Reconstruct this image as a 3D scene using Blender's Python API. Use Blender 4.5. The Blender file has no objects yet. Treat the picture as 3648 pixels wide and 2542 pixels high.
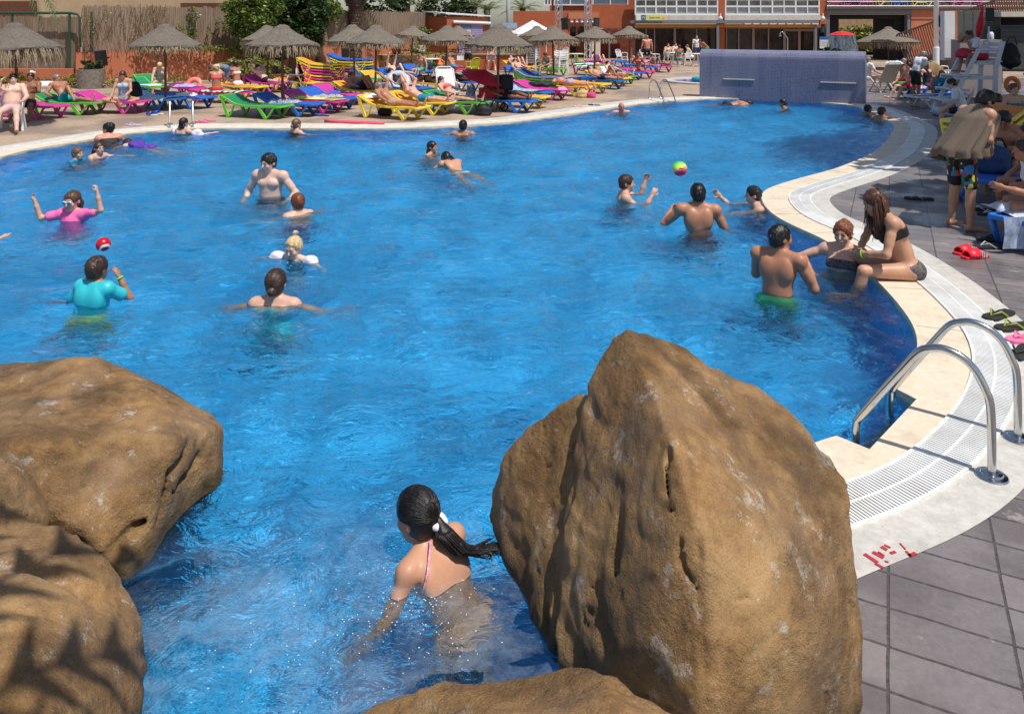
import bpy, bmesh, math, random
import numpy as np
from mathutils import Vector, Matrix
from mathutils.geometry import tessellate_polygon
R = math.radians
random.seed(7)
C = bpy.context.scene.collection
S = bpy.context.scene

# ------------------------------------------------------------------ camera, sky, sun, exposure
CAM_H, FPX, HOR = 2.40, 2700.0, 88.0          # eye height, focal length and horizon row in photo pixels
cam = bpy.data.cameras.new("camera")
cam.sensor_width = 36.0
cam.lens = 36.0 * FPX / 3648.0
cam.shift_y = -(1271.0 - HOR) / 3648.0
cam.clip_end = 1000.0
cam_ob = bpy.data.objects.new("camera", cam)
C.objects.link(cam_ob)
cam_ob.location = (0, 0, CAM_H)
cam_ob.rotation_euler = (R(90), 0, 0)
S.camera = cam_ob

SUN = Vector((0.30, -0.30, 0.905)).normalized()   # towards the sun: high, to the right and a little behind the viewer
el = math.asin(SUN.z)
az = math.atan2(SUN.x, SUN.y)
w = bpy.data.worlds.new("World")
S.world = w
w.use_nodes = True
nt = w.node_tree
sky = nt.nodes.new("ShaderNodeTexSky")
sky.sky_type = 'NISHITA'
sky.sun_disc = False
sky.sun_elevation = el
sky.sun_rotation = az
sky.air_density = 1.0
sky.dust_density = 1.2
nt.links.new(sky.outputs[0], nt.nodes["Background"].inputs[0])
nt.nodes["Background"].inputs[1].default_value = 0.10
sl = bpy.data.lights.new("sun", 'SUN')
sl.energy = 4.2
sl.angle = R(0.5)
sl.color = (1.0, 0.95, 0.87)
so = bpy.data.objects.new("sun", sl)
C.objects.link(so)
so.location = (0, 0, 30)
so.rotation_euler = SUN.to_track_quat('Z', 'Y').to_euler()
S.view_settings.view_transform = 'Standard'
S.view_settings.look = 'None'
S.view_settings.exposure = 0.13
S.view_settings.gamma = 1.0
S.cycles.caustics_reflective = False
S.cycles.caustics_refractive = True
S.cycles.blur_glossy = 1.0
S.cycles.max_bounces = 8
S.cycles.transparent_max_bounces = 12
S.cycles.use_denoising = True
S.cycles.sample_clamp_indirect = 6.0

def at(x, y, z=0.0):
    """Photo pixel -> the world point at height z that shows there."""
    d = FPX * (CAM_H - z) / (y - HOR)
    return Vector(((x - 1824.0) / FPX * d, d, z))

def atd(x, y, d):
    return Vector(((x - 1824.0) / FPX * d, d, CAM_H - (y - HOR) * d / FPX))

# ------------------------------------------------------------------ mesh helpers
class MB:
    def __init__(self):
        self.v, self.f = [], []
    def add(self, vs, fs):
        n = len(self.v)
        self.v.extend([tuple(p) for p in vs])
        self.f.extend([tuple(i + n for i in q) for q in fs])
        return self
    def box(self, c, s, rot=None):
        x, y, z = s[0] / 2, s[1] / 2, s[2] / 2
        vs = [Vector(p) for p in ((-x,-y,-z),(x,-y,-z),(x,y,-z),(-x,y,-z),(-x,-y,z),(x,-y,z),(x,y,z),(-x,y,z))]
        if rot is not None:
            m = rot if isinstance(rot, Matrix) else Matrix.Rotation(rot, 3, 'Z')
            vs = [m @ p for p in vs]
        c = Vector(c)
        return self.add([p + c for p in vs], [(0,3,2,1),(4,5,6,7),(0,1,5,4),(1,2,6,5),(2,3,7,6),(3,0,4,7)])
    def beam(self, a, b, w, h, up=(0,0,1)):
        a, b = Vector(a), Vector(b)
        d = (b - a).normalized()
        u = Vector(up)
        if abs(d.dot(u)) > .98: u = Vector((0,1,0))
        s = d.cross(u).normalized() * (w / 2)
        t = s.cross(d).normalized() * (h / 2)
        vs = [a-s-t, a+s-t, a+s+t, a-s+t, b-s-t, b+s-t, b+s+t, b-s+t]
        return self.add(vs, [(0,1,2,3),(7,6,5,4),(1,0,4,5),(2,1,5,6),(3,2,6,7),(0,3,7,4)])
    def tube(self, pts, r, n=8, closed=False):
        pts = [Vector(p) for p in pts]
        m = len(pts)
        rr = r if isinstance(r, (list, tuple)) else [r] * m
        prev = None
        vs, fs = [], []
        for i, p in enumerate(pts):
            a, b = pts[max(i-1,0)], pts[min(i+1,m-1)]
            if closed: a, b = pts[i-1], pts[(i+1) % m]
            d = (b - a).normalized()
            if prev is None:
                s = d.orthogonal().normalized()
            else:
                s = (prev - d * prev.dot(d))
                s = s.normalized() if s.length > 1e-6 else d.orthogonal().normalized()
            prev = s
            t = d.cross(s)
            for k in range(n):
                an = 2 * math.pi * k / n
                vs.append(p + (s * math.cos(an) + t * math.sin(an)) * rr[i])
        for i in range(m if closed else m - 1):
            j = (i + 1) % m
            for k in range(n):
                fs.append((i*n+k, i*n+(k+1)%n, j*n+(k+1)%n, j*n+k))
        if not closed:
            fs.append(tuple(range(n-1,-1,-1)))
            fs.append(tuple((m-1)*n+k for k in range(n)))
        return self.add(vs, fs)
    def lathe(self, prof, n=24, c=(0,0,0), jit=0.0):
        c = Vector(c)
        vs, fs = [], []
        for r, z in prof:
            for k in range(n):
                a = 2*math.pi*k/n
                q = 1 + (random.uniform(-jit, jit) if jit else 0)
                vs.append(c + Vector((r*q*math.cos(a), r*q*math.sin(a), z)))
        for i in range(len(prof)-1):
            for k in range(n):
                fs.append((i*n+k, i*n+(k+1)%n, (i+1)*n+(k+1)%n, (i+1)*n+k))
        return self.add(vs, fs)
    def prism(self, poly, z0, z1):
        n = len(poly)
        vs = [(p[0],p[1],z0) for p in poly] + [(p[0],p[1],z1) for p in poly]
        fs = [tuple(range(n-1,-1,-1)), tuple(range(n,2*n))] + [(i,(i+1)%n,n+(i+1)%n,n+i) for i in range(n)]
        return self.add(vs, fs)
    def sheet(self, loops, z):
        """flat polygon with holes"""
        L = [[Vector((p[0],p[1],0)) for p in l] for l in loops]
        tris = tessellate_polygon(L)
        flat = [p for l in L for p in l]
        fs = []
        for t in tris:
            a, b, c = (flat[i] for i in t)
            fs.append(t if (b-a).cross(c-a).z > 0 else (t[0],t[2],t[1]))
        return self.add([(p.x,p.y,z) for p in flat], fs)
    def ico(self, c, r, sub=2, scale=(1,1,1)):
        bm = bmesh.new()
        bmesh.ops.create_icosphere(bm, subdivisions=sub, radius=1)
        c = Vector(c)
        self.add([(c.x+v.co.x*r*scale[0], c.y+v.co.y*r*scale[1], c.z+v.co.z*r*scale[2]) for v in bm.verts],
                 [tuple(v.index for v in f.verts) for f in bm.faces])
        bm.free()
        return self
    def build(self, name, mat=None, parent=None, smooth=False, bevel=0.0):
        me = bpy.data.meshes.new(name)
        me.from_pydata(self.v, [], self.f)
        me.update()
        o = bpy.data.objects.new(name, me)
        C.objects.link(o)
        if mat: me.materials.append(mat)
        if smooth:
            me.shade_smooth()
            if smooth != 1: me.set_sharp_from_angle(angle=R(smooth))
        if parent: o.parent = parent
        if bevel:
            b = o.modifiers.new("bevel", 'BEVEL')
            b.width = bevel; b.segments = 2; b.limit_method = 'ANGLE'
        return o

def tag(o, label=None, cat=None, group=None, kind=None):
    if label: o["label"] = label
    if cat: o["category"] = cat
    if group: o["group"] = group
    if kind: o["kind"] = kind
    return o

def thing(name, label, cat, loc=(0,0,0), rz=0.0, group=None):
    o = bpy.data.objects.new(name, None)
    C.objects.link(o)
    o.empty_display_size = .2
    o.location = loc
    o.rotation_euler = (0, 0, rz)
    return tag(o, label, cat, group)

KIDS = {}
def dup(root, loc, rz=0.0, label=None, group=None, scale=None, mats=None):
    """Copy a thing with copies of its parts and sub-parts; mats = {part name: material}."""
    def cp(o, parent):
        c = o.copy()
        C.objects.link(c)
        if parent is not None: c.parent = parent
        k = o.name.split('.')[0]
        if mats and k in mats and c.type == 'MESH':
            key = (o.data.name.split('.')[0], o.data.as_pointer(), mats[k].name)
            if key not in KIDS:
                d = o.data.copy(); d.materials.clear(); d.materials.append(mats[k]); KIDS[key] = d
            c.data = KIDS[key]
        for ch in o.children: cp(ch, c)
        return c
    c = cp(root, None)
    c.location = loc
    c.rotation_euler = (0, 0, rz)
    if scale: c.scale = scale if hasattr(scale, '__len__') else (scale,)*3
    tag(c, label, None, group)
    return c

# ------------------------------------------------------------------ materials
MATS = {}
def lin(c):
    return tuple((v/12.92 if v <= .04045 else ((v+.055)/1.055)**2.4) for v in c)
def rgb(r, g, b):
    """sRGB 0-255 -> linear"""
    return lin((r/255., g/255., b/255.))
class N:
    """tiny node-graph helper"""
    def __init__(self, name):
        self.m = bpy.data.materials.new(name)
        self.m.use_nodes = True
        self.t = self.m.node_tree
        self.b = self.t.nodes["Principled BSDF"]
        self.out = self.t.nodes["Material Output"]
    def n(self, typ, **kw):
        x = self.t.nodes.new("ShaderNode" + typ)
        for k, v in kw.items():
            if k.startswith('i_'):
                x.inputs[int(k[2:])].default_value = v
            else: setattr(x, k, v)
        return x
    def l(self, a, b):
        self.t.links.new(a, b)
    def coord(self, kind='Object', scale=(1,1,1), rot=(0,0,0)):
        tc = self.n("TexCoord")
        mp = self.n("Mapping")
        mp.inputs["Scale"].default_value = scale
        mp.inputs["Rotation"].default_value = rot
        self.l(tc.outputs[kind], mp.inputs[0])
        return mp.outputs[0]
    def noise(self, co, scale, detail=4, rough=.6, dist=0.0):
        x = self.n("TexNoise")
        x.inputs["Scale"].default_value = scale
        x.inputs["Detail"].default_value = detail
        x.inputs["Roughness"].default_value = rough
        x.inputs["Distortion"].default_value = dist
        if co is not None: self.l(co, x.inputs["Vector"])
        return x.outputs["Fac"]
    def ramp(self, fac, stops, interp='LINEAR'):
        x = self.n("ValToRGB")
        cr = x.color_ramp
        cr.interpolation = interp
        while len(cr.elements) < len(stops): cr.elements.new(.5)
        for e, (p, c) in zip(cr.elements, stops):
            e.position = p
            e.color = (c[0], c[1], c[2], 1) if hasattr(c, '__len__') else (c, c, c, 1)
        self.l(fac, x.inputs[0])
        return x.outputs[0]
    def mix(self, fac, a, b, mode='MIX'):
        x = self.n("Mix")
        x.data_type = 'RGBA'
        x.blend_type = mode
        ins = [s for s in x.inputs if s.enabled]
        for s, val in zip((x.inputs[0], x.inputs[6], x.inputs[7]), (fac, a, b)):
            if hasattr(val, 'is_output'): self.l(val, s)
            elif hasattr(val, '__len__'): s.default_value = (val[0], val[1], val[2], 1)
            else: s.default_value = val
        return x.outputs[2]
    def math(self, op, a, b=0.0, c=0.0):
        x = self.n("Math")
        x.operation = op
        for s, val in zip(x.inputs, (a, b, c)):
            if hasattr(val, 'is_output'): self.l(val, s)
            else: s.default_value = val
        return x.outputs[0]
    def bump(self, h, strength=.3, dist=.02, normal=None):
        x = self.n("Bump")
        x.inputs["Strength"].default_value = strength
        x.inputs["Distance"].default_value = dist
        self.l(h, x.inputs["Height"])
        if normal is not None: self.l(normal, x.inputs["Normal"])
        return x.outputs[0]

def M(name, col, rough=.5, var=.12, scale=6.0, bump=0.0, bscale=60.0, metal=0.0, coat=0.0, col2=None, spec=.5, bdist=.01):
    if name in MATS: return MATS[name]
    g = N(name)
    co = g.coord()
    if var or col2:
        f = g.noise(co, scale, 5, .65)
        a = tuple(c*(1-var) for c in col)
        b = col2 if col2 else tuple(min(1, c*(1+var)) for c in col)
        g.l(g.ramp(f, [(.32, a), (.68, b)]), g.b.inputs["Base Color"])
    else:
        g.b.inputs["Base Color"].default_value = (*col, 1)
    g.b.inputs["Roughness"].default_value = rough
    g.b.inputs["Metallic"].default_value = metal
    g.b.inputs["Specular IOR Level"].default_value = spec
    if coat:
        g.b.inputs["Coat Weight"].default_value = coat
        g.b.inputs["Coat Roughness"].default_value = .12
    if bump:
        g.l(g.bump(g.noise(co, bscale, 4, .7), bump, bdist), g.b.inputs["Normal"])
    MATS[name] = g.m
    return g.m

# ------------------------------------------------------------------ signed-distance modelling (bodies, hair, clothes, rocks)
def _hash(ix, iy, iz, seed):
    h = (ix*374761393 + iy*668265263 + iz*2147483647 + seed*1274126177) & 0xffffffff
    h = ((h ^ (h >> 13)) * 1274126177) & 0xffffffff
    return ((h ^ (h >> 16)) & 0xffff).astype(np.float32) / 65535.0
def vnoise(X, Y, Z, sc, seed=0):
    X, Y, Z = X*sc+1000, Y*sc+1000, Z*sc+1000
    ix, iy, iz = np.floor(X).astype(np.int64), np.floor(Y).astype(np.int64), np.floor(Z).astype(np.int64)
    fx, fy, fz = X-ix, Y-iy, Z-iz
    fx, fy, fz = fx*fx*(3-2*fx), fy*fy*(3-2*fy), fz*fz*(3-2*fz)
    r = 0
    for dx in (0,1):
        for dy in (0,1):
            for dz in (0,1):
                r = r + _hash(ix+dx, iy+dy, iz+dz, seed)*(fx if dx else 1-fx)*(fy if dy else 1-fy)*(fz if dz else 1-fz)
    return r*2-1

class SDF:
    def __init__(self): self.p = []
    def cap(self, a, b, ra, rb=None, k=.02, flat=None, amt=1.0, sub=False):
        """tapered capsule; flat = axis along which it is squashed by amt (<1 thinner)"""
        self.p.append(('c', np.array(a, float), np.array(b, float), ra, ra if rb is None else rb, k, None if flat is None else np.array(flat, float)/np.linalg.norm(flat), amt, sub))
        return self
    def ell(self, c, r, rot=None, k=.02, sub=False):
        self.p.append(('e', np.array(c, float), np.array(r, float), np.array(rot, float) if rot is not None else np.eye(3), k, sub))
        return self
    def mesh(self, vox, inflate=0.0, clips=(), noise=None):
        lo, hi = np.full(3, 1e9), np.full(3, -1e9)
        bb = []
        for q in self.p:
            if q[0] == 'c':
                r = max(q[3], q[4])
                a, b = np.minimum(q[1], q[2])-r, np.maximum(q[1], q[2])+r
            else:
                ext = np.sqrt(((q[3]*q[2])**2).sum(1))
                a, b = q[1]-ext, q[1]+ext
            bb.append((a, b))
            if not q[-1]:
                lo, hi = np.minimum(lo, a), np.maximum(hi, b)
        pad = inflate + 3*vox
        lo, hi = lo-pad, hi+pad
        n = np.ceil((hi-lo)/vox).astype(int)+1
        F = np.full(n, 1.0, np.float32)
        ax = [lo[i]+np.arange(n[i])*vox for i in range(3)]
        for q, (a, b) in zip(self.p, bb):
            k = q[5] if q[0] == 'c' else q[4]
            mg = k + inflate + 3*vox
            i0 = np.clip(np.floor((a-mg-lo)/vox).astype(int), 0, n-1)
            i1 = np.clip(np.ceil((b+mg-lo)/vox).astype(int)+1, 1, n)
            if (i1 <= i0).any(): continue
            sl_ = tuple(slice(i0[j], i1[j]) for j in range(3))
            P = np.stack(np.meshgrid(*(ax[j][sl_[j]] for j in range(3)), indexing='ij'), -1)
            if q[0] == 'c':
                _, A, B, ra, rb, k, fl, amt, sub = q
                D = B-A
                L = max(D@D, 1e-12)
                t = np.clip(((P-A)@D)/L, 0, 1)
                V = P-(A+t[..., None]*D)
                if fl is not None:
                    c = V@fl
                    V = V+(c*(1/amt-1))[..., None]*fl
                d = np.sqrt((V*V).sum(-1))-(ra+t*(rb-ra))
                if fl is not None: d = d*min(1, amt*1.15)
            else:
                _, c, r, rot, k, sub = q
                V = (P-c)@rot
                k0 = np.sqrt(((V/r)**2).sum(-1))
                k1 = np.sqrt(((V/(r*r))**2).sum(-1))
                d = k0*(k0-1)/np.maximum(k1, 1e-9)
            G = F[sl_]
            if sub:
                h = np.clip(.5+.5*(-d-G)/k, 0, 1) if k > 0 else None
                m = np.maximum(G, -d) if k <= 0 else G*(1-h)-d*h+k*h*(1-h)
            else:
                h = np.clip(.5+.5*(d-G)/k, 0, 1)
                m = d*(1-h)+G*h-k*h*(1-h)
            F[sl_] = m
        F -= inflate
        if clips or noise:
            X, Y, Z = np.meshgrid(*ax, indexing='ij')
            if noise: F = F+noise(X, Y, Z)
            for p, nn in clips:     # keep the side the normal points away from
                nn = np.array(nn, float)/np.linalg.norm(nn)
                F = np.maximum(F, (X-p[0])*nn[0]+(Y-p[1])*nn[1]+(Z-p[2])*nn[2])
        return nets(F, lo, vox)

def nets(F, lo, vox):
    """naive surface nets"""
    S_ = F < 0
    c8 = [S_[i:S_.shape[0]-1+i, j:S_.shape[1]-1+j, k:S_.shape[2]-1+k] for i in (0,1) for j in (0,1) for k in (0,1)]
    anyc = np.logical_or.reduce(c8); allc = np.logical_and.reduce(c8)
    act = anyc & ~allc
    idx = np.full(act.shape, -1, np.int64)
    cells = np.argwhere(act)
    idx[act] = np.arange(len(cells))
    i, j, k = cells.T
    acc = np.zeros((len(cells), 3)); cnt = np.zeros(len(cells))
    offs = [(a,b,c) for a in (0,1) for b in (0,1) for c in (0,1)]
    for o1 in offs:
        for ax_ in range(3):
            if o1[ax_]: continue
            o2 = list(o1); o2[ax_] = 1
            f1 = F[i+o1[0], j+o1[1], k+o1[2]]; f2 = F[i+o2[0], j+o2[1], k+o2[2]]
            cr = (f1 < 0) != (f2 < 0)
            t = np.where(cr, f1/np.where(f1 == f2, 1, f1-f2), 0)
            p = np.tile(np.array(o1, float), (len(cells), 1)); p[:, ax_] += t
            acc[cr] += p[cr]; cnt[cr] += 1
    V = lo + (cells + acc/np.maximum(cnt, 1)[:, None])*vox
    quads = []
    for ax_ in range(3):
        s1 = [slice(None)]*3; s2 = [slice(None)]*3
        s1[ax_] = slice(0, -1); s2[ax_] = slice(1, None)
        a, b = S_[tuple(s1)], S_[tuple(s2)]
        e = np.argwhere(a != b)
        u, v = (ax_+1) % 3, (ax_+2) % 3
        ok = (e[:, u] > 0) & (e[:, v] > 0) & (e[:, u] < F.shape[u]-1) & (e[:, v] < F.shape[v]-1)
        e = e[ok]
        q = []
        for du, dv in ((-1,-1),(0,-1),(0,0),(-1,0)):
            w_ = e.copy(); w_[:, u] += du; w_[:, v] += dv
            q.append(idx[w_[:,0], w_[:,1], w_[:,2]])
        q = np.stack(q, 1)
        flip = ~a[e[:,0], e[:,1], e[:,2]]
        q[flip] = q[flip][:, ::-1]
        quads.append(q)
    Q = np.concatenate(quads)
    Q = Q[(Q >= 0).all(1)]
    return V, Q

def npmesh(name, V, Q, mat, parent=None, relax=1):
    # light Laplacian relax takes the stair-steps out
    for _ in range(relax):
        A = np.zeros_like(V); n = np.zeros(len(V))
        for a in range(4):
            for b in ((a+1) % 4, (a-1) % 4):
                np.add.at(A, Q[:, a], V[Q[:, b]]); np.add.at(n, Q[:, a], 1)
        V = V*.5+.5*A/np.maximum(n, 1)[:, None]
    me = bpy.data.meshes.new(name)
    me.vertices.add(len(V)); me.vertices.foreach_set("co", V.astype(np.float32).ravel())
    me.loops.add(Q.size); me.loops.foreach_set("vertex_index", Q.astype(np.int32).ravel())
    me.polygons.add(len(Q))
    me.polygons.foreach_set("loop_start", np.arange(0, Q.size, 4, dtype=np.int32))
    me.polygons.foreach_set("loop_total", np.full(len(Q), 4, np.int32))
    me.update(calc_edges=True)
    me.validate()
    me.shade_smooth()
    me.materials.append(mat)
    o = bpy.data.objects.new(name, me)
    C.objects.link(o)
    if parent: o.parent = parent
    return o
# ------------------------------------------------------------------ pool outline (water edge, anticlockwise seen from above is not needed)
WZ = -0.035
far_px = [(0,559),(125,528),(200,517),(437,477),(584,464),(700,457),(1030,457),(1372,457),(1569,450),(1800,436),(1919,422),(2137,390),(2262,372),(2400,358)]
right_px = [(3073,386),(3135,416),(3173,437),(3184,453),(3170,485),(3114,540),(2987,596),(2844,636),(2745,667),(2713,691),(2718,722),(2757,766),(2844,812),(2931,850),(3045,930),(3148,1022),(3198,1080),(3248,1145),(3271,1212),(3262,1270),(3193,1385)]
ctrl = [at(*p).to_2d() for p in far_px]
ctrl += [Vector(p) for p in ((6.6,24.6),(8.3,24.35),(9.9,23.0))]
ctrl += [at(*p).to_2d() for p in right_px]
ctrl += [Vector(p) for p in ((1.895,4.426),(1.60,4.29),(1.30,4.16),(.95,4.0),(.62,3.78),(.42,3.5),(.35,3.1),(.32,2.6),(.24,2.15),(-.05,1.82),(-.7,1.66),(-1.5,1.75),(-2.4,2.25),(-4.2,3.4),(-6.4,5.0),(-8.2,7.4),(-9.1,10.0),(-9.35,12.2))]
def catmull(pts, closed=True, step=.12):
    n = len(pts); out = []
    for i in range(n if closed else n-1):
        p0, p1, p2, p3 = pts[(i-1) % n] if closed or i else pts[0], pts[i], pts[(i+1) % n], pts[(i+2) % n] if closed else pts[min(i+2, n-1)]
        m = max(2, int((p2-p1).length/step))
        for k in range(m):
            t = k/m
            out.append(.5*((2*p1)+(p2-p0)*t+(2*p0-5*p1+4*p2-p3)*t*t+(3*p1-p0-3*p2+p3)*t**3))
    return out
W0 = catmull(ctrl)
# even spacing, then a light smoothing
def resample(P, step):
    n = len(P); L = [0]
    for i in range(n): L.append(L[-1]+(P[(i+1) % n]-P[i]).length)
    m = int(L[-1]/step); out = []; j = 0
    for k in range(m):
        s = k*L[-1]/m
        while L[j+1] < s: j += 1
        t = (s-L[j])/max(L[j+1]-L[j], 1e-9)
        out.append(P[j].lerp(P[(j+1) % n], t))
    return out
W0 = resample(W0, .10)
for _ in range(6):
    W0 = [(W0[i-1]+2*W0[i]+W0[(i+1) % len(W0)])/4 for i in range(len(W0))]
NW = len(W0)
area = sum(W0[i].x*W0[(i+1) % NW].y-W0[(i+1) % NW].x*W0[i].y for i in range(NW))
sgn = 1 if area > 0 else -1
def normal(i):
    d = (W0[(i+2) % NW]-W0[i-2]).normalized()
    return Vector((d.y, -d.x))*sgn
NRM = [normal(i) for i in range(NW)]
def offset(dist):
    P = [W0[i]+NRM[i]*dist for i in range(NW)]
    for _ in range(8 if dist > .5 else 2):
        P = [(P[i-1]+2*P[i]+P[(i+1) % NW])/4 for i in range(NW)]
    return P
O1, O2, O3 = offset(.36), offset(.63), offset(.88)
# ladder recess cut into the coping
na, nb, nc, nd = at(3193,1385).to_2d(), at(3265,1422).to_2d(), at(3098,1600).to_2d(), at(2980,1552).to_2d()
ia = min(range(NW), key=lambda i: (W0[i]-na).length); idd = min(range(NW), key=lambda i: (W0[i]-nd).length)
if ia < idd: INNER = W0[:ia]+[na, nb, nc, nd]+W0[idd+1:]
else: INNER = W0[:idd]+[nd, nc, nb, na]+W0[ia+1:]

# ---- ground sheets
def deck_material():
    g = N("stamped_deck")
    co = g.coord()
    f = g.noise(co, .55, 6, .6)
    f2 = g.noise(co, 9, 5, .7)
    c = g.ramp(f2, [(.3, rgb(150,128,108)), (.7, rgb(186,164,140))])
    wet = g.ramp(f, [(.47, 0), (.58, 1)])
    c = g.mix(wet, c, rgb(142,126,112))
    f3 = g.noise(g.coord(scale=(.25,1.2,1)), 1.0, 4, .6)
    c = g.mix(g.ramp(f3, [(.55, 0), (.68, .35)]), c, rgb(120,84,64))
    g.l(c, g.b.inputs["Base Color"])
    g.l(g.ramp(f, [(.47, .75), (.6, .45)]), g.b.inputs["Roughness"])
    g.l(g.bump(f2, .25, .01), g.b.inputs["Normal"])
    return g.m
def paver_material():
    g = N("grey_paver")
    co = g.coord(rot=(0, 0, R(26.5)))
    # slightly wavering joints
    wob = g.n("TexNoise"); wob.inputs["Scale"].default_value = 3.0
    g.l(co, wob.inputs["Vector"])
    vm = g.n("VectorMath", operation='MULTIPLY_ADD')
    g.l(wob.outputs["Color"], vm.inputs[0]); vm.inputs[1].default_value = (.012,.012,0); g.l(co, vm.inputs[2])
    br = g.n("TexBrick")
    br.offset = 0.0; br.squash = 1.0
    br.inputs["Scale"].default_value = 1.0
    br.inputs["Brick Width"].default_value = .436
    br.inputs["Row Height"].default_value = .218
    br.inputs["Mortar Size"].default_value = .0065
    br.inputs["Mortar Smooth"].default_value = .3
    br.inputs["Bias"].default_value = 0
    br.inputs["Color1"].default_value = (*rgb(104,98,99),1)
    br.inputs["Color2"].default_value = (*rgb(122,115,116),1)
    br.inputs["Mortar"].default_value = (*rgb(52,46,44),1)
    g.l(vm.outputs[0], br.inputs["Vector"])
    c = br.outputs["Color"]
    f = g.noise(co, 38, 5, .75)
    c = g.mix(g.ramp(f, [(.35, .0), (.75, .35)]), c, rgb(150,143,141))
    f2 = g.noise(co, 1.3, 5, .6)
    c = g.mix(g.ramp(f2, [(.48, 0), (.58, .45)]), c, rgb(90,82,80))
    f3 = g.noise(g.coord(scale=(1,1,1)), 2.6, 6, .75)
    c = g.mix(g.ramp(f3, [(.62, 0), (.66, .4)]), c, rgb(190,184,180))
    g.l(c, g.b.inputs["Base Color"])
    g.l(g.ramp(f2, [(.45, .7), (.60, .24)]), g.b.inputs["Roughness"])
    h = g.math('ADD', g.math('MULTIPLY', br.outputs["Fac"], -1.0), g.math('MULTIPLY', f, .12))
    g.l(g.bump(h, .7, .012), g.b.inputs["Normal"])
    return g.m
mdeck, mpaver = deck_material(), paver_material()
big = [(-160,-30),(160,-30),(160,320),(-160,320)]
tag(MB().sheet([big, O1], 0.0).build("deck", mdeck), kind="structure")
# paving on the right side, 4 mm above the deck
iw = min(range(NW), key=lambda i: (W0[i]-Vector((9.9,23.0))).length)
ir = min(range(NW), key=lambda i: (W0[i]-Vector((0,1.82))).length)
stepi = 1 if (ir-iw) % NW < NW/2 else -1
arc = []; i = iw
while i != ir:
    arc.append(O3[i]); i = (i+stepi) % NW
poly = arc+[Vector((-.6,-8)),Vector((60,-8)),Vector((60,34)),Vector((10.4,34)),Vector((9.9,25.5))]
tag(MB().sheet([poly], .004).build("paving", mpaver), kind="structure")

# ---- pool coping (stone), overflow grate, concrete strip
def stone(name, c1, c2, joints=True, rough=.6):
    g = N(name); co = g.coord()
    f = g.noise(co, 14, 6, .75)
    c = g.ramp(f, [(.3, c1), (.7, c2)])
    f2 = g.noise(co, 2.2, 6, .7)
    c = g.mix(g.ramp(f2, [(.5, 0), (.68, .45)]), c, tuple(v*.62 for v in c1))
    f3 = g.noise(co, 70, 2, .5)
    c = g.mix(g.ramp(f3, [(.68, 0), (.75, .5)]), c, tuple(v*.4 for v in c1))
    g.l(c, g.b.inputs["Base Color"]); g.b.inputs["Roughness"].default_value = rough
    g.l(g.bump(f, .25, .006), g.b.inputs["Normal"])
    return g.m
mcop = stone("beige_stone", rgb(206,190,166), rgb(228,214,192))
mconc = stone("pale_concrete", rgb(178,174,166), rgb(208,204,197))
mblue_edge = M("blue_mosaic_edge", rgb(20,60,120), .25, .2, 60)
tops = MB().sheet([O1, INNER], .002)
vs = tops
n = len(INNER)
base = len(vs.v)
vs.v.extend([(p.x, p.y, .002) for p in INNER]+[(p.x, p.y, -.12) for p in INNER])
vs.f.extend([(base+i, base+(i+1) % n, base+n+(i+1) % n, base+n+i) for i in range(n)])
cop = vs.build("pool_coping", mcop)
tag(cop, kind="structure")
# joints: thin grooves cut as dark slivers between coping slabs
jm = MB()
for i in range(0, NW, 9):
    a, b = W0[i]+NRM[i]*.02, O1[i]-NRM[i]*.005
    if (W0[i]-nb).length < .6 or (W0[i]-nc).length < .5: continue
    jm.beam((a.x,a.y,.0025),(b.x,b.y,.0025),.005,.003)
jm.build("coping_joint", M("joint", rgb(150,130,105), .9, 0), cop)
# gutter bed under the grate
def strip(A, B, z0, z1):
    m = MB(); n = len(A)
    m.v = [(p.x,p.y,z0) for p in A]+[(p.x,p.y,z1) for p in B]
    m.f = [(i,(i+1) % n,n+(i+1) % n,n+i) if sgn < 0 else (i,n+i,n+(i+1) % n,(i+1) % n) for i in range(n)]
    return m
tag(strip(O1, O2, .003, .003).build("gutter", M("gutter_shadow", rgb(150,150,146), .8, .2, 30)), kind="structure")
mgr = M("white_grate_plastic", rgb(222,220,214), .45, .10, 3, col2=rgb(242,242,240))
gm = MB()
for A, B in ((O1, 0), (O2, 1)):
    pass
def lerp2(i, t): return O1[i].lerp(O2[i], t)
for i in range(NW):
    j = (i+1) % NW
    mid = (O1[i]+O1[j])/2
    if mid.length > 34: continue
    near = mid.y < 12 and mid.x > 0
    k = 5 if near else 3
    for q in range(k):
        t0 = (q+.0)/k; t1 = (q+.58)/k
        for s0, s1 in ((.03,.485),(.515,.97)):
            pts = [lerp2(i,s0).lerp(lerp2(j,s0),t0), lerp2(i,s1).lerp(lerp2(j,s1),t0), lerp2(i,s1).lerp(lerp2(j,s1),t1), lerp2(i,s0).lerp(lerp2(j,s0),t1)]
            b = len(gm.v)
            gm.v.extend([(p.x,p.y,.016) for p in pts]+[(p.x,p.y,.004) for p in pts])
            gm.f.extend([(b,b+1,b+2,b+3)[::-1 if sgn > 0 else 1],(b,b+4,b+5,b+1),(b+2,b+6,b+7,b+3),(b+1,b+5,b+6,b+2),(b+3,b+7,b+4,b)])
for s in (0,.5,1.0):
    for i in range(NW):
        j = (i+1) % NW
        w_ = .006
        a, b_ = lerp2(i, s), lerp2(j, s)
        gm.beam((a.x,a.y,.0095),(b_.x,b_.y,.0095), w_*2 if s == .5 else .016, .015)
tag(gm.build("overflow_grate", mgr), kind="structure")
tag(strip(O2, O3, .006, .006).build("concrete_kerb", mconc), kind="structure")
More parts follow.
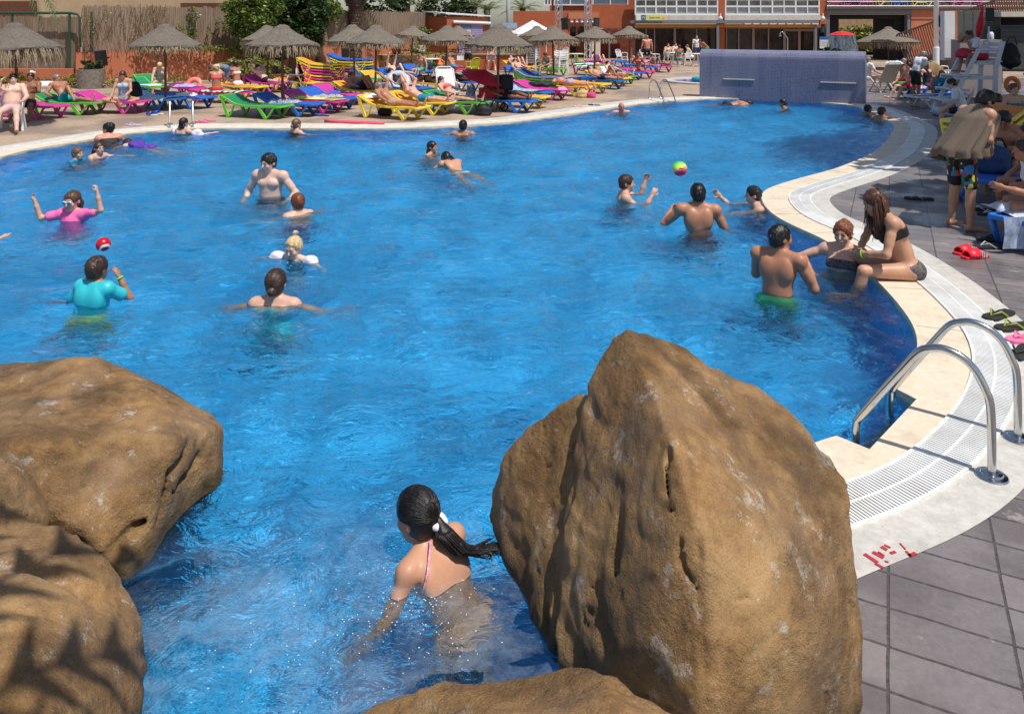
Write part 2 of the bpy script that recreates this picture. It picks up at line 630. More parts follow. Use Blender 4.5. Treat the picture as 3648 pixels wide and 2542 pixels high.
# worn red depth mark painted on the concrete
mk = MB()
def stroke(p, q, w_):
    a, b_ = at(*p), at(*q); mk.beam((a.x,a.y,.0085),(b_.x,b_.y,.0085), w_, .002)
for p, q, w_ in (((3079,1978),(3126,2009),.02),((3118,2012),(3146,2028),.016),((3109,1971),(3148,1992),.02),((3139,1952),(3160,1964),.018),((3150,1946),(3172,1956),.012),((3128,1970),(3150,1984),.008),((3172,1976),(3190,1970),.014),((3206,1940),(3226,1962),.008),((3228,1968),(3246,1988),.012),((3238,1985),(3262,1974),.016),((3152,2004),(3166,2008),.01)):
    stroke(p, q, w_)
tag(mk.build("depth_marking", M("worn_red_paint", rgb(176,40,58), .7, .25, 90)), kind="structure")

# ---- pool basin: blue mosaic
def mosaic(name, c1, c2, grout, tile, rough=.25):
    g = N(name)
    tc = g.n("TexCoord"); geo = g.n("NewGeometry")
    co = tc.outputs["Object"]
    ch = g.n("TexVoronoi"); ch.distance = 'CHEBYCHEV'; ch.inputs["Randomness"].default_value = 0; ch.inputs["Scale"].default_value = 1/tile
    g.l(co, ch.inputs["Vector"])
    wn = g.noise(co, 1.2, 4, .6)
    wn2 = g.n("TexWhiteNoise"); g.l(ch.outputs["Position"], wn2.inputs["Vector"])
    c = g.mix(wn2.outputs["Value"], c1, c2)
    c = g.mix(g.ramp(wn, [(.4, 0), (.65, .5)]), c, tuple(v*.75 for v in c1))
    edge = g.ramp(ch.outputs["Distance"], [(.40, 0), (.47, 1)])
    c = g.mix(edge, c, grout)
    g.l(c, g.b.inputs["Base Color"])
    g.b.inputs["Roughness"].default_value = rough
    return g.m
mpool = mosaic("pool_mosaic", (.030,.45,.97), (.045,.51,.99), (.08,.55,.99), .05, .5)
bas = MB().sheet([INNER], -1.05)
b0 = len(bas.v)
bas.v.extend([(p.x,p.y,-.10) for p in INNER]+[(p.x,p.y,-1.05) for p in INNER])
bas.f.extend([(b0+i, b0+(i+1) % n, b0+n+(i+1) % n, b0+n+i) for i in range(n)])
tag(bas.build("pool_basin", mpool), kind="structure")

# ---- water: a rippled refracting surface; the sun is focused through it on to the mosaic (caustics)
def water_material():
    g = N("pool_water")
    g.t.nodes.remove(g.b)
    tc = g.n("TexCoord"); co = tc.outputs["Object"]
    mp = g.n("Mapping"); mp.inputs["Rotation"].default_value = (0,0,R(-22)); mp.inputs["Scale"].default_value = (1.0,1.7,1)
    g.l(co, mp.inputs[0]); cs = mp.outputs[0]
    n2 = g.noise(cs, 5.0, 4, .6, .9)
    n3 = g.noise(cs, 17, 3, .6, .3)
    h = g.math('ADD', g.math('MULTIPLY', n2, .35), g.math('MULTIPLY', n3, .06))
    nrm = g.bump(h, 1.0, .12)
    gl = g.n("BsdfGlass"); gl.inputs["IOR"].default_value = 1.33; gl.inputs["Roughness"].default_value = 0.0
    gl.inputs["Color"].default_value = (.86,.98,1.0,1)
    g.l(nrm, gl.inputs["Normal"])
    g.l(gl.outputs[0], g.out.inputs["Surface"])
    return g.m
def inside_mask(X, Y, poly):
    m = np.zeros(X.shape, bool); n_ = len(poly)
    for i in range(n_):
        x1, y1 = poly[i].x, poly[i].y; x2, y2 = poly[(i+1) % n_].x, poly[(i+1) % n_].y
        c = (y1 > Y) != (y2 > Y)
        xi = (x2-x1)*(Y-y1)/(y2-y1 if y2 != y1 else 1e-9)+x1
        m ^= c & (X < xi)
    return m
def wave(X, Y):
    c_, s_ = math.cos(R(-22)), math.sin(R(-22))
    U, V_ = X*c_-Y*s_, (X*s_+Y*c_)*1.7
    Zr = np.zeros_like(U)
    U2 = U+.35*vnoise(U, V_, Zr, 1.1, 101); V2 = V_+.35*vnoise(U, V_, Zr, 1.1, 102)
    return .012*vnoise(U2, V2, Zr, 1.05, 103)+.010*vnoise(U2, V2, Zr, 2.3, 104)+.0155*vnoise(U2, V2, Zr, 4.2, 105)+.0120*vnoise(U2, V2, Zr, 7.4, 106)
def water_mesh():
    st = .045
    xs = np.arange(-10.2, 12.0, st); ys = np.arange(1.2, 25.6, st)
    X, Y = np.meshgrid(xs, ys, indexing='ij')
    m = inside_mask(X, Y, offset(.2))
    keep = m[:-1,:-1] & m[1:,:-1] & m[1:,1:] & m[:-1,1:]
    Z = WZ+wave(X, Y)*1.0
    idx = np.arange(X.size).reshape(X.shape)
    q = np.stack([idx[:-1,:-1], idx[1:,:-1], idx[1:,1:], idx[:-1,1:]], -1)[keep]
    used = np.unique(q); re = np.full(X.size, -1); re[used] = np.arange(len(used))
    V_ = np.stack([X.ravel(), Y.ravel(), Z.ravel()], 1)[used]
    return npmesh("pool_water", V_, re[q], water_material(), relax=0)
water = water_mesh()
water.cycles.is_caustics_caster = True
so.data.cycles.is_caustics_light = True
tag(water, kind="structure")

# ---- the tiled fountain wall
A, B = at(2492,345).to_2d(), at(3082,372).to_2d()
ud = (B-A).normalized(); wd = Vector((-ud.y, ud.x))       # wd points away from the viewer
if wd.y < 0: wd = -wd
mwall = N("grey_violet_mosaic")
def wall_mosaic():
    g = mwall
    co = g.coord()
    ch = g.n("TexVoronoi"); ch.distance = 'CHEBYCHEV'; ch.inputs["Randomness"].default_value = 0; ch.inputs["Scale"].default_value = 1/.045
    g.l(co, ch.inputs["Vector"])
    wn = g.n("TexWhiteNoise"); g.l(ch.outputs["Position"], wn.inputs["Vector"])
    c = g.mix(wn.outputs["Value"], rgb(80,84,118), rgb(106,110,144))
    st = g.noise(g.coord(scale=(1.2,1.2,.35)), 1.6, 5, .65)
    c = g.mix(g.ramp(st, [(.40, 0), (.62, .75)]), c, rgb(122,124,146))
    st2 = g.noise(g.coord(scale=(2.2,2.2,.12)), 2.0, 3, .6)
    c = g.mix(g.ramp(st2, [(.55, 0), (.7, .5)]), c, rgb(62,68,116))
    c = g.mix(g.ramp(ch.outputs["Distance"], [(.36, 0), (.46, 1)]), c, rgb(132,134,150))
    g.l(c, g.b.inputs["Base Color"]); g.b.inputs["Roughness"].default_value = .3
    g.l(g.bump(ch.outputs["Distance"], .2, .004), g.b.inputs["Normal"])
wall_mosaic()
L = (B-A).length
wallt = thing("fountain_wall", "long violet blue mosaic wall with rounded top rising from the far end of the pool", "wall", (A.x, A.y, 0), math.atan2(ud.y, ud.x))
prof = [(0,-.3),(0,1.28)]+[(.30-.30*math.cos(a), 1.28+.30*math.sin(a)) for a in [R(x) for x in range(10,181,10)]]+[(.60,-.3)]
wm = MB(); m_ = len(prof)
wm.v = [(0,y,z) for y, z in prof]+[(L,y,z) for y, z in prof]
wm.f = [(i,m_+i,m_+(i+1) % m_,(i+1) % m_) for i in range(m_)]+[tuple(range(m_)), tuple(range(2*m_-1,m_-1,-1))]
wm.build("wall_body", mwall.m, wallt, smooth=40)
for x0, zz in ((.60,.62),(3.58,.62)):
    x1 = x0+.36*1.0
    MB().box(((x0+.68),-.015,zz),(1.0 if x0 < 1 else 1.02,.03,.035)).build("water_spout", M("cream_lip", rgb(200,196,180), .4, .1), wallt, bevel=.008)

# ---- boulders
def rock_material():
    g = N("ochre_rock"); co = g.coord()
    big_ = g.noise(co, 2.3, 6, .62)
    mid = g.noise(co, 9, 6, .7)
    fine = g.noise(co, 55, 5, .75)
    grain = g.noise(co, 160, 3, .7)
    c = g.ramp(mid, [(.22, rgb(100,70,38)), (.5, rgb(142,107,64)), (.8, rgb(172,138,94))])
    c = g.mix(g.ramp(big_, [(.46, 0), (.66, .8)]), c, rgb(122,98,74))
    c = g.mix(g.ramp(g.noise(co, 3.1, 5, .65, .6), [(.54, 0), (.70, .65)]), c, rgb(88,64,38))
    c = g.mix(g.ramp(g.noise(co, 1.7, 5, .6, .4), [(.5, 0), (.66, .6)]), c, rgb(176,143,98))
    worn = g.noise(co, 5.2, 9, .85)
    c = g.mix(g.ramp(worn, [(.575, 0), (.615, .7)]), c, rgb(176,170,158))
    c = g.mix(g.ramp(grain, [(.3, .45), (.5, 0)]), c, rgb(74,50,26))
    c = g.mix(g.ramp(grain, [(.58, 0), (.75, .35)]), c, rgb(206,172,124))
    pit = g.ramp(fine, [(.25, 1), (.42, 0)])
    c = g.mix(g.math('MULTIPLY', pit, .6), c, rgb(62,42,22))
    # wet, algae-darkened band just above the water
    geo = g.n("NewGeometry"); sp = g.n("SeparateXYZ"); g.l(geo.outputs["Position"], sp.inputs[0])
    wz = g.math('ADD', sp.outputs[2], g.math('MULTIPLY', mid, -.16))
    wet = g.ramp(g.math('MULTIPLY_ADD', wz, 4.0, .5), [(.30, 1.0), (.52, 0.0)])
    c = g.mix(g.math('MULTIPLY', wet, .7), c, rgb(70,56,26))
    g.l(c, g.b.inputs["Base Color"])
    g.l(g.ramp(big_, [(.35, .82), (.64, .50)]), g.b.inputs["Roughness"])
    rough_zone = g.ramp(g.noise(co, 2.0, 4, .6), [(.4, .28), (.6, 1.0)])
    v = g.n("TexVoronoi"); v.inputs["Scale"].default_value = 26; g.l(co, v.inputs["Vector"])
    h = g.math('ADD', g.math('MULTIPLY', fine, 1.0), g.math('MULTIPLY', mid, 1.2))
    h = g.math('ADD', h, g.math('MULTIPLY', v.outputs["Distance"], .5))
    h = g.math('ADD', h, g.math('MULTIPLY', grain, .35))
    bmp = g.n("Bump"); bmp.inputs["Distance"].default_value = .034
    g.l(h, bmp.inputs["Height"]); g.l(g.math('MULTIPLY', rough_zone, 1.0), bmp.inputs["Strength"])
    g.l(bmp.outputs[0], g.b.inputs["Normal"])
    return g.m
mrock = rock_material()
def hull_planes(pts):
    bm = bmesh.new()
    for p in pts: bm.verts.new(p)
    bmesh.ops.convex_hull(bm, input=list(bm.verts), use_existing_faces=False)
    bmesh.ops.recalc_face_normals(bm, faces=bm.faces)
    P = [(np.array(f.calc_center_median()), np.array(f.normal)) for f in bm.faces if f.calc_area() > 1e-6]
    bm.free(); return P
def rock(name, label, lobes, vox, seed, cracks=()):
    """smooth union of rounded hulls, roughened by noise"""
    allp = np.array([p for l in lobes for p in l])
    lo, hi = allp.min(0)-.12, allp.max(0)+.12
    nn = np.ceil((hi-lo)/vox).astype(int)
    ax = [lo[i]+np.arange(nn[i])*vox for i in range(3)]
    X, Y, Z = [a.astype(np.float32) for a in np.meshgrid(*ax, indexing='ij')]
    F = None
    for l in lobes:
        D = None
        for c, nv in hull_planes(l):
            d = (X-c[0])*nv[0]+(Y-c[1])*nv[1]+(Z-c[2])*nv[2]
            if D is None: D = d
            else:
                k = .014
                h = np.clip(.5+.5*(D-d)/k, 0, 1)
                D = D*h+d*(1-h)+k*h*(1-h)
        if F is None: F = D
        else:
            k = .05
            h = np.clip(.5+.5*(D-F)/k, 0, 1)
            F = D*(1-h)+F*h-k*h*(1-h)
    near_ = np.abs(F) < .09
    x, y, z, f = X[near_], Y[near_], Z[near_], F[near_]
    f = f+.014*vnoise(x,y,z,2.4,seed)+.008*vnoise(x,y,z,6.5,seed+1)+.006*vnoise(x,y,z,19,seed+2)
    # chipped, stepped planes and upright furrows
    st_ = vnoise(x+.25*vnoise(x,y,z,3,seed+31),y,z*.7,3.4,seed+30)*3.2
    f = f+.008*(np.floor(st_)+np.clip((st_-np.floor(st_)-.80)/.20,0,1))
    fur = 1-np.abs(vnoise(x*1.0,y*1.0,z*.28,9.5,seed+32))
    f = f+.008*np.clip(fur-.72,0,1)/.28*np.clip(vnoise(x,y,z,1.9,seed+33)*3+.6,0,1)
    ridge = 1-np.abs(vnoise(x,y*.6,z*.5,4.2,seed+5))
    f = f+.012*np.clip(ridge-.88,0,1)/.12*(vnoise(x,y,z,1.5,seed+6) > 0)
    f = f+.022*np.clip(vnoise(x+.3*vnoise(x,y,z,8,seed+9),y,z*.6,24,seed+3)-.40,0,1)*(vnoise(x,y,z,2.2,seed+4) > .05)
    for a, b, wd_, dp in cracks:
        a, b = np.array(a), np.array(b); ab = b-a
        t = np.clip(((x-a[0])*ab[0]+(y-a[1])*ab[1]+(z-a[2])*ab[2])/(ab@ab),0,1)
        wob_ = .03*vnoise(x,y,z,9,seed+8)
        dd = np.sqrt((x-a[0]-t*ab[0]+wob_)**2+(y-a[1]-t*ab[1])**2+(z-a[2]-t*ab[2]+wob_)**2)
        f = f+dp*np.clip(1-dd/wd_,0,1)
    F[near_] = f
    F = F.astype(np.float32)
    F[0]=F[-1]=1; F[:,0]=F[:,-1]=1; F[:,:,0]=F[:,:,-1]=1
    V, Q = nets(F, lo, vox)
    o = npmesh(name, V, Q, mrock)
    tag(o, label, "rock", "ochre boulders at the pool edge")
    return o
P = lambda x, y, d: tuple(atd(x, y, d))
def down(p, z): return (p[0], p[1], z)
# main boulder with a lower lobe on its pool side
m1 = [P(2235,1165,3.3), P(2300,1178,3.4), P(2175,1190,3.35), P(2085,1370,3.35), P(2640,1345,3.45), P(2770,1435,3.4), P(2850,1530,3.35), P(2955,1635,3.2),
      P(3030,1722,3.05), P(3062,1830,2.95), P(3066,2100,2.85), P(3068,2400,2.75), P(3080,2560,2.7), P(2345,1420,2.90), P(2430,1700,2.60), P(2520,1930,2.46),
      P(2010,1650,3.2), P(1975,1900,3.05), P(1965,2150,2.95), P(1985,2360,2.82), P(2300,2300,2.45), P(2500,2560,2.32), P(2900,2300,2.5), P(3040,2540,2.6)]
m1 += [(.48,3.0,-.6), (.62,2.5,-.6), down(P(2900,2300,2.5),-.3), down(P(3066,2100,2.9),-.3), (1.35,3.3,-.5), (1.1,3.8,-.5), (.55,3.75,-.5)]
m2 = [P(2050,1392,3.45), P(2200,1400,3.3), P(1900,1510,3.55), P(1785,1640,3.6), P(1765,1720,3.6), P(1738,1800,3.65), P(1735,1850,3.6), P(1800,1990,3.4), P(1870,2130,3.2), P(1960,2330,2.95),
      P(2050,1700,3.2), P(1990,2200,2.95), (.3,3.9,.2), (.30,3.70,-.6), (.34,3.3,-.6), (.42,2.95,-.6), (.7,3.0,-.6), (.7,3.8,-.6)]
rock("boulder", "largest ochre boulder, sharp peaked, between the girl and the near ladder", [m1, m2], .0125, 11,
     cracks=[(P(2380,1620,2.72),P(2410,1960,2.52),.022,.06),(P(2410,1960,2.52),P(2470,2090,2.46),.02,.05),(P(2520,1760,2.56),P(2560,1960,2.50),.018,.05),(P(2180,1750,2.85),P(2200,2050,2.7),.03,.05),(P(2010,1700,3.15),P(1975,2300,2.88),.05,.06)])
# left boulder: broad, flat-topped
l1 = [P(-500,1330,4.6), P(0,1318,4.5), P(150,1292,4.45), P(350,1282,4.4), P(470,1310,4.4), P(600,1385,4.35), P(760,1485,4.2), P(786,1515,4.1), P(780,1600,4.0),
      P(765,1745,3.98), P(640,1560,3.7), P(560,1800,3.55), P(460,2060,3.34), P(300,1900,3.3), P(120,1800,3.3), P(0,1560,3.45), P(-500,1700,3.5)]
l1 += [(-1.95,4.15,-.7), (-2.1,3.55,-.7), (-3.6,3.6,-.6), (-3.8,4.6,-.6), (-1.75,4.5,-.6)]
rock("boulder", "broad flat-topped ochre boulder at the left, dipping into the water", [l1], .0135, 23,
     cracks=[(P(700,1560,3.8),P(520,1760,3.55),.045,.07),(P(690,1640,3.85),P(380,1990,3.3),.035,.08),(P(330,1650,3.4),P(280,1790,3.35),.04,.05),(P(600,1600,3.7),P(560,1900,3.5),.03,.05)])
# bottom-left boulder in palm shade with the fold behind it
b1 = [P(-400,1860,3.1), P(0,1826,3.1), P(140,1850,3.1), P(330,1955,3.05), P(430,2040,3.0), P(490,2150,2.95), P(520,2230,2.88), P(515,2400,2.75), P(478,2545,2.65),
      P(430,2700,2.5), P(200,2200,2.6), P(0,2300,2.4), P(-400,2400,2.3), P(200,2700,2.2)]
b1 += [(-1.72,2.75,-.7), (-1.62,2.4,-.7), (-2.9,2.0,-.6), (-2.9,3.1,-.6)]
b2 = [P(-200,1480,3.5), P(0,1565,3.4), P(60,1640,3.35), P(140,1800,3.25), P(150,1845,3.2), P(0,1830,3.0), P(-200,1800,3.0)]
b2 += [down(p, -.6) for p in (P(140,1800,3.25), P(0,1830,2.9), P(-200,1480,3.5))]
rock("boulder", "ochre boulder in the lower left corner striped by palm shadows", [b1, b2], .0125, 37,
     cracks=[(P(0,2000,2.8),P(330,2120,2.8),.05,.05),(P(130,2050,2.8),P(420,2180,2.8),.04,.05)])
c1 = [P(1260,2545,2.3), P(1400,2480,2.4), P(1560,2435,2.4), P(1720,2405,2.4), P(1900,2375,2.4), P(2055,2325,2.35), P(2130,2350,2.3), P(2240,2430,2.25), P(2340,2500,2.2), P(2420,2560,2.15),
      P(1700,2800,2.0), P(2200,2800,1.9), P(1250,2800,2.1)]
c1 += [(-.6,2.35,-.5), (.35,2.4,-.5), (.45,1.75,-.5), (-.6,1.8,-.5)]
rock("boulder", "low ochre boulder at the bottom edge between the water and the largest boulder", [c1], .012, 51)

# ---- pool ladders
msteel = M("polished_steel", (.58,.58,.57), .16, .06, 20, metal=1.0)
mtread = M("black_tread", rgb(40,42,46), .6, .2, 40)
def ladder(name, label, B1, P1, sep, zs=1.0):
    """B1 = deck foot, P1 = pool end of one rail, sep = vector to the other rail"""
    t = thing(name, label, "pool ladder", (B1[0], B1[1], 0), 0, "steel pool ladders")
    d = Vector((P1[0]-B1[0], P1[1]-B1[1], 0))
    prof = [(0,0),(0,.2),(.01,.38),(.045,.46),(.11,.545),(.2,.60),(.32,.625),(.42,.615),(.52,.575),(.66,.44),(.8,.30),(.93,.165),(.98,.11),(1.0,.05),(1.0,-.3),(1.0,-.95)]
    pr = catmull([Vector((a, b, 0)) for a, b in prof], closed=False, step=.02)
    for off in (Vector((0,0,0)), Vector((sep[0],sep[1],0))):
        r = MB().tube([off+d*p.x+Vector((0,0,p.y*zs)) for p in pr], .0215, 14).build("rail", msteel, t, smooth=1)
        MB().lathe([(0,.03),(.03,.03),(.05,.024),(.055,.016),(.075,.012),(.08,.006),(.08,.0)], 28, off+Vector((0,0,.004))).build("flange", msteel, r, smooth=30)
    for z in (-.22,-.5,-.78):
        MB().box(d+Vector((sep[0],sep[1],0))*.5+Vector((0,0,z))+d.normalized()*-.03, ((Vector(sep).length)*.96,.1,.035), math.atan2(sep[1],sep[0])).build("tread", mtread, t, bevel=.008)
    return t
ladder("pool_ladder", "steel pool ladder with two arched rails near the largest boulder", at(3533,1700), (2.0,4.41), (.383,.367))
q1, q2 = at(605,445), at(685,442)
ladder("pool_ladder", "steel pool ladder beside the woman with inflatable armbands", q1, q1+Vector((.27,-.60,0)), (q2-q1).to_2d())
q1, q2 = at(2313,351), at(2352,348)
ladder("pool_ladder", "steel pool ladder near the left end of the mosaic wall", q1, at(2364,366), (q2-q1).to_2d(), 1.0)
# ------------------------------------------------------------------ loungers
COL = dict(green=(rgb(0,128,84), rgb(104,196,62)), blue=(rgb(14,88,190), rgb(30,116,208)), yellow=(rgb(248,168,6), rgb(240,220,76)),
           magenta=(rgb(196,38,146), rgb(226,66,160)), orange=(rgb(246,140,10), rgb(238,214,70)), white=(rgb(14,88,190), rgb(222,224,224)),
           purple=(rgb(110,24,100), rgb(190,40,140)), greyblue=(rgb(12,70,140), rgb(160,175,185)))
LM = {k: (M("sling_"+k, a, .62, .16, 3.5, col2=tuple(v*.9+.035 for v in a)), M("frame_"+k, b, .40, .12, 5)) for k, (a, b) in COL.items()}
LL, LWD, LH = 1.86, .66, .33
def make_lounger(head_up=.24, name="sun_lounger"):
    """local x runs from head (0) to foot (LL); origin under the head end, centred"""
    t = thing(name, "x", "sun lounger")
    prof = [(0, LH+head_up), (.18, LH+head_up*.72), (.42, LH+head_up*.22), (.60, LH+.005), (.9, LH-.015), (1.3, LH-.015), (1.66, LH), (LL, LH-.01)]
    pr = [p for p in catmull([Vector((a, b, 0)) for a, b in prof], closed=False, step=.07)]+[Vector((LL, LH-.01, 0))]
    sl = MB()
    hw = LWD/2-.035
    m = len(pr)
    for i, p in enumerate(pr):
        sag = -.012 if 0 < i < m-1 else 0
        sl.v += [(p.x,-hw,p.y+.012),(p.x,0,p.y+.012+sag),(p.x,hw,p.y+.012),(p.x,hw,p.y-.004),(p.x,0,p.y-.004+sag),(p.x,-hw,p.y-.004)]
    for i in range(m-1):
        for k in range(6):
            a = i*6+k; b = i*6+(k+1) % 6
            sl.f.append((a, a+6, b+6, b))
    sl.f += [(0,1,2,3,4,5), tuple((m-1)*6+k for k in (5,4,3,2,1,0))]
    sl.build("sling", LM['blue'][0], t, smooth=50)
    fr = MB()
    for s in (-1, 1):
        for i in range(m-1):
            fr.beam((pr[i].x, s*(LWD/2-.02), pr[i].y), (pr[i+1].x, s*(LWD/2-.02), pr[i+1].y), .045, .055)
    fr.beam((0.0,-LWD/2+.04,LH+head_up),(0.0,LWD/2-.04,LH+head_up),.05,.05)
    fr.beam((LL,-LWD/2+.04,LH-.01),(LL,LWD/2-.04,LH-.01),.05,.05)
    fr.build("frame", LM['blue'][1], t, bevel=.008)
    for s in (-1, 1):
        y = s*(LWD/2-.02)
        for xa, za, xm, xb, zb in ((.03, LH+head_up, .26, .50, LH+.02), (1.22, LH-.01, 1.47, 1.76, LH-.01)):
            lg = MB()
            # a V leg: thick head-side limb, thin rounded foot-side limb
            lg.beam((xa, y, za), (xm, y, .025), .045, .085)
            c = [(xm-.035,.03),(xm,.014),(xm+.05,.04),(xm+.11,.11),(xb-.06,zb-.05),(xb,zb)]
            for (a1,b1),(a2,b2) in zip(c[:-1], c[1:]): lg.beam((a1,y,b1),(a2,y,b2),.045,.04)
            lg.build("leg", LM['blue'][1], t, bevel=.006)
    return t
proto = {'up': make_lounger(.22), 'flat': make_lounger(.05)}
proto_used = {}
# (label, colour, head px, foot px, kind)
LOUNGERS = [
 ("pink lounger behind the man in the white armchair", "magenta", (48,412),(205,424),'up'),
 ("green lounger under the man in teal shorts", "green", (158,404),(338,408),'up'),
 ("magenta lounger under the woman in the pale blue swimsuit", "magenta", (292,398),(522,404),'up'),
 ("blue lounger covered with a pale checked towel", "blue", (468,382),(632,394),'up'),
 ("blue lounger right behind the left pool ladder", "blue", (590,377),(740,388),'flat'),
 ("green lounger with a white patterned cloth behind the checked towel", "green", (478,333),(575,345),'up'),
 ("green lounger beside the seated woman in the black and white swimsuit", "green", (500,318),(590,330),'up'),
 ("dark purple lounger shaded beside the woman in the red bikini", "purple", (610,338),(700,350),'flat'),
 ("magenta lounger with a striped towel under the woman in the red bikini", "magenta", (700,362),(880,368),'flat'),
 ("yellow lounger under the kneeling dark-haired woman", "orange", (765,335),(958,346),'flat'),
 ("magenta lounger under the man lying in black shorts", "magenta", (870,320),(1034,331),'up'),
 ("blue lounger in umbrella shade under the pair of dark legs", "blue", (960,312),(1072,322),'flat'),
 ("yellow lounger with raised head, empty, left of the tall yellow stack", "orange", (975,318),(1133,328),'up'),
 ("large green lounger, empty, nearest the pool edge", "green", (812,412),(1022,424),'up'),
 ("blue lounger beside the large green one, piled with crumpled towels", "blue", (915,404),(1148,416),'up'),
 ("magenta lounger spread with a yellow towel", "magenta", (1030,392),(1216,404),'up'),
 ("blue lounger with a black and white cloth on it", "blue", (1066,376),(1278,396),'up'),
 ("magenta lounger with a folded blue towel near its head", "magenta", (1122,360),(1288,380),'up'),
 ("yellow lounger at the pool edge under the man in khaki shorts", "yellow", (1308,414),(1500,428),'up'),
 ("yellow lounger just behind the khaki shorts man, under the man in teal shorts", "yellow", (1400,398),(1606,410),'up'),
 ("green lounger under the woman in the pink bikini", "green", (1512,392),(1748,410),'up'),
 ("yellow lounger under the shirtless man with raised knees", "orange", (1205,350),(1370,362),'up'),
 ("blue lounger under the woman lying with raised knees", "blue", (1360,338),(1530,352),'flat'),
 ("yellow lounger, empty, right of the tall yellow stack", "yellow", (1278,300),(1440,314),'up'),
 ("blue lounger under the man who reads lying down", "blue", (1330,288),(1510,300),'up'),
 ("yellow lounger under the brunette lying face down", "orange", (1448,322),(1648,334),'flat'),
 ("green lounger beside the tall yellow stack", "green", (1236,306),(1310,314),'flat'),
 ("green lounger near the stone planter", "green", (1528,256),(1612,268),'up'),
 ("blue lounger near the stone planter, holding a dark bag", "blue", (1440,270),(1540,282),'up'),
 ("magenta lounger with a pink towel under the man in a sun hat", "magenta", (1575,262),(1660,272),'flat'),
 ("blue lounger under the dark-skinned woman lying face down", "blue", (1560,312),(1720,330),'up'),
 ("blue lounger at the pool edge in umbrella shade under the dark legs", "blue", (1700,390),(1895,402),'flat'),
 ("yellow lounger beyond the shaded blue one by the pool edge", "yellow", (1760,376),(1928,386),'flat'),
 ("blue lounger with a blue and white patterned towel", "blue", (1770,352),(1974,370),'up'),
 ("magenta lounger with a black bag on its head end", "magenta", (1830,345),(2040,360),'up'),
 ("yellow lounger under the man in lilac shorts", "yellow", (1940,334),(2104,346),'flat'),
 ("yellow lounger next to the lilac shorts man, with his legs across it", "yellow", (2000,322),(2172,335),'flat'),
 ("blue lounger right of the man in lilac shorts", "blue", (2060,308),(2234,321),'flat'),
 ("yellow lounger spread with an orange towel", "yellow", (2085,298),(2250,310),'up'),
 ("green lounger under the woman in a dark tank top", "green", (2115,288),(2282,304),'up'),
 ("blue lounger right of the woman in a dark tank top", "blue", (2150,276),(2306,290),'flat'),
 ("magenta lounger at the right end of the sunbathing rows", "magenta", (2190,270),(2348,284),'flat'),
 ("blue lounger beside the pink towel lounger", "blue", (2215,254),(2356,266),'flat'),
 ("magenta lounger draped with a long pink towel", "magenta", (2270,248),(2422,264),'up'),
 ("magenta lounger with a striped towel at its head, left of the tank top woman", "magenta", (2032,262),(2170,275),'up'),
 ("yellow lounger behind the stack of mattress loungers", "orange", (1792,254),(1905,264),'up'),
 ("blue lounger behind the red parasol tent", "blue", (1790,276),(1930,290),'up'),
 ("green lounger under the woman reading in umbrella shade", "green", (1925,262),(2010,272),'flat'),
 ("red lounger far back beneath the thatched umbrellas", "magenta", (2080,238),(2190,248),'flat'),
 ("green lounger far back beneath the thatched umbrellas", "green", (2060,248),(2150,258),'flat'),
 ("blue lounger under the man with raised knees", "blue", (2170,236),(2290,246),'flat'),
 ("blue white-framed lounger in front of the lifeguard chair", "white", (3420,378),(3258,384),'flat'),
 ("green lounger under the man seated with his bare back turned", "green", (3300,318),(3178,324),'flat'),
 ("blue lounger beyond the lifeguard chair", "blue", (3370,348),(3230,352),'flat'),
]
def place_lounger(label, colr, hp, fp, kind, group="coloured sun loungers round the pool", z=0.0, loc=None, rz=None, cat=None):
    if loc is None:
        h, f = at(*hp), at(*fp)
        d = (f-h); mid = (h+f)/2
        rz = math.atan2(d.y, d.x)
        u = Vector((math.cos(rz), math.sin(rz), 0))
        loc = mid-u*LL/2
    sm, fm = LM[colr]
    ms = {'sling': sm, 'frame': fm, 'leg': fm}
    loc = Vector((loc[0], loc[1], z))
    o = dup(proto[kind], loc, rz, label, group, mats=ms)
    o.name = "sun_lounger"
    return o, loc, rz
LOC = {}
for lb, c_, hp, fp, kd in LOUNGERS:
    LOC[lb] = place_lounger(lb, c_, hp, fp, kd)[1:]
# stacks: every lounger in a stack is a thing
ORD = ["lowest", "second from the ground", "third from the ground", "fourth from the ground", "fifth from the ground", "sixth from the ground", "seventh from the ground", "topmost"]
def stack(where, cols, hp, fp, dz, kind='up'):
    h, f = at(*hp), at(*fp)
    d = f-h; rz = math.atan2(d.y, d.x); u = Vector((math.cos(rz), math.sin(rz), 0)); mid = (h+f)/2
    for i, c_ in enumerate(cols):
        w_ = "topmost" if i == len(cols)-1 else ORD[i]
        cn = {"orange": "yellow", "greyblue": "blue"}.get(c_, c_)
        place_lounger("%s lounger, %s in the %s" % (cn, w_.replace(" from the ground"," from ground"), where), c_, None, None, kind, "loungers in the "+where, i*dz, mid-u*LL/2-u*.012*i, rz)
stack("tall yellow and magenta stack", ["orange","magenta","orange","magenta","magenta","orange","orange"], (1072,322),(1252,322), .105)
stack("blue-topped stack behind the tall yellow stack", ["magenta","blue","blue","orange","orange","blue"], (1172,284),(1330,286), .115)
stack("low stack of mattress loungers by the umbrella post", ["orange","green","green","greyblue"], (1838,326),(2022,338), .085)
for k in proto:
    for ch in list(proto[k].children): bpy.data.objects.remove(ch)
    bpy.data.objects.remove(proto[k])

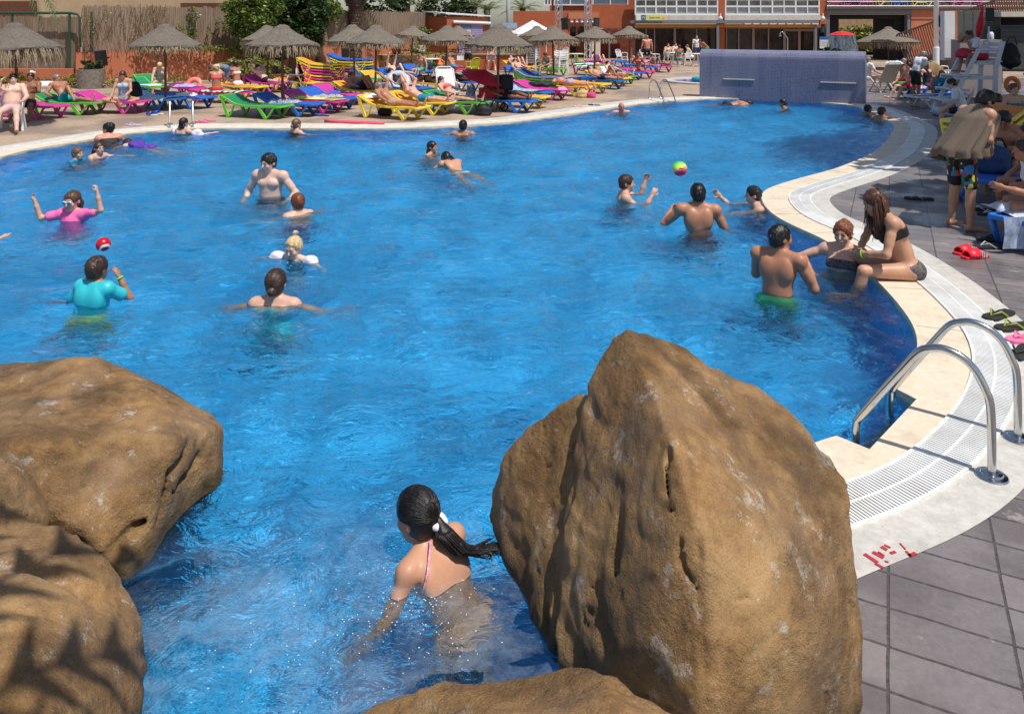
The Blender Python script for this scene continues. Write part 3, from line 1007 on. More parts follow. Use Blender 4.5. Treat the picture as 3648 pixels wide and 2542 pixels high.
# ------------------------------------------------------------------ thatched umbrellas
mthatch = None
def thatch_mat():
    g = N("grey_thatch")
    co = g.coord()
    f = g.noise(g.coord(scale=(1,1,5)), 22, 6, .75)
    f2 = g.noise(co, 5, 4, .7)
    c = g.ramp(f, [(.25, rgb(80,72,64)), (.5, rgb(130,121,110)), (.8, rgb(178,167,152))])
    c = g.mix(g.ramp(f2, [(.45, 0), (.7, .5)]), c, rgb(118,112,106))
    g.l(c, g.b.inputs["Base Color"]); g.b.inputs["Roughness"].default_value = .95
    g.b.inputs["Specular IOR Level"].default_value = .1
    g.l(g.bump(f, 1.0, .05), g.b.inputs["Normal"])
    return g.m
mthatch = thatch_mat()
mfringe = M("dry_fringe", rgb(140,120,98), .95, .35, 30, spec=.1, col2=rgb(176,158,134))
mpost = M("weathered_post", rgb(104,78,52), .8, .25, 12)
def umbrella(label, ap, base_y, R_=.93, za=None, zr=1.84, fr=.17, seed=0, droop=None, post_x=None):
    rnd = random.Random(seed)
    b = at(post_x if post_x else ap[0], base_y)
    za = za or CAM_H-(ap[1]-HOR)*b.y/FPX
    t = thing("thatched_umbrella", label, "umbrella", b, rnd.uniform(0,6), "thatched umbrellas"); t.rotation_euler[0] = R(rnd.uniform(-3,3)); t.rotation_euler[1] = R(rnd.uniform(-3,3))
    prof = [(0.0,za+.02),(.06,za+.02),(.15,za-.015),(.20,za-.055),(.215,za-.09),(.24,za-.11)]
    for k in range(1, 9):
        q = k/8
        prof.append((.24+(R_-.24)*q, za-.11-(za-.11-zr)*(q**.92)+rnd.uniform(-.008,.008)))
    prof += [(R_*.99, zr-.045), (R_*.9, zr-.03), (.3, za-.22), (0.0, za-.12)]
    cm = MB(); nseg = 44
    off = [1+rnd.uniform(-.02,.02) for _ in range(nseg)]
    for r, z in prof:
        for k in range(nseg):
            a = 2*math.pi*k/nseg
            rr = r*off[k]*(1+rnd.uniform(-.02,.02)); zz = z+rnd.uniform(-.016,.016)-(.015*math.sin(3*a+seed) if r > .5 else 0)
            cm.v.append((rr*math.cos(a), rr*math.sin(a), zz))
    for i in range(len(prof)-1):
        for k in range(nseg): cm.f.append((i*nseg+k, (i+1)*nseg+k, (i+1)*nseg+(k+1) % nseg, i*nseg+(k+1) % nseg))
    can = cm.build("canopy", mthatch, t, smooth=70)
    # stray straws standing off the canopy
    st = MB()
    for k in range(300):
        a = rnd.uniform(0, 2*math.pi); q = rnd.random()**.6
        r = .22+(R_-.22)*q; z = za-.11-(za-.11-zr)*(q**.92)
        p = Vector((r*math.cos(a), r*math.sin(a), z)); o = Vector((math.cos(a+rnd.uniform(-.5,.5)), math.sin(a+rnd.uniform(-.5,.5)), rnd.uniform(-.9,-.2)))*rnd.uniform(.05,.11)
        o.z += .03; s = Vector((-math.sin(a), math.cos(a), 0))*.005
        st.add([p-s+Vector((0,0,.006)), p+s+Vector((0,0,.006)), p+o], [(0,1,2)])
    tag(st.build("straw", mthatch, can), kind="stuff")
    fm = MB()
    for k in range(560):
        a = rnd.uniform(0, 2*math.pi); r = R_*rnd.uniform(.88,1.0)
        L_ = fr*rnd.uniform(.45,1.25)
        if droop and math.cos(a-droop[0]-0) > .2: L_ *= droop[1]
        s = Vector((-math.sin(a), math.cos(a), 0))*rnd.uniform(.006,.014)
        p = Vector((r*math.cos(a), r*math.sin(a), zr-.02)); q = p+Vector((rnd.uniform(-.05,.05)+.05*math.cos(a), rnd.uniform(-.05,.05)+.05*math.sin(a), -L_))
        fm.add([p-s, p+s, q+s*.4, q-s*.4], [(0,1,2,3)])
    tag(fm.build("fringe", mfringe, t), kind="stuff")
    MB().tube([(0,0,-.02),(.004,.003,1.0),(0,0,za-.1)], .035, 10).build("post", mpost, t, smooth=40)
    MB().lathe([(.0,.05),(.055,.05),(.055,0)], 12).build("post_sleeve", M("zinc_sleeve", rgb(120,124,128), .5, .1), t)
    return t
UMB = [
 ("largest thatched umbrella with long ragged fringe, at the left edge", (66,84), 452, dict(R_=1.0, fr=.36)),
 ("thatched umbrella in front of the ivy-streaked reed fence, over the checked towel", (590,88), 392, dict(fr=.16)),
 ("thatched umbrella rising behind the large green lounger", (1006,91), 407, dict(R_=.98, fr=.26)),
 ("thatched umbrella half hidden behind the one by the large green lounger", (955,93), 322, dict()),
 ("thatched umbrella in front of the palm trunk", (1266,90), 322, dict(fr=.2)),
 ("thatched umbrella over the lounger stack topped with blue", (1336,92), 366, dict(fr=.16)),
 ("small far thatched umbrella in front of the reed fence, left of the kiosk", (1464,94), 252, dict(fr=.14)),
 ("thatched umbrella whose peak overlaps the orange kiosk", (1609,94), 326, dict(post_x=1585)),
 ("thatched umbrella standing just behind the kiosk-side one", (1632,94), 246, dict(fr=.14)),
 ("thatched umbrella whose post stands beside the red parasol tent", (1784,90), 398, dict(post_x=1772, fr=.2)),
 ("thatched umbrella in front of the white gazebo", (1915,94), 250, dict(R_=.97)),
 ("thatched umbrella over the low stack of mattress loungers", (1975,95), 326, dict(fr=.2)),
 ("thatched umbrella in front of the truss tower with the second loudspeaker", (2116,97), 284, dict(fr=.2)),
 ("rightmost thatched umbrella of the row, below the yellow snack sign", (2242,95), 253, dict(fr=.16)),
 ("wide low thatched umbrella right of the mosaic wall", (3166,97), 246, dict(R_=1.62, za=2.26, zr=1.50, fr=.38)),
]
for i, (lb, ap, by, kw) in enumerate(UMB): umbrella(lb, ap, by, seed=i*13+5, **kw)

# ------------------------------------------------------------------ plastic chairs, tables
mwhite = M("white_plastic", rgb(226,226,224), .4, .05, 6)
mlime = M("lime_plastic", rgb(176,204,10), .42, .06, 6)
def make_chair(mat, label, cat="chair", group=None):
    """monobloc armchair facing -Y, seat .43 m"""
    t = thing("armchair", label, cat, group=group)
    MB().add([(-.23,-.24,.43),(.23,-.24,.43),(.20,.20,.40),(-.20,.20,.40),(-.23,-.24,.405),(.23,-.24,.405),(.20,.20,.375),(-.20,.20,.375)],
             [(0,1,2,3),(7,6,5,4),(0,4,5,1),(1,5,6,2),(2,6,7,3),(3,7,4,0)]).build("seat", mat, t, bevel=.012)
    bk = MB()
    for k in range(6):
        x = -.17+k*.068
        bk.beam((x,.21,.42),(x*1.12,.33,.78),.036,.014,(0,1,0))
    bk.tube([(-.21,.20,.42),(-.235,.30,.68),(-.20,.345,.82),(0,.355,.86),(.20,.345,.82),(.235,.30,.68),(.21,.20,.42)], .018, 6)
    bk.build("backrest", mat, t, smooth=50)
    for s in (-1, 1):
        MB().beam((s*.24,-.22,.43),(s*.27,-.27,0),.05,.045).build("leg", mat, t, bevel=.006)
        MB().beam((s*.20,.20,.40),(s*.24,.33,0),.05,.045).build("leg", mat, t, bevel=.006)
        MB().tube([(s*.245,-.21,.43),(s*.265,-.24,.55),(s*.265,-.20,.64),(s*.262,0,.66),(s*.245,.29,.64)], [.02,.02,.024,.024,.02], 6).build("armrest", mat, t, smooth=50)
    return t
ch0 = make_chair(mwhite, "white plastic armchair under the man in pink striped shorts", group="white plastic chairs")
def place_chair(px, yaw, label, mat=None, z=0.0, first=[True]):
    p = at(*px); p.z = z
    if first[0]:
        first[0] = False; ch0.location = p; ch0.rotation_euler = (0,0,R(yaw)); ch0["label"] = label; return ch0
    return dup(ch0, p, R(yaw), label, "white plastic chairs" if mat is None else "lime green plastic chairs", mats=None if mat is None else {k: mat for k in ("seat","backrest","leg","armrest")})
CHAIR1 = place_chair((38,464), 25, "white plastic armchair under the man in pink striped shorts")
place_chair((2300,228), 70, "white plastic armchair left of the standing man in black shorts")
place_chair((2380,226), 160, "white plastic armchair under the man facing the camera at the far table")
place_chair((2440,232), -60, "white plastic armchair under the woman with the turquoise bikini back")
place_chair((2330,232), 110, "white plastic armchair just right of the standing man in black shorts")
place_chair((2215,226), 40, "white plastic armchair beyond the man with raised knees")
place_chair((1750,250), 180, "white plastic armchair under the sunburnt man facing the camera")
place_chair((3345,290), 100, "white plastic armchair left of the lifeguard chair")
for i in range(7):
    place_chair((1900,252), -30, "white armchair, %s in the chair stack left of the reading woman" % ("topmost" if i == 6 else ORD[i]), None, i*.085)
for i in range(6):
    place_chair((1996,258), -60, "white armchair, %s in the chair stack by the truss tower" % ("topmost" if i == 5 else ORD[i]), None, i*.08)
for i in range(7):
    place_chair((1805,232), -20, "lime chair, %s in the left lime stack" % ("topmost" if i == 6 else ORD[i]), mlime, .22+i*.09)
for i in range(7):
    place_chair((1848,232), -20, "lime chair, %s in the right lime stack" % ("topmost" if i == 6 else ORD[i]), mlime, .22+i*.09)
place_chair((1682,270), -140, "lime chair standing alone near the red parasol tent", mlime)
place_chair((2030,234), 60, "lime chair left of the small round table by the truss tower", mlime)
place_chair((2068,232), -100, "lime chair right of the small round table by the truss tower", mlime)
def table(px, label, r=.42, cat="table"):
    p = at(*px)
    t = thing("table", label, cat, p, 0, "white outdoor tables")
    MB().lathe([(0,.735),(r*.97,.735),(r,.725),(r,.705),(r*.95,.70),(0,.70)], 28).build("table_top", mwhite, t, smooth=40)
    for k in range(4):
        a = R(45+90*k)
        MB().tube([(.10*math.cos(a),.10*math.sin(a),.70),(.16*math.cos(a),.16*math.sin(a),.35),(.34*math.cos(a),.34*math.sin(a),.0)], .022, 6).build("leg", mwhite, t, smooth=50)
    return t
table((2052,236), "small round white table between two lime chairs")
table((1530,262), "round white table in front of the stone planter", .5)
table((2405,230), "white table with the seated group near the mosaic wall", .5)
table((2480,236), "white table at the left end of the mosaic wall", .45)
# ------------------------------------------------------------------ foliage
def leaf_mat(name, c1, c2, tr=.25):
    g = N(name); co = g.coord()
    f = g.noise(co, 1.6, 3, .6); f2 = g.noise(co, 11, 2, .5)
    c = g.mix(f, c1, c2); c = g.mix(g.ramp(f2, [(.35, 0), (.7, .6)]), c, tuple(v*1.6 for v in c2))
    g.l(c, g.b.inputs["Base Color"]); g.b.inputs["Roughness"].default_value = .45
    tl = g.n("BsdfTranslucent"); g.l(c, tl.inputs[0])
    mx = g.n("MixShader"); mx.inputs[0].default_value = tr
    g.l(g.b.outputs[0], mx.inputs[1]); g.l(tl.outputs[0], mx.inputs[2]); g.l(mx.outputs[0], g.out.inputs[0])
    return g.m
mleaf_dark = leaf_mat("dark_leaf", (.022,.045,.012), (.05,.085,.022))
mleaf_ivy = leaf_mat("ivy_leaf", (.06,.11,.02), (.16,.22,.04))
mleaf_yel = leaf_mat("yellowgreen_leaf", (.12,.15,.03), (.24,.24,.05))
mleaf_palm = leaf_mat("palm_leaf", (.07,.10,.03), (.17,.19,.07))
mdry = M("dry_vine", rgb(110,84,60), .9, .3, 20)
mbark = M("bark", rgb(92,76,60), .9, .3, 12, .6, 25)
def leaves(mb, c, rad, n, size, rnd, shell=.55, flat=1.0):
    c = Vector(c)
    for _ in range(n):
        while True:
            p = Vector((rnd.uniform(-1,1), rnd.uniform(-1,1), rnd.uniform(-1,1)))
            if shell*rnd.random() < p.length <= 1: break
        q = c+Vector((p.x*rad[0], p.y*rad[1], p.z*rad[2]))
        a = Vector((rnd.uniform(-1,1), rnd.uniform(-1,1), rnd.uniform(-.6,.6))).normalized()
        b = a.cross(Vector((rnd.uniform(-1,1), rnd.uniform(-1,1), rnd.uniform(-1,1)))).normalized()
        s = size*rnd.uniform(.6,1.3)
        mb.add([q-a*s, q+b*s*.5, q+a*s, q-b*s*.5], [(0,1,2,3)])
def clumpy(mb, c, rad, nclump, per, size, rnd, cl=.35):
    for _ in range(nclump):
        while True:
            p = Vector((rnd.uniform(-1,1), rnd.uniform(-1,1), rnd.uniform(-1,1)))
            if .45 < p.length <= 1: break
        q = Vector(c)+Vector((p.x*rad[0], p.y*rad[1], p.z*rad[2]))
        k = cl*rnd.uniform(.6,1.3)
        leaves(mb, q, (k*rad[0]*.7, k*rad[1]*.7, k*rad[2]*.6), per, size, rnd, .2)
def plant(name, label, cat, loc, parts, mat, seed, group=None, stem=None):
    """parts: (centre, radii, clumps, leaves per clump, leaf size)"""
    rnd = random.Random(seed)
    t = thing(name, label, cat, loc, 0, group)
    mb = MB()
    for c, r, nc, per, sz in parts: clumpy(mb, c, r, nc, per, sz, rnd)
    mb.build("crown" if "tree" in name else "foliage", mat, t)
    st = MB()
    for pts, r in (stem or [([(0,0,-.05),(0,0,.3)], [.03,.02])]): st.tube(pts, r, 7)
    st.build("trunk" if "tree" in name else "stem", mbark, t, smooth=1)
    return t
def frond(mb, base, direction, length, droop, rnd, wid=.42, n=26):
    d = Vector(direction).normalized(); pts = []
    p = Vector(base); v = d.copy()
    for i in range(n+1):
        pts.append(p.copy()); p = p+v*(length/n); v = (v+Vector((0,0,-droop/n))).normalized()
    for i in range(2, n):
        t = i/n
        L = wid*math.sin(math.pi*min(1, .15+.85*t))**.7
        ax_ = (pts[i+1]-pts[i-1]).normalized()
        sd = ax_.cross(Vector((0,0,1))).normalized(); up = sd.cross(ax_)
        for s in (-1, 1):
            tip = pts[i]+(sd*s*.8+ax_*.55+up*rnd.uniform(.0,.25)-Vector((0,0,.25)))*L
            w_ = ax_*(length/n*.34)
            mb.add([pts[i]-w_, pts[i]+w_, tip], [(0,1,2)])
    mb.tube(pts[::4]+[pts[-1]], [.022-.019*k/len(pts[::4]) for k in range(len(pts[::4])+1)], 5)

# ------------------------------------------------------------------ retaining wall, reed fence, building behind
def plaster(name, c1, c2, sc=1.2):
    g = N(name); co = g.coord()
    f = g.noise(co, sc, 6, .65); f2 = g.noise(co, 30, 3, .6)
    c = g.ramp(f, [(.35, c1), (.7, c2)])
    st = g.noise(g.coord(scale=(3,3,.3)), 2.5, 4, .6)
    c = g.mix(g.ramp(st, [(.55, 0), (.75, .35)]), c, tuple(v*.7 for v in c1))
    g.l(c, g.b.inputs["Base Color"]); g.b.inputs["Roughness"].default_value = .85
    g.l(g.bump(f2, .2, .01), g.b.inputs["Normal"])
    return g.m
morange = plaster("terracotta_plaster", rgb(184,108,76), rgb(198,124,90))
morange2 = plaster("deep_terracotta_plaster", rgb(164,86,52), rgb(178,98,62))
mbeige = plaster("beige_plaster", rgb(176,150,118), rgb(190,166,134))
mbrown = M("brown_timber", rgb(96,58,36), .7, .15, 5)
mgrey = M("grey_paint", rgb(112,114,120), .5, .08, 5)
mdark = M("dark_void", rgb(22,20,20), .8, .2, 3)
mwp = M("white_paint", rgb(224,224,226), .45, .04, 5)
mblk = M("black_plastic", rgb(26,26,28), .5, .1, 30)
def wall_run(mb, pts, z0, z1, th, back=True):
    P2 = [Vector(p) for p in pts]
    off = []
    for i, p in enumerate(P2):
        d = (P2[min(i+1,len(P2)-1)]-P2[max(i-1,0)]).normalized()
        off.append(p+Vector((-d.y, d.x))*th)
    mb.prism(P2+off[::-1], z0, z1)
wl = [(-17.2,29.9),(-14.6,31.8),(-12.0,33.9),(-10.4,36.9),(-8.86,39.6),(-7.4,42.2),(-6.0,44.6)]
wt = thing("garden_wall", "long terracotta plastered retaining wall below the reed fence", "wall", (-17.2,29.9,0))
mb = MB(); wall_run(mb, [(x+17.2,y-29.9) for x, y in wl], -.1, 1.27, .28); mb.build("wall_body", morange, wt)
mb = MB(); wall_run(mb, [(x+17.2,y-29.9+.02) for x, y in wl], 1.272, 1.30, .24); mb.build("wall_cap", morange2, wt)
t = thing("garden_wall", "low terracotta wall at the left edge behind the largest umbrella", "wall", (-24,30.0,0))
MB().box((3.3,.15,.30),(6.6,.25,.70)).build("wall_body", morange, t)
def reed_mat():
    g = N("reed_screen"); co = g.coord()
    f = g.noise(g.coord(scale=(1,1,.03)), 26, 4, .7); f2 = g.noise(g.coord(scale=(1,1,.6)), 1.1, 5, .65)
    c = g.ramp(f, [(.3, rgb(96,80,66)), (.7, rgb(168,146,126))])
    c = g.mix(g.ramp(f2, [(.45, 0), (.7, .55)]), c, rgb(112,92,78))
    g.l(c, g.b.inputs["Base Color"]); g.b.inputs["Roughness"].default_value = .9
    g.l(g.bump(f, .8, .03), g.b.inputs["Normal"])
    return g.m
mreed = reed_mat()
def reed(pts, z0, z1, label, seed):
    rnd = random.Random(seed)
    o = Vector((*pts[0], 0))
    t = thing("reed_fence", label, "fence", o, 0)
    mb = MB()
    for (xa, ya), (xb, yb) in zip(pts[:-1], pts[1:]):
        n_ = int(Vector((xb-xa, yb-ya)).length/.05)
        for k in range(n_):
            q = k/n_; x, y = xa+(xb-xa)*q-o.x, ya+(yb-ya)*q-o.y
            d = Vector((xb-xa, yb-ya, 0)).normalized()*.029
            j = rnd.uniform(-.012,.012); h = z1+rnd.uniform(-.05,.05)
            mb.add([(x-d.x,y-d.y+j,z0),(x+d.x,y+d.y+j,z0),(x+d.x,y+d.y+j,h),(x-d.x,y-d.y+j,h),
                    (x,y+.03,z0),(x,y+.03,h)], [(0,1,2,3),(1,4,5,2),(4,0,3,5)])
    mb.build("reed_screen", mreed, t)
    return t
fl = [(x+.05,y+.42) for x, y in wl]
reed(fl[:3], 1.15, 3.16, "tall reed screen fence streaked with dry ivy, left of the green creeper", 3)
reed(fl[2:]+[(-5.2,46.4)], 1.15, 3.14, "tall reed screen fence behind the palm trunk, reaching to the kiosk", 4)
reed([(-24,30.6),(-17.4,30.6)], .3, 2.72, "lower reed screen fence under the green pipe rail at the left", 5)
t = thing("pipe_rail", "dark green pipe rail bent down above the left reed fence", "rail", (-24,30.3,0))
mgreen = M("green_paint", rgb(24,74,58), .45, .1, 10)
zt = 2.86
MB().tube([(0,0,zt),(6.35,0,zt),(6.62,0,zt-.05),(6.72,0,zt-.2),(6.74,0,1.5)], .05, 8).build("rail", mgreen, t, smooth=40)
for x in (1.5,4.0,6.3): MB().tube([(x,.02,.3),(x,.02,zt)], .045, 8).build("post", mgreen, t, smooth=40)
MB().tube([(7.15,.1,1.2),(7.15,.1,2.9)], .05, 8).build("post", mgreen, t, smooth=40)
# building behind
t = thing("house", "beige rendered house behind the left reed fence", "building", (-38,39,0))
MB().box((12,4,4.5),(27,8,9)).build("wall", mbeige, t)
for x, w_ in ((12.45,2.2),(24.3,2.0)): MB().box((x,-.03,1.9),(w_,.1,3.4)).build("door", mbrown, t)
MB().box((18.4,-.02,2.35),(2.4,.08,1.5)).build("window", mdark, t)
gm2 = MB()
for k in range(13): gm2.box((17.3+k*.18,-.1,2.35),(.03,.03,1.6))
for z in (1.6,2.35,3.1): gm2.box((18.4,-.13,z),(2.4,.03,.03))
gm2.build("window_grille", mblk, t)
MB().box((25.2,-.3,3.35),(8,.6,.28)).build("balcony_edge", mbrown, t)

# ivy, creepers, trees
rnd = random.Random(5)
def ivy(label, spots, mat, seed, name="ivy_plant", dry=0):
    rnd = random.Random(seed)
    t = thing(name, label, "ivy", (0,0,0))
    mb = MB()
    for (px, py, d), r, n_, s in spots:
        leaves(mb, atd(px, py, d), (r[0], .14, r[1]), n_, s, rnd, .1)
    mb.build("foliage", mat, t)
    st = MB()
    for (px, py, d), r, n_, s in spots:
        p = atd(px, py, d)
        for _ in range(4+dry):
            a = p+Vector((rnd.uniform(-1,1)*r[0], -.02, rnd.uniform(-1,1)*r[1])); b = a+Vector((rnd.uniform(-.2,.2), 0, -rnd.uniform(.2,.8)))
            st.tube([a, (a+b)/2+Vector((rnd.uniform(-.06,.06),-.02,0)), b], .010, 4)
    st.build("stem", mdry, t)
    return t
ivy("dry brown ivy hanging over the left part of the reed fence", [((360+rnd.uniform(-40,240),40+rnd.uniform(-5,110),29.9),(.35,.4),16,.05) for _ in range(16)], mleaf_yel, 2, dry=14)
ivy("fresh green ivy patches climbing the reed fence near the creeper tree", [((690,50,32.6),(.3,.35),90,.07),((683,120,32.6),(.22,.4),80,.07),((772,85,33.2),(.1,.35),40,.06),((745,120,33),(.1,.4),40,.06),((650,90,32.2),(.3,.3),40,.06),((800,110,33.4),(.1,.2),20,.06)], mleaf_ivy, 3)
ivy("yellow-green ivy spilling over the top of the terracotta wall", [((x,172+4*math.sin(x),d),(.5,.16),70,.07) for x, d in zip(range(500,880,22), np.linspace(30.9,33.4,18))]+[((850,185,33),(.5,.5),160,.08)], mleaf_yel, 4)
lw = lambda px, py, d: atd(px, py, d)
c = lw(905,30,32.9)
plant("creeper_tree", "dense creeper-covered tree rising above the reed fence, leftmost of the green trees", "tree", (c.x,c.y,0),
      [((0,0,2.9),(1.3,.6,1.3),80,60,.10),((.15,-.1,1.75),(.75,.4,1.1),45,60,.09)], mleaf_ivy, 21, stem=[([(0,.3,0),(.1,.2,1.5),(0,0,3.2)],[.2,.16,.08])])
c = lw(1035,40,35.2)
plant("dark_tree", "dark green tree between the creeper tree and the palm trunk", "tree", (c.x,c.y,0),
      [((0,0,3.0),(1.7,.7,1.4),110,70,.11),((.6,0,2.1),(1.1,.6,1.1),60,60,.10)], mleaf_dark, 22, stem=[([(0,.2,0),(.1,.2,1.5),(0,0,3.2)],[.2,.16,.08])])
c = lw(1130,30,37.2)
plant("bright_tree", "sunlit bushy tree just left of the palm trunk", "tree", (c.x,c.y,0),
      [((0,0,3.3),(1.1,.9,1.4),50,60,.10),((-.4,0,2.2),(.8,.7,1.2),25,60,.09)], mleaf_ivy, 23, stem=[([(0,.2,0),(.1,.2,1.5),(0,0,3.2)],[.2,.16,.08])])
c = lw(1340,20,47.0)
plant("dark_tree", "dark green tree behind the reed fence, just right of the palm trunk", "tree", (c.x,c.y,0),
      [((0,0,3.6),(2.0,1.2,1.3),70,60,.13)], mleaf_dark, 24, stem=[([(0,.2,0),(.1,.2,1.5),(0,0,3.2)],[.2,.16,.08])])
c = lw(1590,10,56.0)
plant("dark_tree", "dark green tree behind the orange kiosk roof", "tree", (c.x,c.y,0),
      [((0,0,4.0),(2.2,1.2,1.5),70,60,.14)], mleaf_dark, 25, stem=[([(0,.2,0),(.1,.2,1.5),(0,0,3.2)],[.2,.16,.08])])
c = at(900,300); c = Vector((-10.9,32.0,0))
plant("shrub", "rounded yellow-green shrub behind the lying man in black shorts", "shrub", c,
      [((0,0,.55),(1.35,.7,.55),60,70,.07)], mleaf_yel, 26)
plant("fern", "dark fern-like shrub above the rounded shrub, beneath the umbrella", "shrub", (-10.6,33.1,0),
      [((0,0,1.15),(.9,.4,.45),30,60,.09)], mleaf_dark, 27)
def cover(label, spots, mat, seed, name="ground_cover"):
    rnd = random.Random(seed); mb = MB()
    for c, r, n_ in spots: clumpy(mb, c, r, n_, 40, .055, rnd, .4)
    return tag(mb.build(name, mat), label, "ground cover", kind="stuff")
cover("low yellow-green ground cover at the foot of the wall", [((-16.2,28.9,.15),(1.6,.5,.35),50),((-18.9,28.6,.15),(1.3,.5,.45),40),((-13.7,29.6,.12),(1.2,.4,.3),20)], mleaf_yel, 31)
cover("low ground cover around the palm base", [((-8.4,38.4,.25),(1.6,.5,.25),40)], mleaf_yel, 32)
# planters of rough stone
def stone_mat():
    g = N("rubble_stone"); co = g.coord()
    v = g.n("TexVoronoi"); v.feature = 'DISTANCE_TO_EDGE'; v.inputs["Scale"].default_value = 3.6; g.l(co, v.inputs["Vector"])
    f = g.noise(co, 6, 5, .7)
    c = g.ramp(f, [(.3, rgb(150,112,76)), (.7, rgb(198,164,124))])
    c = g.mix(g.ramp(v.outputs["Distance"], [(.02, 1), (.07, 0)]), c, rgb(84,62,44))
    g.l(c, g.b.inputs["Base Color"]); g.b.inputs["Roughness"].default_value = .9
    g.l(g.bump(v.outputs["Distance"], .7, .05), g.b.inputs["Normal"])
    return g.m
mrubble = stone_mat()
def planter(label, loc, r, h, leafm, seed, sx=1.0):
    t = thing("stone_planter", label, "planter", loc)
    MB().lathe([(r,0),(r*1.02,h),(r*.8,h),(r*.78,h-.12),(0,h-.12)], 22, jit=.02).build("planter_wall", (mrubble if leafm is not mleaf_dark else M('grey_rubble', rgb(122,112,104), .95, .35, 9, .8, 14)), t).scale = (sx,1,1)
    rnd = random.Random(seed); mb = MB(); clumpy(mb, (0,0,h+.12), (r*.9*sx,r*.7,.25), 26, 40, .06, rnd)
    mb.build("plant", leafm, t)
    return t
planter("grey stone planter with a dark shrub below the left loudspeaker", (-15.9,28.6,0), .46, .72, mleaf_dark, 41)
planter("honey-coloured rubble stone planter with a clay jar, behind the round white table", (-4.7,41.0,0), 1.55, .78, mleaf_yel, 42, 1.6)
t = thing("clay_jar", "terracotta jar lying on its side in the stone planter", "jar", (-6.0,40.2,.98), R(160))
j = MB().lathe([(0,0),(.18,.02),(.30,.2),(.31,.36),(.22,.52),(.14,.60),(.18,.66),(.15,.66),(.11,.60),(0,.55)], 20)
j.v = [(x*.8,y*.8,z*.8) for x,y,z in j.v]; j.build("jar_body", M("terracotta", rgb(170,96,62), .8, .15, 6), t, smooth=40).rotation_euler = (R(78), 0, R(60))
ivy("green creeper on the wall corner beside the small far umbrella", [((1478,160+k*12,43.5),(.3,.25),60,.07) for k in range(6)]+[((1515,170,43.5),(.25,.4),50,.07)], mleaf_yel, 43)
ivy("leafy bush at the corner of the kiosk", [((1500,110,45.5),(.4,.3),120,.1),((1530,118,45.3),(.3,.25),80,.09)], mleaf_ivy, 44)
# palms
def palm_trunk(t, r, h, rnd):
    pr = []; z = 0
    while z < h:
        q = .62+.5*abs(.35-z/h) if z/h < .8 else 1.05+.5*(z/h-.8)/.2
        pr += [(r*q*1.06, z), (r*q*.93, z+.055)]; z += .075
    mb = MB().lathe(pr, 18, jit=.05)
    mb.build("trunk", M("palm_bark", rgb(104,84,68), .95, .4, 18, .8, 40, col2=rgb(142,122,104)), t)
rnd = random.Random(8)
c = atd(1268,205,40.3); t = thing("palm_tree", "thick palm trunk in front of the reed fence, crown out of sight", "tree", (c.x,c.y,0))
palm_trunk(t, .48, 4.2, rnd)
fm = MB()
for k in range(26):
    a = k*2.4; frond(fm, (0,0,4.6), (math.cos(a), math.sin(a), .9 if k % 2 else .35), 2.8, 1.3, rnd, .5, 20)
fm.build("crown", mleaf_palm, t)
MB().lathe([(.3,4.1),(.55,4.4),(.4,4.8),(0,5.0)], 14, jit=.1).build("crown_base", mbark, t)
def bush_palm(label, px, py, d, seed, L=1.9, n_=22):
    rnd = random.Random(seed)
    c = atd(px, py, d); t = thing("palm_tree", label, "tree", (c.x,c.y,0), 0, "low palms behind the kiosk")
    fm = MB(); hz = c.z
    for k in range(n_):
        a = k*2.4+seed; frond(fm, (0,0,hz), (math.cos(a), math.sin(a), rnd.uniform(.2,1.4)), L*rnd.uniform(.7,1.1), 1.1, rnd, .34, 16)
    fm.build("crown", mleaf_palm, t)
    MB().tube([(0,0,0),(0,0,hz+.1)], [.28,.22], 10).build("trunk", mbark, t, smooth=1)
bush_palm("low palm with fresh green fronds right behind the kiosk roof", 1735, 40, 54, 61)
bush_palm("low palm left of the plain grey lamp pole, fronds half dry", 1690, 30, 56, 62)
bush_palm("low palm with yellowish fronds between the lamp pole and the orange building", 1862, 36, 56, 63)
bush_palm("low palm behind the reed fence left of the kiosk", 1450, 22, 54, 64, 1.7)
# palm frond tips hanging in at the top left
rnd = random.Random(9)
t = thing("palm_tree", "palm tree at the left whose frond tips hang into the top left corner", "tree", (-16.0,27.2,0))
MB().tube([(-3.4,.6,0),(-3.3,.6,2.5),(-3.2,.6,4.4)], [.3,.24,.22], 12).build("trunk", mbark, t, smooth=1)
fm = MB()
for dx, dz, L in ((1.0,.35,4.2),(.8,.9,4.6),(1.0,.1,3.4),(.2,.5,3.0),(-.8,.4,3.0),(-.6,.9,3.0)):
    frond(fm, (-3.2,.6,4.35), (dx, rnd.uniform(-.3,.1), dz), L, 2.6, rnd, .5, 30)
fm.build("crown", mleaf_palm, t)

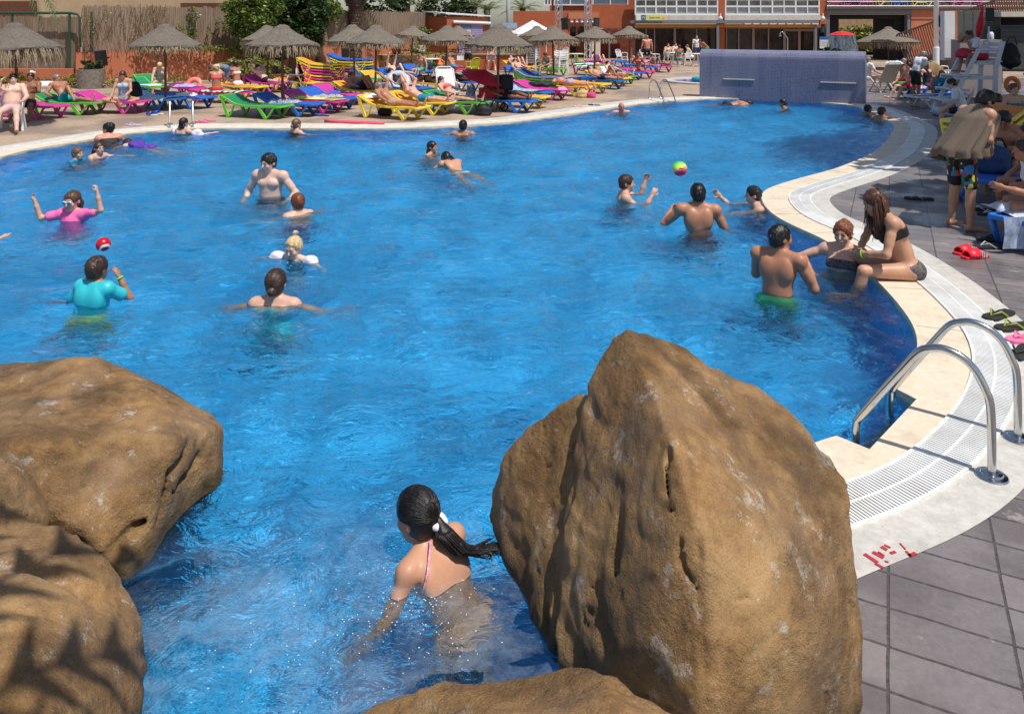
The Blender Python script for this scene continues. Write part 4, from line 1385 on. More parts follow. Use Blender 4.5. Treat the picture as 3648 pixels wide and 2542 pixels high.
# ------------------------------------------------------------------ kiosk
K0, K1, K2 = atd(1516,45,46.5), atd(1592,45,44.5), atd(1738,52,46.0)
t = thing("kiosk", "small orange kiosk with a sloping white roof and violet window", "building", (K1.x,K1.y,0))
def loc2(p): return (p.x-K1.x, p.y-K1.y)
a0, a1, a2 = loc2(K0), (0,0), loc2(K2); a3 = (a0[0]+a2[0], a0[1]+a2[1])
MB().prism([a1,a2,a3,a0], 0, 2.86).build("wall", morange2, t)
rf = MB()
def rp(p, e, z): 
    cx, cy = (a3[0])/2, (a3[1])/2
    return (cx+(p[0]-cx)*e, cy+(p[1]-cy)*e, z)
rf.add([rp(a1,1.10,3.00),rp(a2,1.10,2.88),rp(a3,1.10,3.02),rp(a0,1.10,3.16),rp(a1,1.10,3.07),rp(a2,1.10,2.95),rp(a3,1.10,3.09),rp(a0,1.10,3.23)],
       [(3,2,1,0),(4,5,6,7),(0,1,5,4),(1,2,6,5),(2,3,7,6),(3,0,4,7)])
rf.build("roof", mwp, t)
du = Vector((a2[0],a2[1],0)); Lr = du.length; du.normalize(); nv = Vector((du.y,-du.x,0)); ang = math.atan2(du.y,du.x)
def onface(u, z, off=.0): 
    p = du*u+nv*off; return (p.x,p.y,z)
MB().tube([onface(.35,2.55,.12), onface(Lr+.1,2.47,.12)], .09, 10).build("awning_case", mwp, t, smooth=40)
violet = M("violet_paint", rgb(132,124,178), .5, .06, 6)
fw = MB().box(onface(1.25,1.62,.0),(.95,.1,1.85), ang).build("window", violet, t)
MB().box(onface(1.25,1.68,.04),(.72,.06,1.5), ang).build("pane", M("window_glass", rgb(96,108,140), .1, .15, 3), fw)
MB().box(onface(1.25,1.85,.065),(.66,.03,.5), ang).build("poster", M("pale_poster", rgb(188,186,206), .6, .1, 4), fw)
sh = MB()
for k in range(14): sh.box(onface(2.05,.95+k*.115,.02),(.70,.06,.10), ang)
sh.build("shutter", M("lilac_shutter", rgb(150,142,188), .5, .05, 6), t)

# ------------------------------------------------------------------ terracotta building and snack bar
def face_box(x0, x1, y0, y1, d, depth, name, mat, parent, dz=0):
    a, b = atd(x0, y0, d), atd(x1, y1, d)
    pl = parent.location
    return MB().box(((a.x+b.x)/2-pl.x, d+depth/2-pl.y, (a.z+b.z)/2-pl.z), (abs(b.x-a.x), depth, abs(a.z-b.z))).build(name, mat, parent)
t = thing("terracotta_building", "terracotta building with a niche behind the truss towers", "building", (0.07,53,0))
D = 53
face_box(1828,2030,40,218,D,.6,"wall",morange2,t)
face_box(2031,2100,40,60,D+.1,.5,"wall",morange2,t)
face_box(2100.5,2265,16,101,D,.6,"wall",morange2,t)
face_box(1960,2265,-60,39,D+1.2,.6,"wall",morange2,t)
face_box(2025,2135,44,68,D-.25,.24,"canopy",morange,t)
for k in range(5): 
    p = atd(2037+k*18,74,D-.1); MB().lathe([(.09,.0),(.13,-.22)], 12, (p.x-t.location.x,p.y-t.location.y,p.z+.1)).build("lamp_cup", mwp, t)
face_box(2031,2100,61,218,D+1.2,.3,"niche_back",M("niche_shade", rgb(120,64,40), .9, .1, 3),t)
face_box(2035,2052,95,218,D+1.1,.06,"door",mdark,t); face_box(2062,2090,95,150,D+1.1,.06,"door",mblk,t)
for x0, x1 in ((1940,1962),(1975,2088),(2112,2236)):
    f = face_box(x0,x1,-40,18,D+1.12,.06,"window",M("curtain_glass", rgb(92,112,124), .15, .3, 14),t)
    fr = MB()
    for xx in (x0,(x0+x1)/2,x1):
        a = atd(xx,18,D+1.1); fr.box((a.x-t.location.x,D+1.08-t.location.y,a.z+.55),(.08,.06,1.2))
    a, b = atd(x0,18,D+1.1), atd(x1,18,D+1.1); fr.box(((a.x+b.x)/2-t.location.x,D+1.07-t.location.y,a.z),(b.x-a.x+.1,.08,.09))
    fr.build("window_frame", mwp, f)
face_box(2150,2265,101,104,D-.1,.1,"beam",mbrown,t)
face_box(2140,2265,104.5,222,D+1.5,.2,"curtain",M("brown_curtain", rgb(120,58,40), .9, .3, 3),t)
for xx in (2171,2250): face_box(xx-2.5,xx+2.5,103,222,D-.05,.1,"post",mgrey,t)

D = 50
t = thing("snack_bar", "terracotta snack bar with dark glazing, ochre awning and glazed white balcony above", "building", (8,50,0))
mglass = N("dark_glazing")
def dk():
    g = mglass; co = g.coord(scale=(1,1,.22))
    f = g.noise(co, 4.5, 5, .7)
    g.l(g.ramp(f, [(.3, rgb(22,16,15)), (.62, rgb(60,44,38)), (.8, rgb(120,96,80))]), g.b.inputs["Base Color"]); g.b.inputs["Roughness"].default_value = .12
dk()
face_box(2265,2945,101,222,D+.6,.2,"glazing",mglass.m,t)
mfr = M("mauve_frame", rgb(150,126,118), .5, .08, 5)
for x in (2302,2332,2404,2482,2588,2632,2684,2738,2795,2848,2900):
    face_box(x-4 if x in (2404,2684,2795,2848) else x-2, x+4 if x in (2404,2684,2795,2848) else x+2, 101,222,D+.5,.08,"door_frame",mfr,t)
face_box(2268,2930,98,102,D+.48,.09,"head_rail",mfr,t); face_box(2798,2900,104,112,D+.45,.04,"door_head",mfr,t)
face_box(2559,2582,86,222,D+.2,.5,"pillar",morange2,t)
face_box(2262,2925,87,98,D-.2,.3,"awning",M("ochre_awning", rgb(206,138,56), .8, .12, 3),t)
face_box(2248,2918,73,84,D-.6,.9,"beam",mgrey,t)
sl2 = MB()
for k in range(9):
    p = atd(2662+k*30,85.5,D-.5); sl2.box((p.x-8,-.4,p.z),(.42,.5,.05))
sl2.build("skylight_slats", mwp, t)
face_box(2265,2560,56,72,D-.1,.4,"fascia",M("cream_fascia", rgb(206,196,182), .6, .15, 4),t)
face_box(2582,2925,56,72,D-.1,.4,"fascia",M("cream_fascia", rgb(206,196,182), .6, .15, 4),t)
face_box(2553,2562,88,222,D-.55,.12,"post",mgrey,t); face_box(2902,2911,88,222,D-.55,.12,"post",mgrey,t)
for x0, x1 in ((2559,2583),(2921,2945)): face_box(x0,x1,-60,86,D+.0,.5,"pillar",morange2,t)
mroom = N("room_behind")
def rm():
    g = mroom; f = g.noise(g.coord(scale=(1,1,.5)), 1.6, 6, .7)
    g.l(g.ramp(f, [(.3, rgb(40,44,42)), (.55, rgb(110,108,98)), (.75, rgb(170,158,140))]), g.b.inputs["Base Color"])
rm()
face_box(2262,2925,-60,55,D+2.2,.2,"balcony_back",mroom.m,t)
mpane = N("balcony_glass")
def pn():
    g = mpane; tr = g.n("BsdfTransparent"); tr.inputs[0].default_value = (.85,.9,.92,1)
    df = g.n("BsdfDiffuse"); df.inputs[0].default_value = (*rgb(176,182,190),1)
    gl = g.n("BsdfGlossy"); gl.inputs["Roughness"].default_value = .05
    m1 = g.n("MixShader"); m1.inputs[0].default_value = .45; g.l(tr.outputs[0], m1.inputs[1]); g.l(df.outputs[0], m1.inputs[2])
    m2 = g.n("MixShader"); m2.inputs[0].default_value = .12; g.l(m1.outputs[0], m2.inputs[1]); g.l(gl.outputs[0], m2.inputs[2])
    g.l(m2.outputs[0], g.out.inputs[0])
pn()
for (x0, x1) in ((2262,2559),(2583,2921)):
    face_box(x0,x1,27,49,D+.1,.02,"balcony_pane",mpane.m,t)
    fr = MB()
    def bar(xa, xb, ya, yb):
        a, b = atd(xa, ya, D), atd(xb, yb, D); fr.box(((a.x+b.x)/2-8, .05, (a.z+b.z)/2), (abs(b.x-a.x), .09, abs(a.z-b.z)))
    nb = 8
    for k in range(nb+1):
        x = x0+2+(x1-x0-4)*k/nb; w_ = 2.6 if k % 2 == 0 else 1.6
        bar(x-w_, x+w_, -30, 20.2); bar(x-w_, x+w_, 26.8, 48.2)
    bar(x0,x1,20.5,26.5); bar(x0,x1,48.5,55); bar(x0,x1,-4,1.5)
    fr.build("balcony_frame", mwp, t)
for px, lb in ((2567,"white globe lamp on the pillar between the two balconies"),(2932,"white globe lamp on the pillar at the right end of the snack bar")):
    p = atd(px, 66, D-.35); tt = thing("wall_lamp", lb, "lamp", p)
    MB().ico((0,0,0), .13, 2, (1,1,1.1)).build("lamp_globe", mwp, tt, smooth=1)
    MB().lathe([(.05,.12),(.04,.2),(.03,.32),(0,.34)], 12).build("lamp_finial", mwp, tt)
    MB().box((0,.2,0),(.04,.3,.05)).build("bracket", mgrey, tt)
# signs
def text(body, size, loc, mat, parent, name="lettering", ext=.004):
    cu = bpy.data.curves.new(name, 'FONT'); cu.body = body; cu.size = size; cu.extrude = ext; cu.align_x = 'CENTER'; cu.align_y = 'CENTER'
    tmp = bpy.data.objects.new("tmp", cu); C.objects.link(tmp)
    bpy.context.view_layer.update()
    me = bpy.data.meshes.new_from_object(tmp.evaluated_get(bpy.context.evaluated_depsgraph_get()))
    bpy.data.objects.remove(tmp)
    o = bpy.data.objects.new(name, me); C.objects.link(o); me.materials.clear(); me.materials.append(mat); o.parent = parent
    o.location = loc; o.rotation_euler = (R(90),0,0); return o
p = atd(2314,63,D-.75)
t = thing("sign", "pale yellow snack area sign with a blue square logo at its left end", "sign", p)
MB().box((-.40,0,0),(.92*1.0,.05,.36)).build("board", M("white_board", rgb(226,226,220), .5, .03, 4), t)
MB().box((.40,-.012,0),(1.22,.05,.345)).build("colour_panel", M("lime_board", rgb(214,210,120), .5, .05, 4), t)
lg = MB().box((-.40,-.03,0),(.30,.02,.32)).build("logo_square", M("logo_blue", rgb(30,96,170), .5, .05, 4), t)
MB().tube([(-.47,-.045,-.08),(-.42,-.045,.05),(-.36,-.045,.02),(-.33,-.045,-.08)], .022, 6).build("logo_mark", M("logo_yellow", rgb(236,214,90), .5, .05, 4), t)
text("Snack Area", .15, (.32,-.045,0), M("sign_teal", rgb(40,110,140), .5, 0), t)
MB().lathe([(0,0),(.10,0),(.10,.01),(0,.01)], 9, (0,0,0), jit=.3).build("splash_mark", M("sign_orange", rgb(238,170,70), .5, .05), t).matrix_local = Matrix.Translation((.88,-.04,-.02)) @ Matrix.Rotation(R(90),4,'X')
p = atd(2936,152,34)
t = thing("sign", "white notice board with a blue header above the mosaic wall", "sign", (p.x,p.y,0))
MB().box((0,0,p.z-.06),(.40,.03,.40)).build("board", M("white_board", rgb(226,226,220), .5, .03, 4), t)
MB().box((0,-.004,p.z+.20),(.42,.035,.13)).build("header", M("header_blue", rgb(30,104,176), .5, .05), t)
ln = MB()
for k in range(6): ln.box((.03-.02*(k % 2),-.018,p.z+.06-k*.045),(.26,.004,.012))
ln.build("text_lines", M("faint_print", rgb(186,178,176), .6, 0), t)
rd = MB()
for k in range(3): rd.box((-.15,-.018,p.z+.05-k*.09),(.035,.004,.035))
rd.build("pictogram", M("sign_red", rgb(190,80,70), .6, 0), t)
MB().tube([(0,.03,0),(0,.03,p.z+.2)], .025, 8).build("post", mwp, t)

# truss towers with speakers, gazebo
def truss(label, px, D):
    p = atd(px, 88, D); t = thing("truss_tower", label, "tower", (p.x,D,0), .3, "aluminium truss towers")
    al = M("aluminium", (.62,.62,.64), .35, .08, 10, metal=.9); w_ = .15; H = 6.2
    for sx in (-1,1):
        for sy in (-1,1): MB().tube([(sx*w_,sy*w_,0),(sx*w_,sy*w_,H)], .028, 8).build("upright", al, t, smooth=1)
    br = MB(); z = .1; k = 0
    while z < H-.4:
        for sx, sy, ex, ey in ((-1,-1,1,-1),(1,-1,1,1),(1,1,-1,1),(-1,1,-1,-1)):
            br.tube([(sx*w_,sy*w_,z),(ex*w_,ey*w_,z+.36)], .013, 5)
        z += .36
    br.build("bracing", al, t)
    MB().box((0,0,.02),(.6,.6,.04)).build("base_plate", al, t)
def speaker(label, loc, yaw, tilt=0, s=1.0, bracket=True):
    t = thing("loudspeaker", label, "loudspeaker", loc, R(yaw), "black loudspeakers")
    m = Matrix.Rotation(R(tilt), 3, 'X')
    b = MB(); q = [(-.19,-.17),(.19,-.17),(.13,.17),(-.13,.17)]
    b.prism([(x*s,y*s) for x, y in q], -.33*s, .33*s); b.v = [tuple(m@Vector(v)) for v in b.v]
    b.build("cabinet", mblk, t, bevel=.02*s)
    g = MB().box((0,-.178*s,-.02*s),(.33*s,.012,.56*s)); g.v = [tuple(m@Vector(v)) for v in g.v]
    g.build("grille", M("speaker_grille", rgb(52,54,58), .6, .3, 60), t)
    if bracket: MB().tube([(0,.15*s,0),(0,.38*s,.02)], .025, 6).build("bracket", mblk, t)
    return t
D2 = 44
truss("truss tower left of the orange niche", 1990, D2)
truss("truss tower right of the orange niche", 2095, D2)
speaker("tilted loudspeaker on the left truss tower", atd(2014,84,D2-.5), -20, 14, 1.02)
speaker("upright loudspeaker on the right truss tower", atd(2124,80,D2-.4), 20, 4, .82)
speaker("loudspeaker mounted on the left terracotta wall", atd(362,208,29.5), -25, 8, .92)
speaker("loudspeaker hidden beside the palm trunk base", atd(1232,182,38.3), -10, 5, .95)
speaker("small loudspeaker on the pole right of the snack bar", atd(2930,106,33.7), 10, 0, .40)
speaker("loudspeaker mounted on the white lamp pole", atd(3349,76,38), 40, 8, .86)
speaker("large loudspeaker on the grey slatted wall behind the lifeguard", atd(3526,54,22.5), -30, -6, .60)
p = atd(1897,118,46)
t = thing("gazebo", "white pyramid-roofed gazebo tent behind the thatched umbrellas", "tent", (p.x,46,0), R(12))
h0, hz, w_ = 1.86, 2.66, 1.22
mtent = M("white_canvas", rgb(232,232,236), .7, .04, 3)
MB().add([(-w_,-w_,h0),(w_,-w_,h0),(w_,w_,h0),(-w_,w_,h0),(0,0,hz),(-w_,-w_,h0-.16),(w_,-w_,h0-.16),(w_,w_,h0-.16),(-w_,w_,h0-.16)],
         [(0,1,4),(1,2,4),(2,3,4),(3,0,4),(0,5,6,1),(1,6,7,2),(2,7,8,3),(3,8,5,0)]).build("roof", mtent, t)
for sx in (-1,1):
    for sy in (-1,1): MB().tube([(sx*(w_-.06),sy*(w_-.06),0),(sx*(w_-.06),sy*(w_-.06),h0)], .03, 8).build("pole", mwp, t)
cu = MB()
for k in range(24):
    x0, x1 = -w_+.1+k*.045, -w_+.1+(k+1)*.045
    cu.add([(x0,w_-.1+.04*(k % 2),.02),(x1,w_-.1+.04*((k+1) % 2),.02),(x1,w_-.1+.04*((k+1) % 2),h0),(x0,w_-.1+.04*(k % 2),h0)], [(0,1,2,3)])
cu.build("curtain", M("beige_curtain", rgb(186,172,152), .9, .12, 5), t)
t = thing("low_wall", "low terracotta step wall with grey coping beside the lime chair stacks", "wall", (-.2,40,0))
MB().box((-.9,0,.4),(4.4,.5,.8)).build("wall_body", morange2, t); MB().box((-.9,-.02,.83),(4.5,.6,.06)).build("coping", M("grey_coping", rgb(140,132,120), .8, .15, 6), t)
for k in range(3): MB().box((1.9+.25*k,-.35,.5-.19*k),(1.1,.55,.12)).build("step", M("grey_coping", rgb(140,132,120), .8, .15, 6), t)
# lamp poles
t = thing("lamp_pole", "plain pale lamp pole rising behind the low palms", "pole", (*atd(1810,88,52).to_2d(),0))
MB().tube([(0,0,0),(0,0,7)], .13, 14).build("shaft", M("pole_grey", rgb(176,182,186), .5, .05, 4), t, smooth=1); MB().lathe([(.2,.0),(.2,.03),(.13,.05)], 14).build("base_plate", mgrey, t)
p = atd(3335,88,38)
t = thing("lamp_pole", "white lamp pole left of the lifeguard chair", "pole", (p.x,p.y,0))
MB().tube([(0,0,1.1),(0,0,8)], .115, 16).build("shaft", mwp, t, smooth=1); MB().lathe([(.15,0),(.15,1.25),(.12,1.27),(.115,1.3)], 18).build("sleeve", mwp, t, smooth=40)
t = thing("banner", "pale blue poster board between the kiosk and the gazebo", "sign", atd(1818,92,50))
MB().box((0,0,0),(.9,.04,.36)).build("board", M("pale_blue_board", rgb(150,180,206), .5, .25, 6), t); MB().tube([(.42,.05,-2.3),(.42,.05,.3)], .03, 6).build("post", mgrey, t)

# ------------------------------------------------------------------ passage, terrace and stair on the right
D = 50
t = thing("terrace_block", "terracotta terrace block with a dark passage under a grey steel beam", "building", (25,50,0))
face_box(2944,3245,34,52,D,.5,"beam",mgrey,t)
face_box(2944,2956,52.5,222,D+.02,.4,"post",mgrey,t); face_box(3233,3243,52.5,222,D+.02,.4,"post",mgrey,t)
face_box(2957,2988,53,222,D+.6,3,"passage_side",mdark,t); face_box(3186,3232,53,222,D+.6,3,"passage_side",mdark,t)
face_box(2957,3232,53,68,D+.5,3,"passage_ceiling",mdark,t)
face_box(3246,3420,34,67,D-.02,.5,"wall",morange,t); face_box(3246,3420,67.5,222,D+.03,.5,"wall",morange,t)
face_box(2944,3700,26,33,D-.2,6,"floor_slab",M("slab_edge", rgb(86,78,74), .7, .1, 4),t)
rl = MB()
for y in (22,6,-8):
    a, b = atd(2944,y,D), atd(3700,y,D); rl.tube([(a.x-25,-.1,a.z),(b.x-25,-.1,b.z)], .022, 6)
for k in range(14):
    a = atd(2950+k*56,26,D); rl.tube([(a.x-25,-.1,a.z),(a.x-25,-.1,a.z+1.0)], .022, 6)
rl.build("railing", M("aluminium", (.62,.62,.64), .35), t)
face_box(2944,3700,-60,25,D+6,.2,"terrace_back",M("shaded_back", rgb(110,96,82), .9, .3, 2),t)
for k, (px, c_) in enumerate(((2975,"magenta"),(3035,"magenta"),(3060,"purple"),(3085,"magenta"),(3150,"yellow"),(3185,"blue"),(3225,"blue"),(3270,"yellow"),(3390,"magenta"),(3450,"magenta"),(3500,"magenta"))):
    lb = "%s lounger on the upper terrace, %s along its railing" % ({"purple":"dark magenta"}.get(c_, c_), ["first","second","third","fourth","fifth","sixth","seventh","eighth","ninth","tenth","eleventh"][k])
    p = atd(px, 24, D+1.2)
    tt = thing("sun_lounger", lb, "sun lounger", p, R(20*(k % 3)), "loungers on the upper terrace")
    b_ = MB().add([(-.9,-.3,.55),(-.9,.3,.55),(-.3,.3,.3),(-.3,-.3,.3),(.9,-.3,.3),(.9,.3,.3)], [(0,3,2,1),(3,4,5,2)]); b_.build("sling", LM[c_][0], tt)
    f_ = MB()
    for s in (-.3,.3): f_.tube([(-.9,s,.55),(-.7,s,0),(-.4,s,.28),(.4,s,.28),(.6,s,0),(.9,s,.3)], .03, 5)
    f_.build("frame", LM[c_][1], tt)
for k, px in enumerate((3030,3065,3110,3225,3290,3340,3400)):
    p = atd(px, 20, D+2.4); tt = thing("chair", "dark blue chair on the upper terrace, %s from the left" % ["first","second","third","fourth","fifth","sixth","seventh"][k], "chair", p, 0, "dark chairs on the upper terrace")
    mm = M("navy_plastic", rgb(26,56,92), .5, .1)
    MB().box((0,0,.45),(.5,.5,.05)).build("seat", mm, tt); MB().box((0,.25,.75),(.5,.05,.5)).build("backrest", mm, tt)
    for sx in (-.2,.2):
        for sy in (-.2,.2): MB().box((sx,sy,.21),(.05,.05,.42)).build("leg", mm, tt)
c = atd(3090,100,60)
plant("shrub", "sunlit yellow-green hedge seen through the passage", "shrub", (c.x,c.y,0), [((0,0,1.3),(2.2,.8,1.1),80,60,.12),((-1,0,.8),(1.6,.8,.9),40,60,.12),((1.6,.3,.6),(1.6,.8,.9),40,60,.12)], mleaf_yel, 71)
t = thing("bank", "dry sandy bank behind the passage", "bank", (27.5,62,0))
MB().box((0,0,2),(12,.5,4)).build("slope", M("dry_earth", rgb(176,146,110), .95, .25, 3), t)
# slatted stair
t = thing("stair_screen", "brown slatted balustrade of the stair climbing to the terrace", "stair", (0,0,0))
D3 = 40
def stair_screen():
    top = [(3195,124),(3700,-52)]; bot = [(3222,232),(3700,58)]
    mbk = M("rust_slat", rgb(112,62,42), .6, .15, 8)
    sl = MB(); n_ = 62
    for k in range(n_):
        q = k/(n_-1)
        a = atd(top[0][0]+(top[1][0]-top[0][0])*q, top[0][1]+(top[1][1]-top[0][1])*q, D3)
        b = atd(bot[0][0]+(bot[1][0]-bot[0][0])*q+10, bot[0][1]+(bot[1][1]-bot[0][1])*q, D3)
        sl.beam(a, b, .05, .05)
    sl.build("slats", mbk, t)
    for pr in (top, bot):
        a, b = atd(*pr[0], D3-.04), atd(*pr[1], D3-.04); MB().beam(a, b, .07, .09).build("handrail", M("dark_rail", rgb(70,46,36), .6, .1), t)
    a = atd(3222,234,D3+.6); b = atd(3700,60,D3+.6)
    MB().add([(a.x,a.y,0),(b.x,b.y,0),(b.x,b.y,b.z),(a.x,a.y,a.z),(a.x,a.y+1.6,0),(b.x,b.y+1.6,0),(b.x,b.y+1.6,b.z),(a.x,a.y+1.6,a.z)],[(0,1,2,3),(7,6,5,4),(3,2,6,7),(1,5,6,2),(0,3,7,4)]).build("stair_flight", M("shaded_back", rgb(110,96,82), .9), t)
stair_screen()
# service block behind the lifeguard
t = thing("service_block", "grey slatted service enclosure with a white end panel behind the lifeguard", "building", (14,25,0))
D = 25
face_box(3365,3402,40,215,D-.2,.25,"end_panel",mwp,t); face_box(3402.5,3411,38,210,D-.19,.6,"end_return",morange,t)
mlat = M("grey_lattice", rgb(92,96,98), .5, .15, 8)
lt = MB()
a, b = atd(3411,44,D), atd(3572,16,D)
for k in range(40):
    z = 1.05+k*.045
    lt.box(((a.x+b.x)/2-14,.12,z),(b.x-a.x,.02,.026))
for k in range(6): lt.box((a.x-14+(b.x-a.x)*k/5,.14,1.9),(.05,.04,1.9))
lt.build("lattice", mlat, t)
face_box(3411,3572,40,300,D+.4,.2,"back_panel",M("panel_grey", rgb(98,98,96), .8, .1),t)
face_box(3572,3720,62,100,D+.3,.3,"dark_slot",mdark,t)
lt = MB(); a, b = atd(3572,102,D-.3), atd(3720,250,D-.3)
for k in range(34):
    z = .95+k*.043
    lt.box(((a.x+b.x)/2-14,-.2,z),(b.x-a.x,.02,.024))
lt.build("lattice", mlat, t); face_box(3572,3720,102,255,D+.0,.1,"back_panel",M("panel_grey", rgb(98,98,96), .8, .1),t)
face_box(3566,3720,42,60,D-.5,.9,"roof_edge",M("corrugated_cream", rgb(206,198,184), .7, .1),t)
face_box(3420,3570,142,345,D-.9,.5,"counter",M("speckled_counter", rgb(150,140,138), .7, .35, 90),t)
t = thing("low_wall", "rust brown low wall at the right edge behind the woman in sunglasses", "wall", (14.2,19.5,0))
MB().box((1.3,0,.55),(4.4,.25,1.1)).build("wall_body", morange2, t); MB().box((1.3,-.02,1.12),(4.5,.35,.05)).build("coping", M("grey_coping", rgb(140,132,120), .8), t)
t = thing("rock_base", "small ochre rock at the foot of the white panel", "rock", (*at(3395,330).to_2d(),0))
bm = MB().ico((.35,1.9,.42), .5, 4, (.95,.5,1.05)); bm.v = [(x*(1+.08*math.sin(9*z)), y, z*(1+.05*math.sin(7*x))) for x, y, z in bm.v]; bm.build("stone", mrock, t, smooth=1)
# closed red parasol, bottle and cups on the counter
p = atd(3500,40,23.2); t = thing("parasol", "closed red parasol leaning above the lifeguard", "parasol", p)
pq = atd(3484,134,23.2)-p
MB().tube([(0,0,.15),pq*.2,pq*.6,pq*.9,pq*1.02], [.02,.07,.11,.075,.03], 10).build("canopy", M("red_cloth", rgb(196,24,48), .7, .15, 9), t, smooth=1)
MB().tube([pq*.9,pq*2.2], .02, 6).build("pole", mwp, t)
p = atd(3529,140,24.0); t = thing("bottle", "white plastic bottle on the counter behind the lifeguard", "bottle", p)
MB().lathe([(0,0),(.085,0),(.09,.02),(.09,.17),(.075,.2),(.06,.21),(.06,.235),(0,.24)], 16).build("bottle_body", mwp, t, smooth=40)
# red-capped water mushroom behind the wall
p = atd(3000,120,31)
t = thing("water_mushroom", "red-capped mushroom fountain spilling a water curtain behind the mosaic wall", "fountain", (p.x,p.y,0))
zc = CAM_H-(126-HOR)*31/FPX
MB().lathe([(0,zc+.17),(.2,zc+.15),(.4,zc+.08),(.52,zc),(.50,zc-.02),(.1,zc)], 28).build("cap", M("red_gelcoat", rgb(200,52,40), .3, .06), t, smooth=40)
MB().lathe([(.09,0),(.09,zc)], 16).build("column", mwp, t, smooth=1)
cur = N("water_curtain")
def cw():
    g = cur; tr = g.n("BsdfTransparent"); tr.inputs[0].default_value = (.82,.87,.9,1); gl = g.n("BsdfGlossy"); gl.inputs["Roughness"].default_value = .12
    f = g.noise(g.coord(scale=(1,1,.15)), 9, 3, .6)
    g.l(g.bump(f, 1, .1), gl.inputs["Normal"])
    m = g.n("MixShader"); g.l(g.ramp(f, [(.35,.1),(.7,.6)]), m.inputs[0]); g.l(tr.outputs[0], m.inputs[1]); g.l(gl.outputs[0], m.inputs[2]); g.l(m.outputs[0], g.out.inputs[0])
cw()
MB().lathe([(.50,zc),(.56,zc-.35),(.66,zc-.8),(.72,.05)], 40, jit=.01).build("water_curtain", cur.m, t, smooth=1)
# children's pool beyond the wall, shower, planter bowl
p = at(2530,291)
tag(MB().lathe([(1.95,.004),(1.95,.06),(1.6,.07),(1.58,.01)], 48, p).build("small_pool_rim", mconc), kind="structure")
tag(MB().lathe([(0,.03),(1.59,.03)], 48, p).build("small_pool_water", M("violet_water", rgb(110,120,190), .08, .12, 3)), kind="structure")
p = at(2520,296); t = thing("inflatable_ring", "turquoise and purple inflatable floating in the small pool by the mosaic wall", "inflatable", (p.x-.05,p.y+.3,.12))
MB().tube([(.42*math.cos(a),.42*math.sin(a),0) for a in [2*math.pi*k/20 for k in range(20)]], .11, 8, closed=True).build("tube", M("turquoise_vinyl", rgb(20,150,170), .3, .05), t, smooth=1)
MB().lathe([(0,-.02),(.36,-.02),(.36,.0),(0,.0)], 20).build("floor_panel", M("purple_vinyl", rgb(130,60,150), .3, .05), t)
p = atd(2806,140,36); t = thing("shower", "slim chrome shower with curved head above the mosaic wall", "shower", (p.x,p.y,0))
MB().tube([(0,0,0),(0,0,1.75),(-.15,0,1.95),(-.26,0,2.06),(-.34,0,2.04),(-.36,0,1.9)], .025, 8).build("pipe", msteel, t, smooth=1); MB().lathe([(.06,0),(.05,.05),(.0,.06)], 12, (-.36,0,1.84)).build("shower_head", msteel, t)
c = atd(2975,160,31); plant("shrub", "clipped grey-green plant beside the mushroom fountain", "shrub", (c.x-.45,c.y-.6,0), [((0,0,1.2),(.42,.3,.28),20,50,.06),((0,0,.8),(.3,.3,.5),20,50,.06)], mleaf_dark, 72)
# tall trees at the right, outside the picture: they shade the right deck
def shade_tree(label, loc, cz, rad, ncl, seed):
    t = plant("shade_tree", label, "tree", loc, [((0,0,cz),rad,ncl,60,.26)], mleaf_dark, seed, "tall trees right of the pool", stem=[([(0,0,0),(.1,0,cz*.6),(0,0,cz)],[.28,.22,.1])]+[([(0,0,cz*.55),(rad[0]*.6*math.cos(a),rad[1]*.6*math.sin(a),cz)],[.12,.04]) for a in (0,1.6,3.2,4.8)])
shade_tree("broad leafy tree overhanging the lifeguard side of the deck", (12.8,12.6,0), 7.0, (4.4,3.6,1.3), 150, 81)
shade_tree("broad leafy tree behind the right-hand sunbathers", (16.5,17.5,0), 7.4, (4.6,3.8,1.3), 150, 82)
shade_tree("broad leafy tree at the near end of the right-hand deck", (9.3,7.9,0), 5.6, (2.6,1.8,.9), 80, 83)
# palm beside the viewer: throws striped shade on the lower left boulder
rnd = random.Random(12)
t = thing("palm_tree", "palm beside the viewer whose fronds stripe the lower left boulder with shade", "tree", (-.95,-.55,0))
MB().tube([(0,0,0),(.05,0,2.4),(0,.1,4.4)], [.2,.17,.16], 12).build("trunk", mbark, t, smooth=1)
fm = MB()
for a, e, L in ((112,.3,2.2),(98,.35,2.6),(86,.3,2.5),(74,.4,2.7),(62,.3,2.5),(48,.4,2.5),(130,.45,2.4),(165,.5,2.2),(200,.5,2.2),(250,.5,2.2),(300,.5,2.2),(340,.5,2.0),(20,.5,2.0),(50,.6,1.8)):
    frond(fm, (0,.1,4.4), (math.cos(R(a)), math.sin(R(a)), e), L, .9, rnd, .36, 15)
fm.build("crown", mleaf_palm, t)
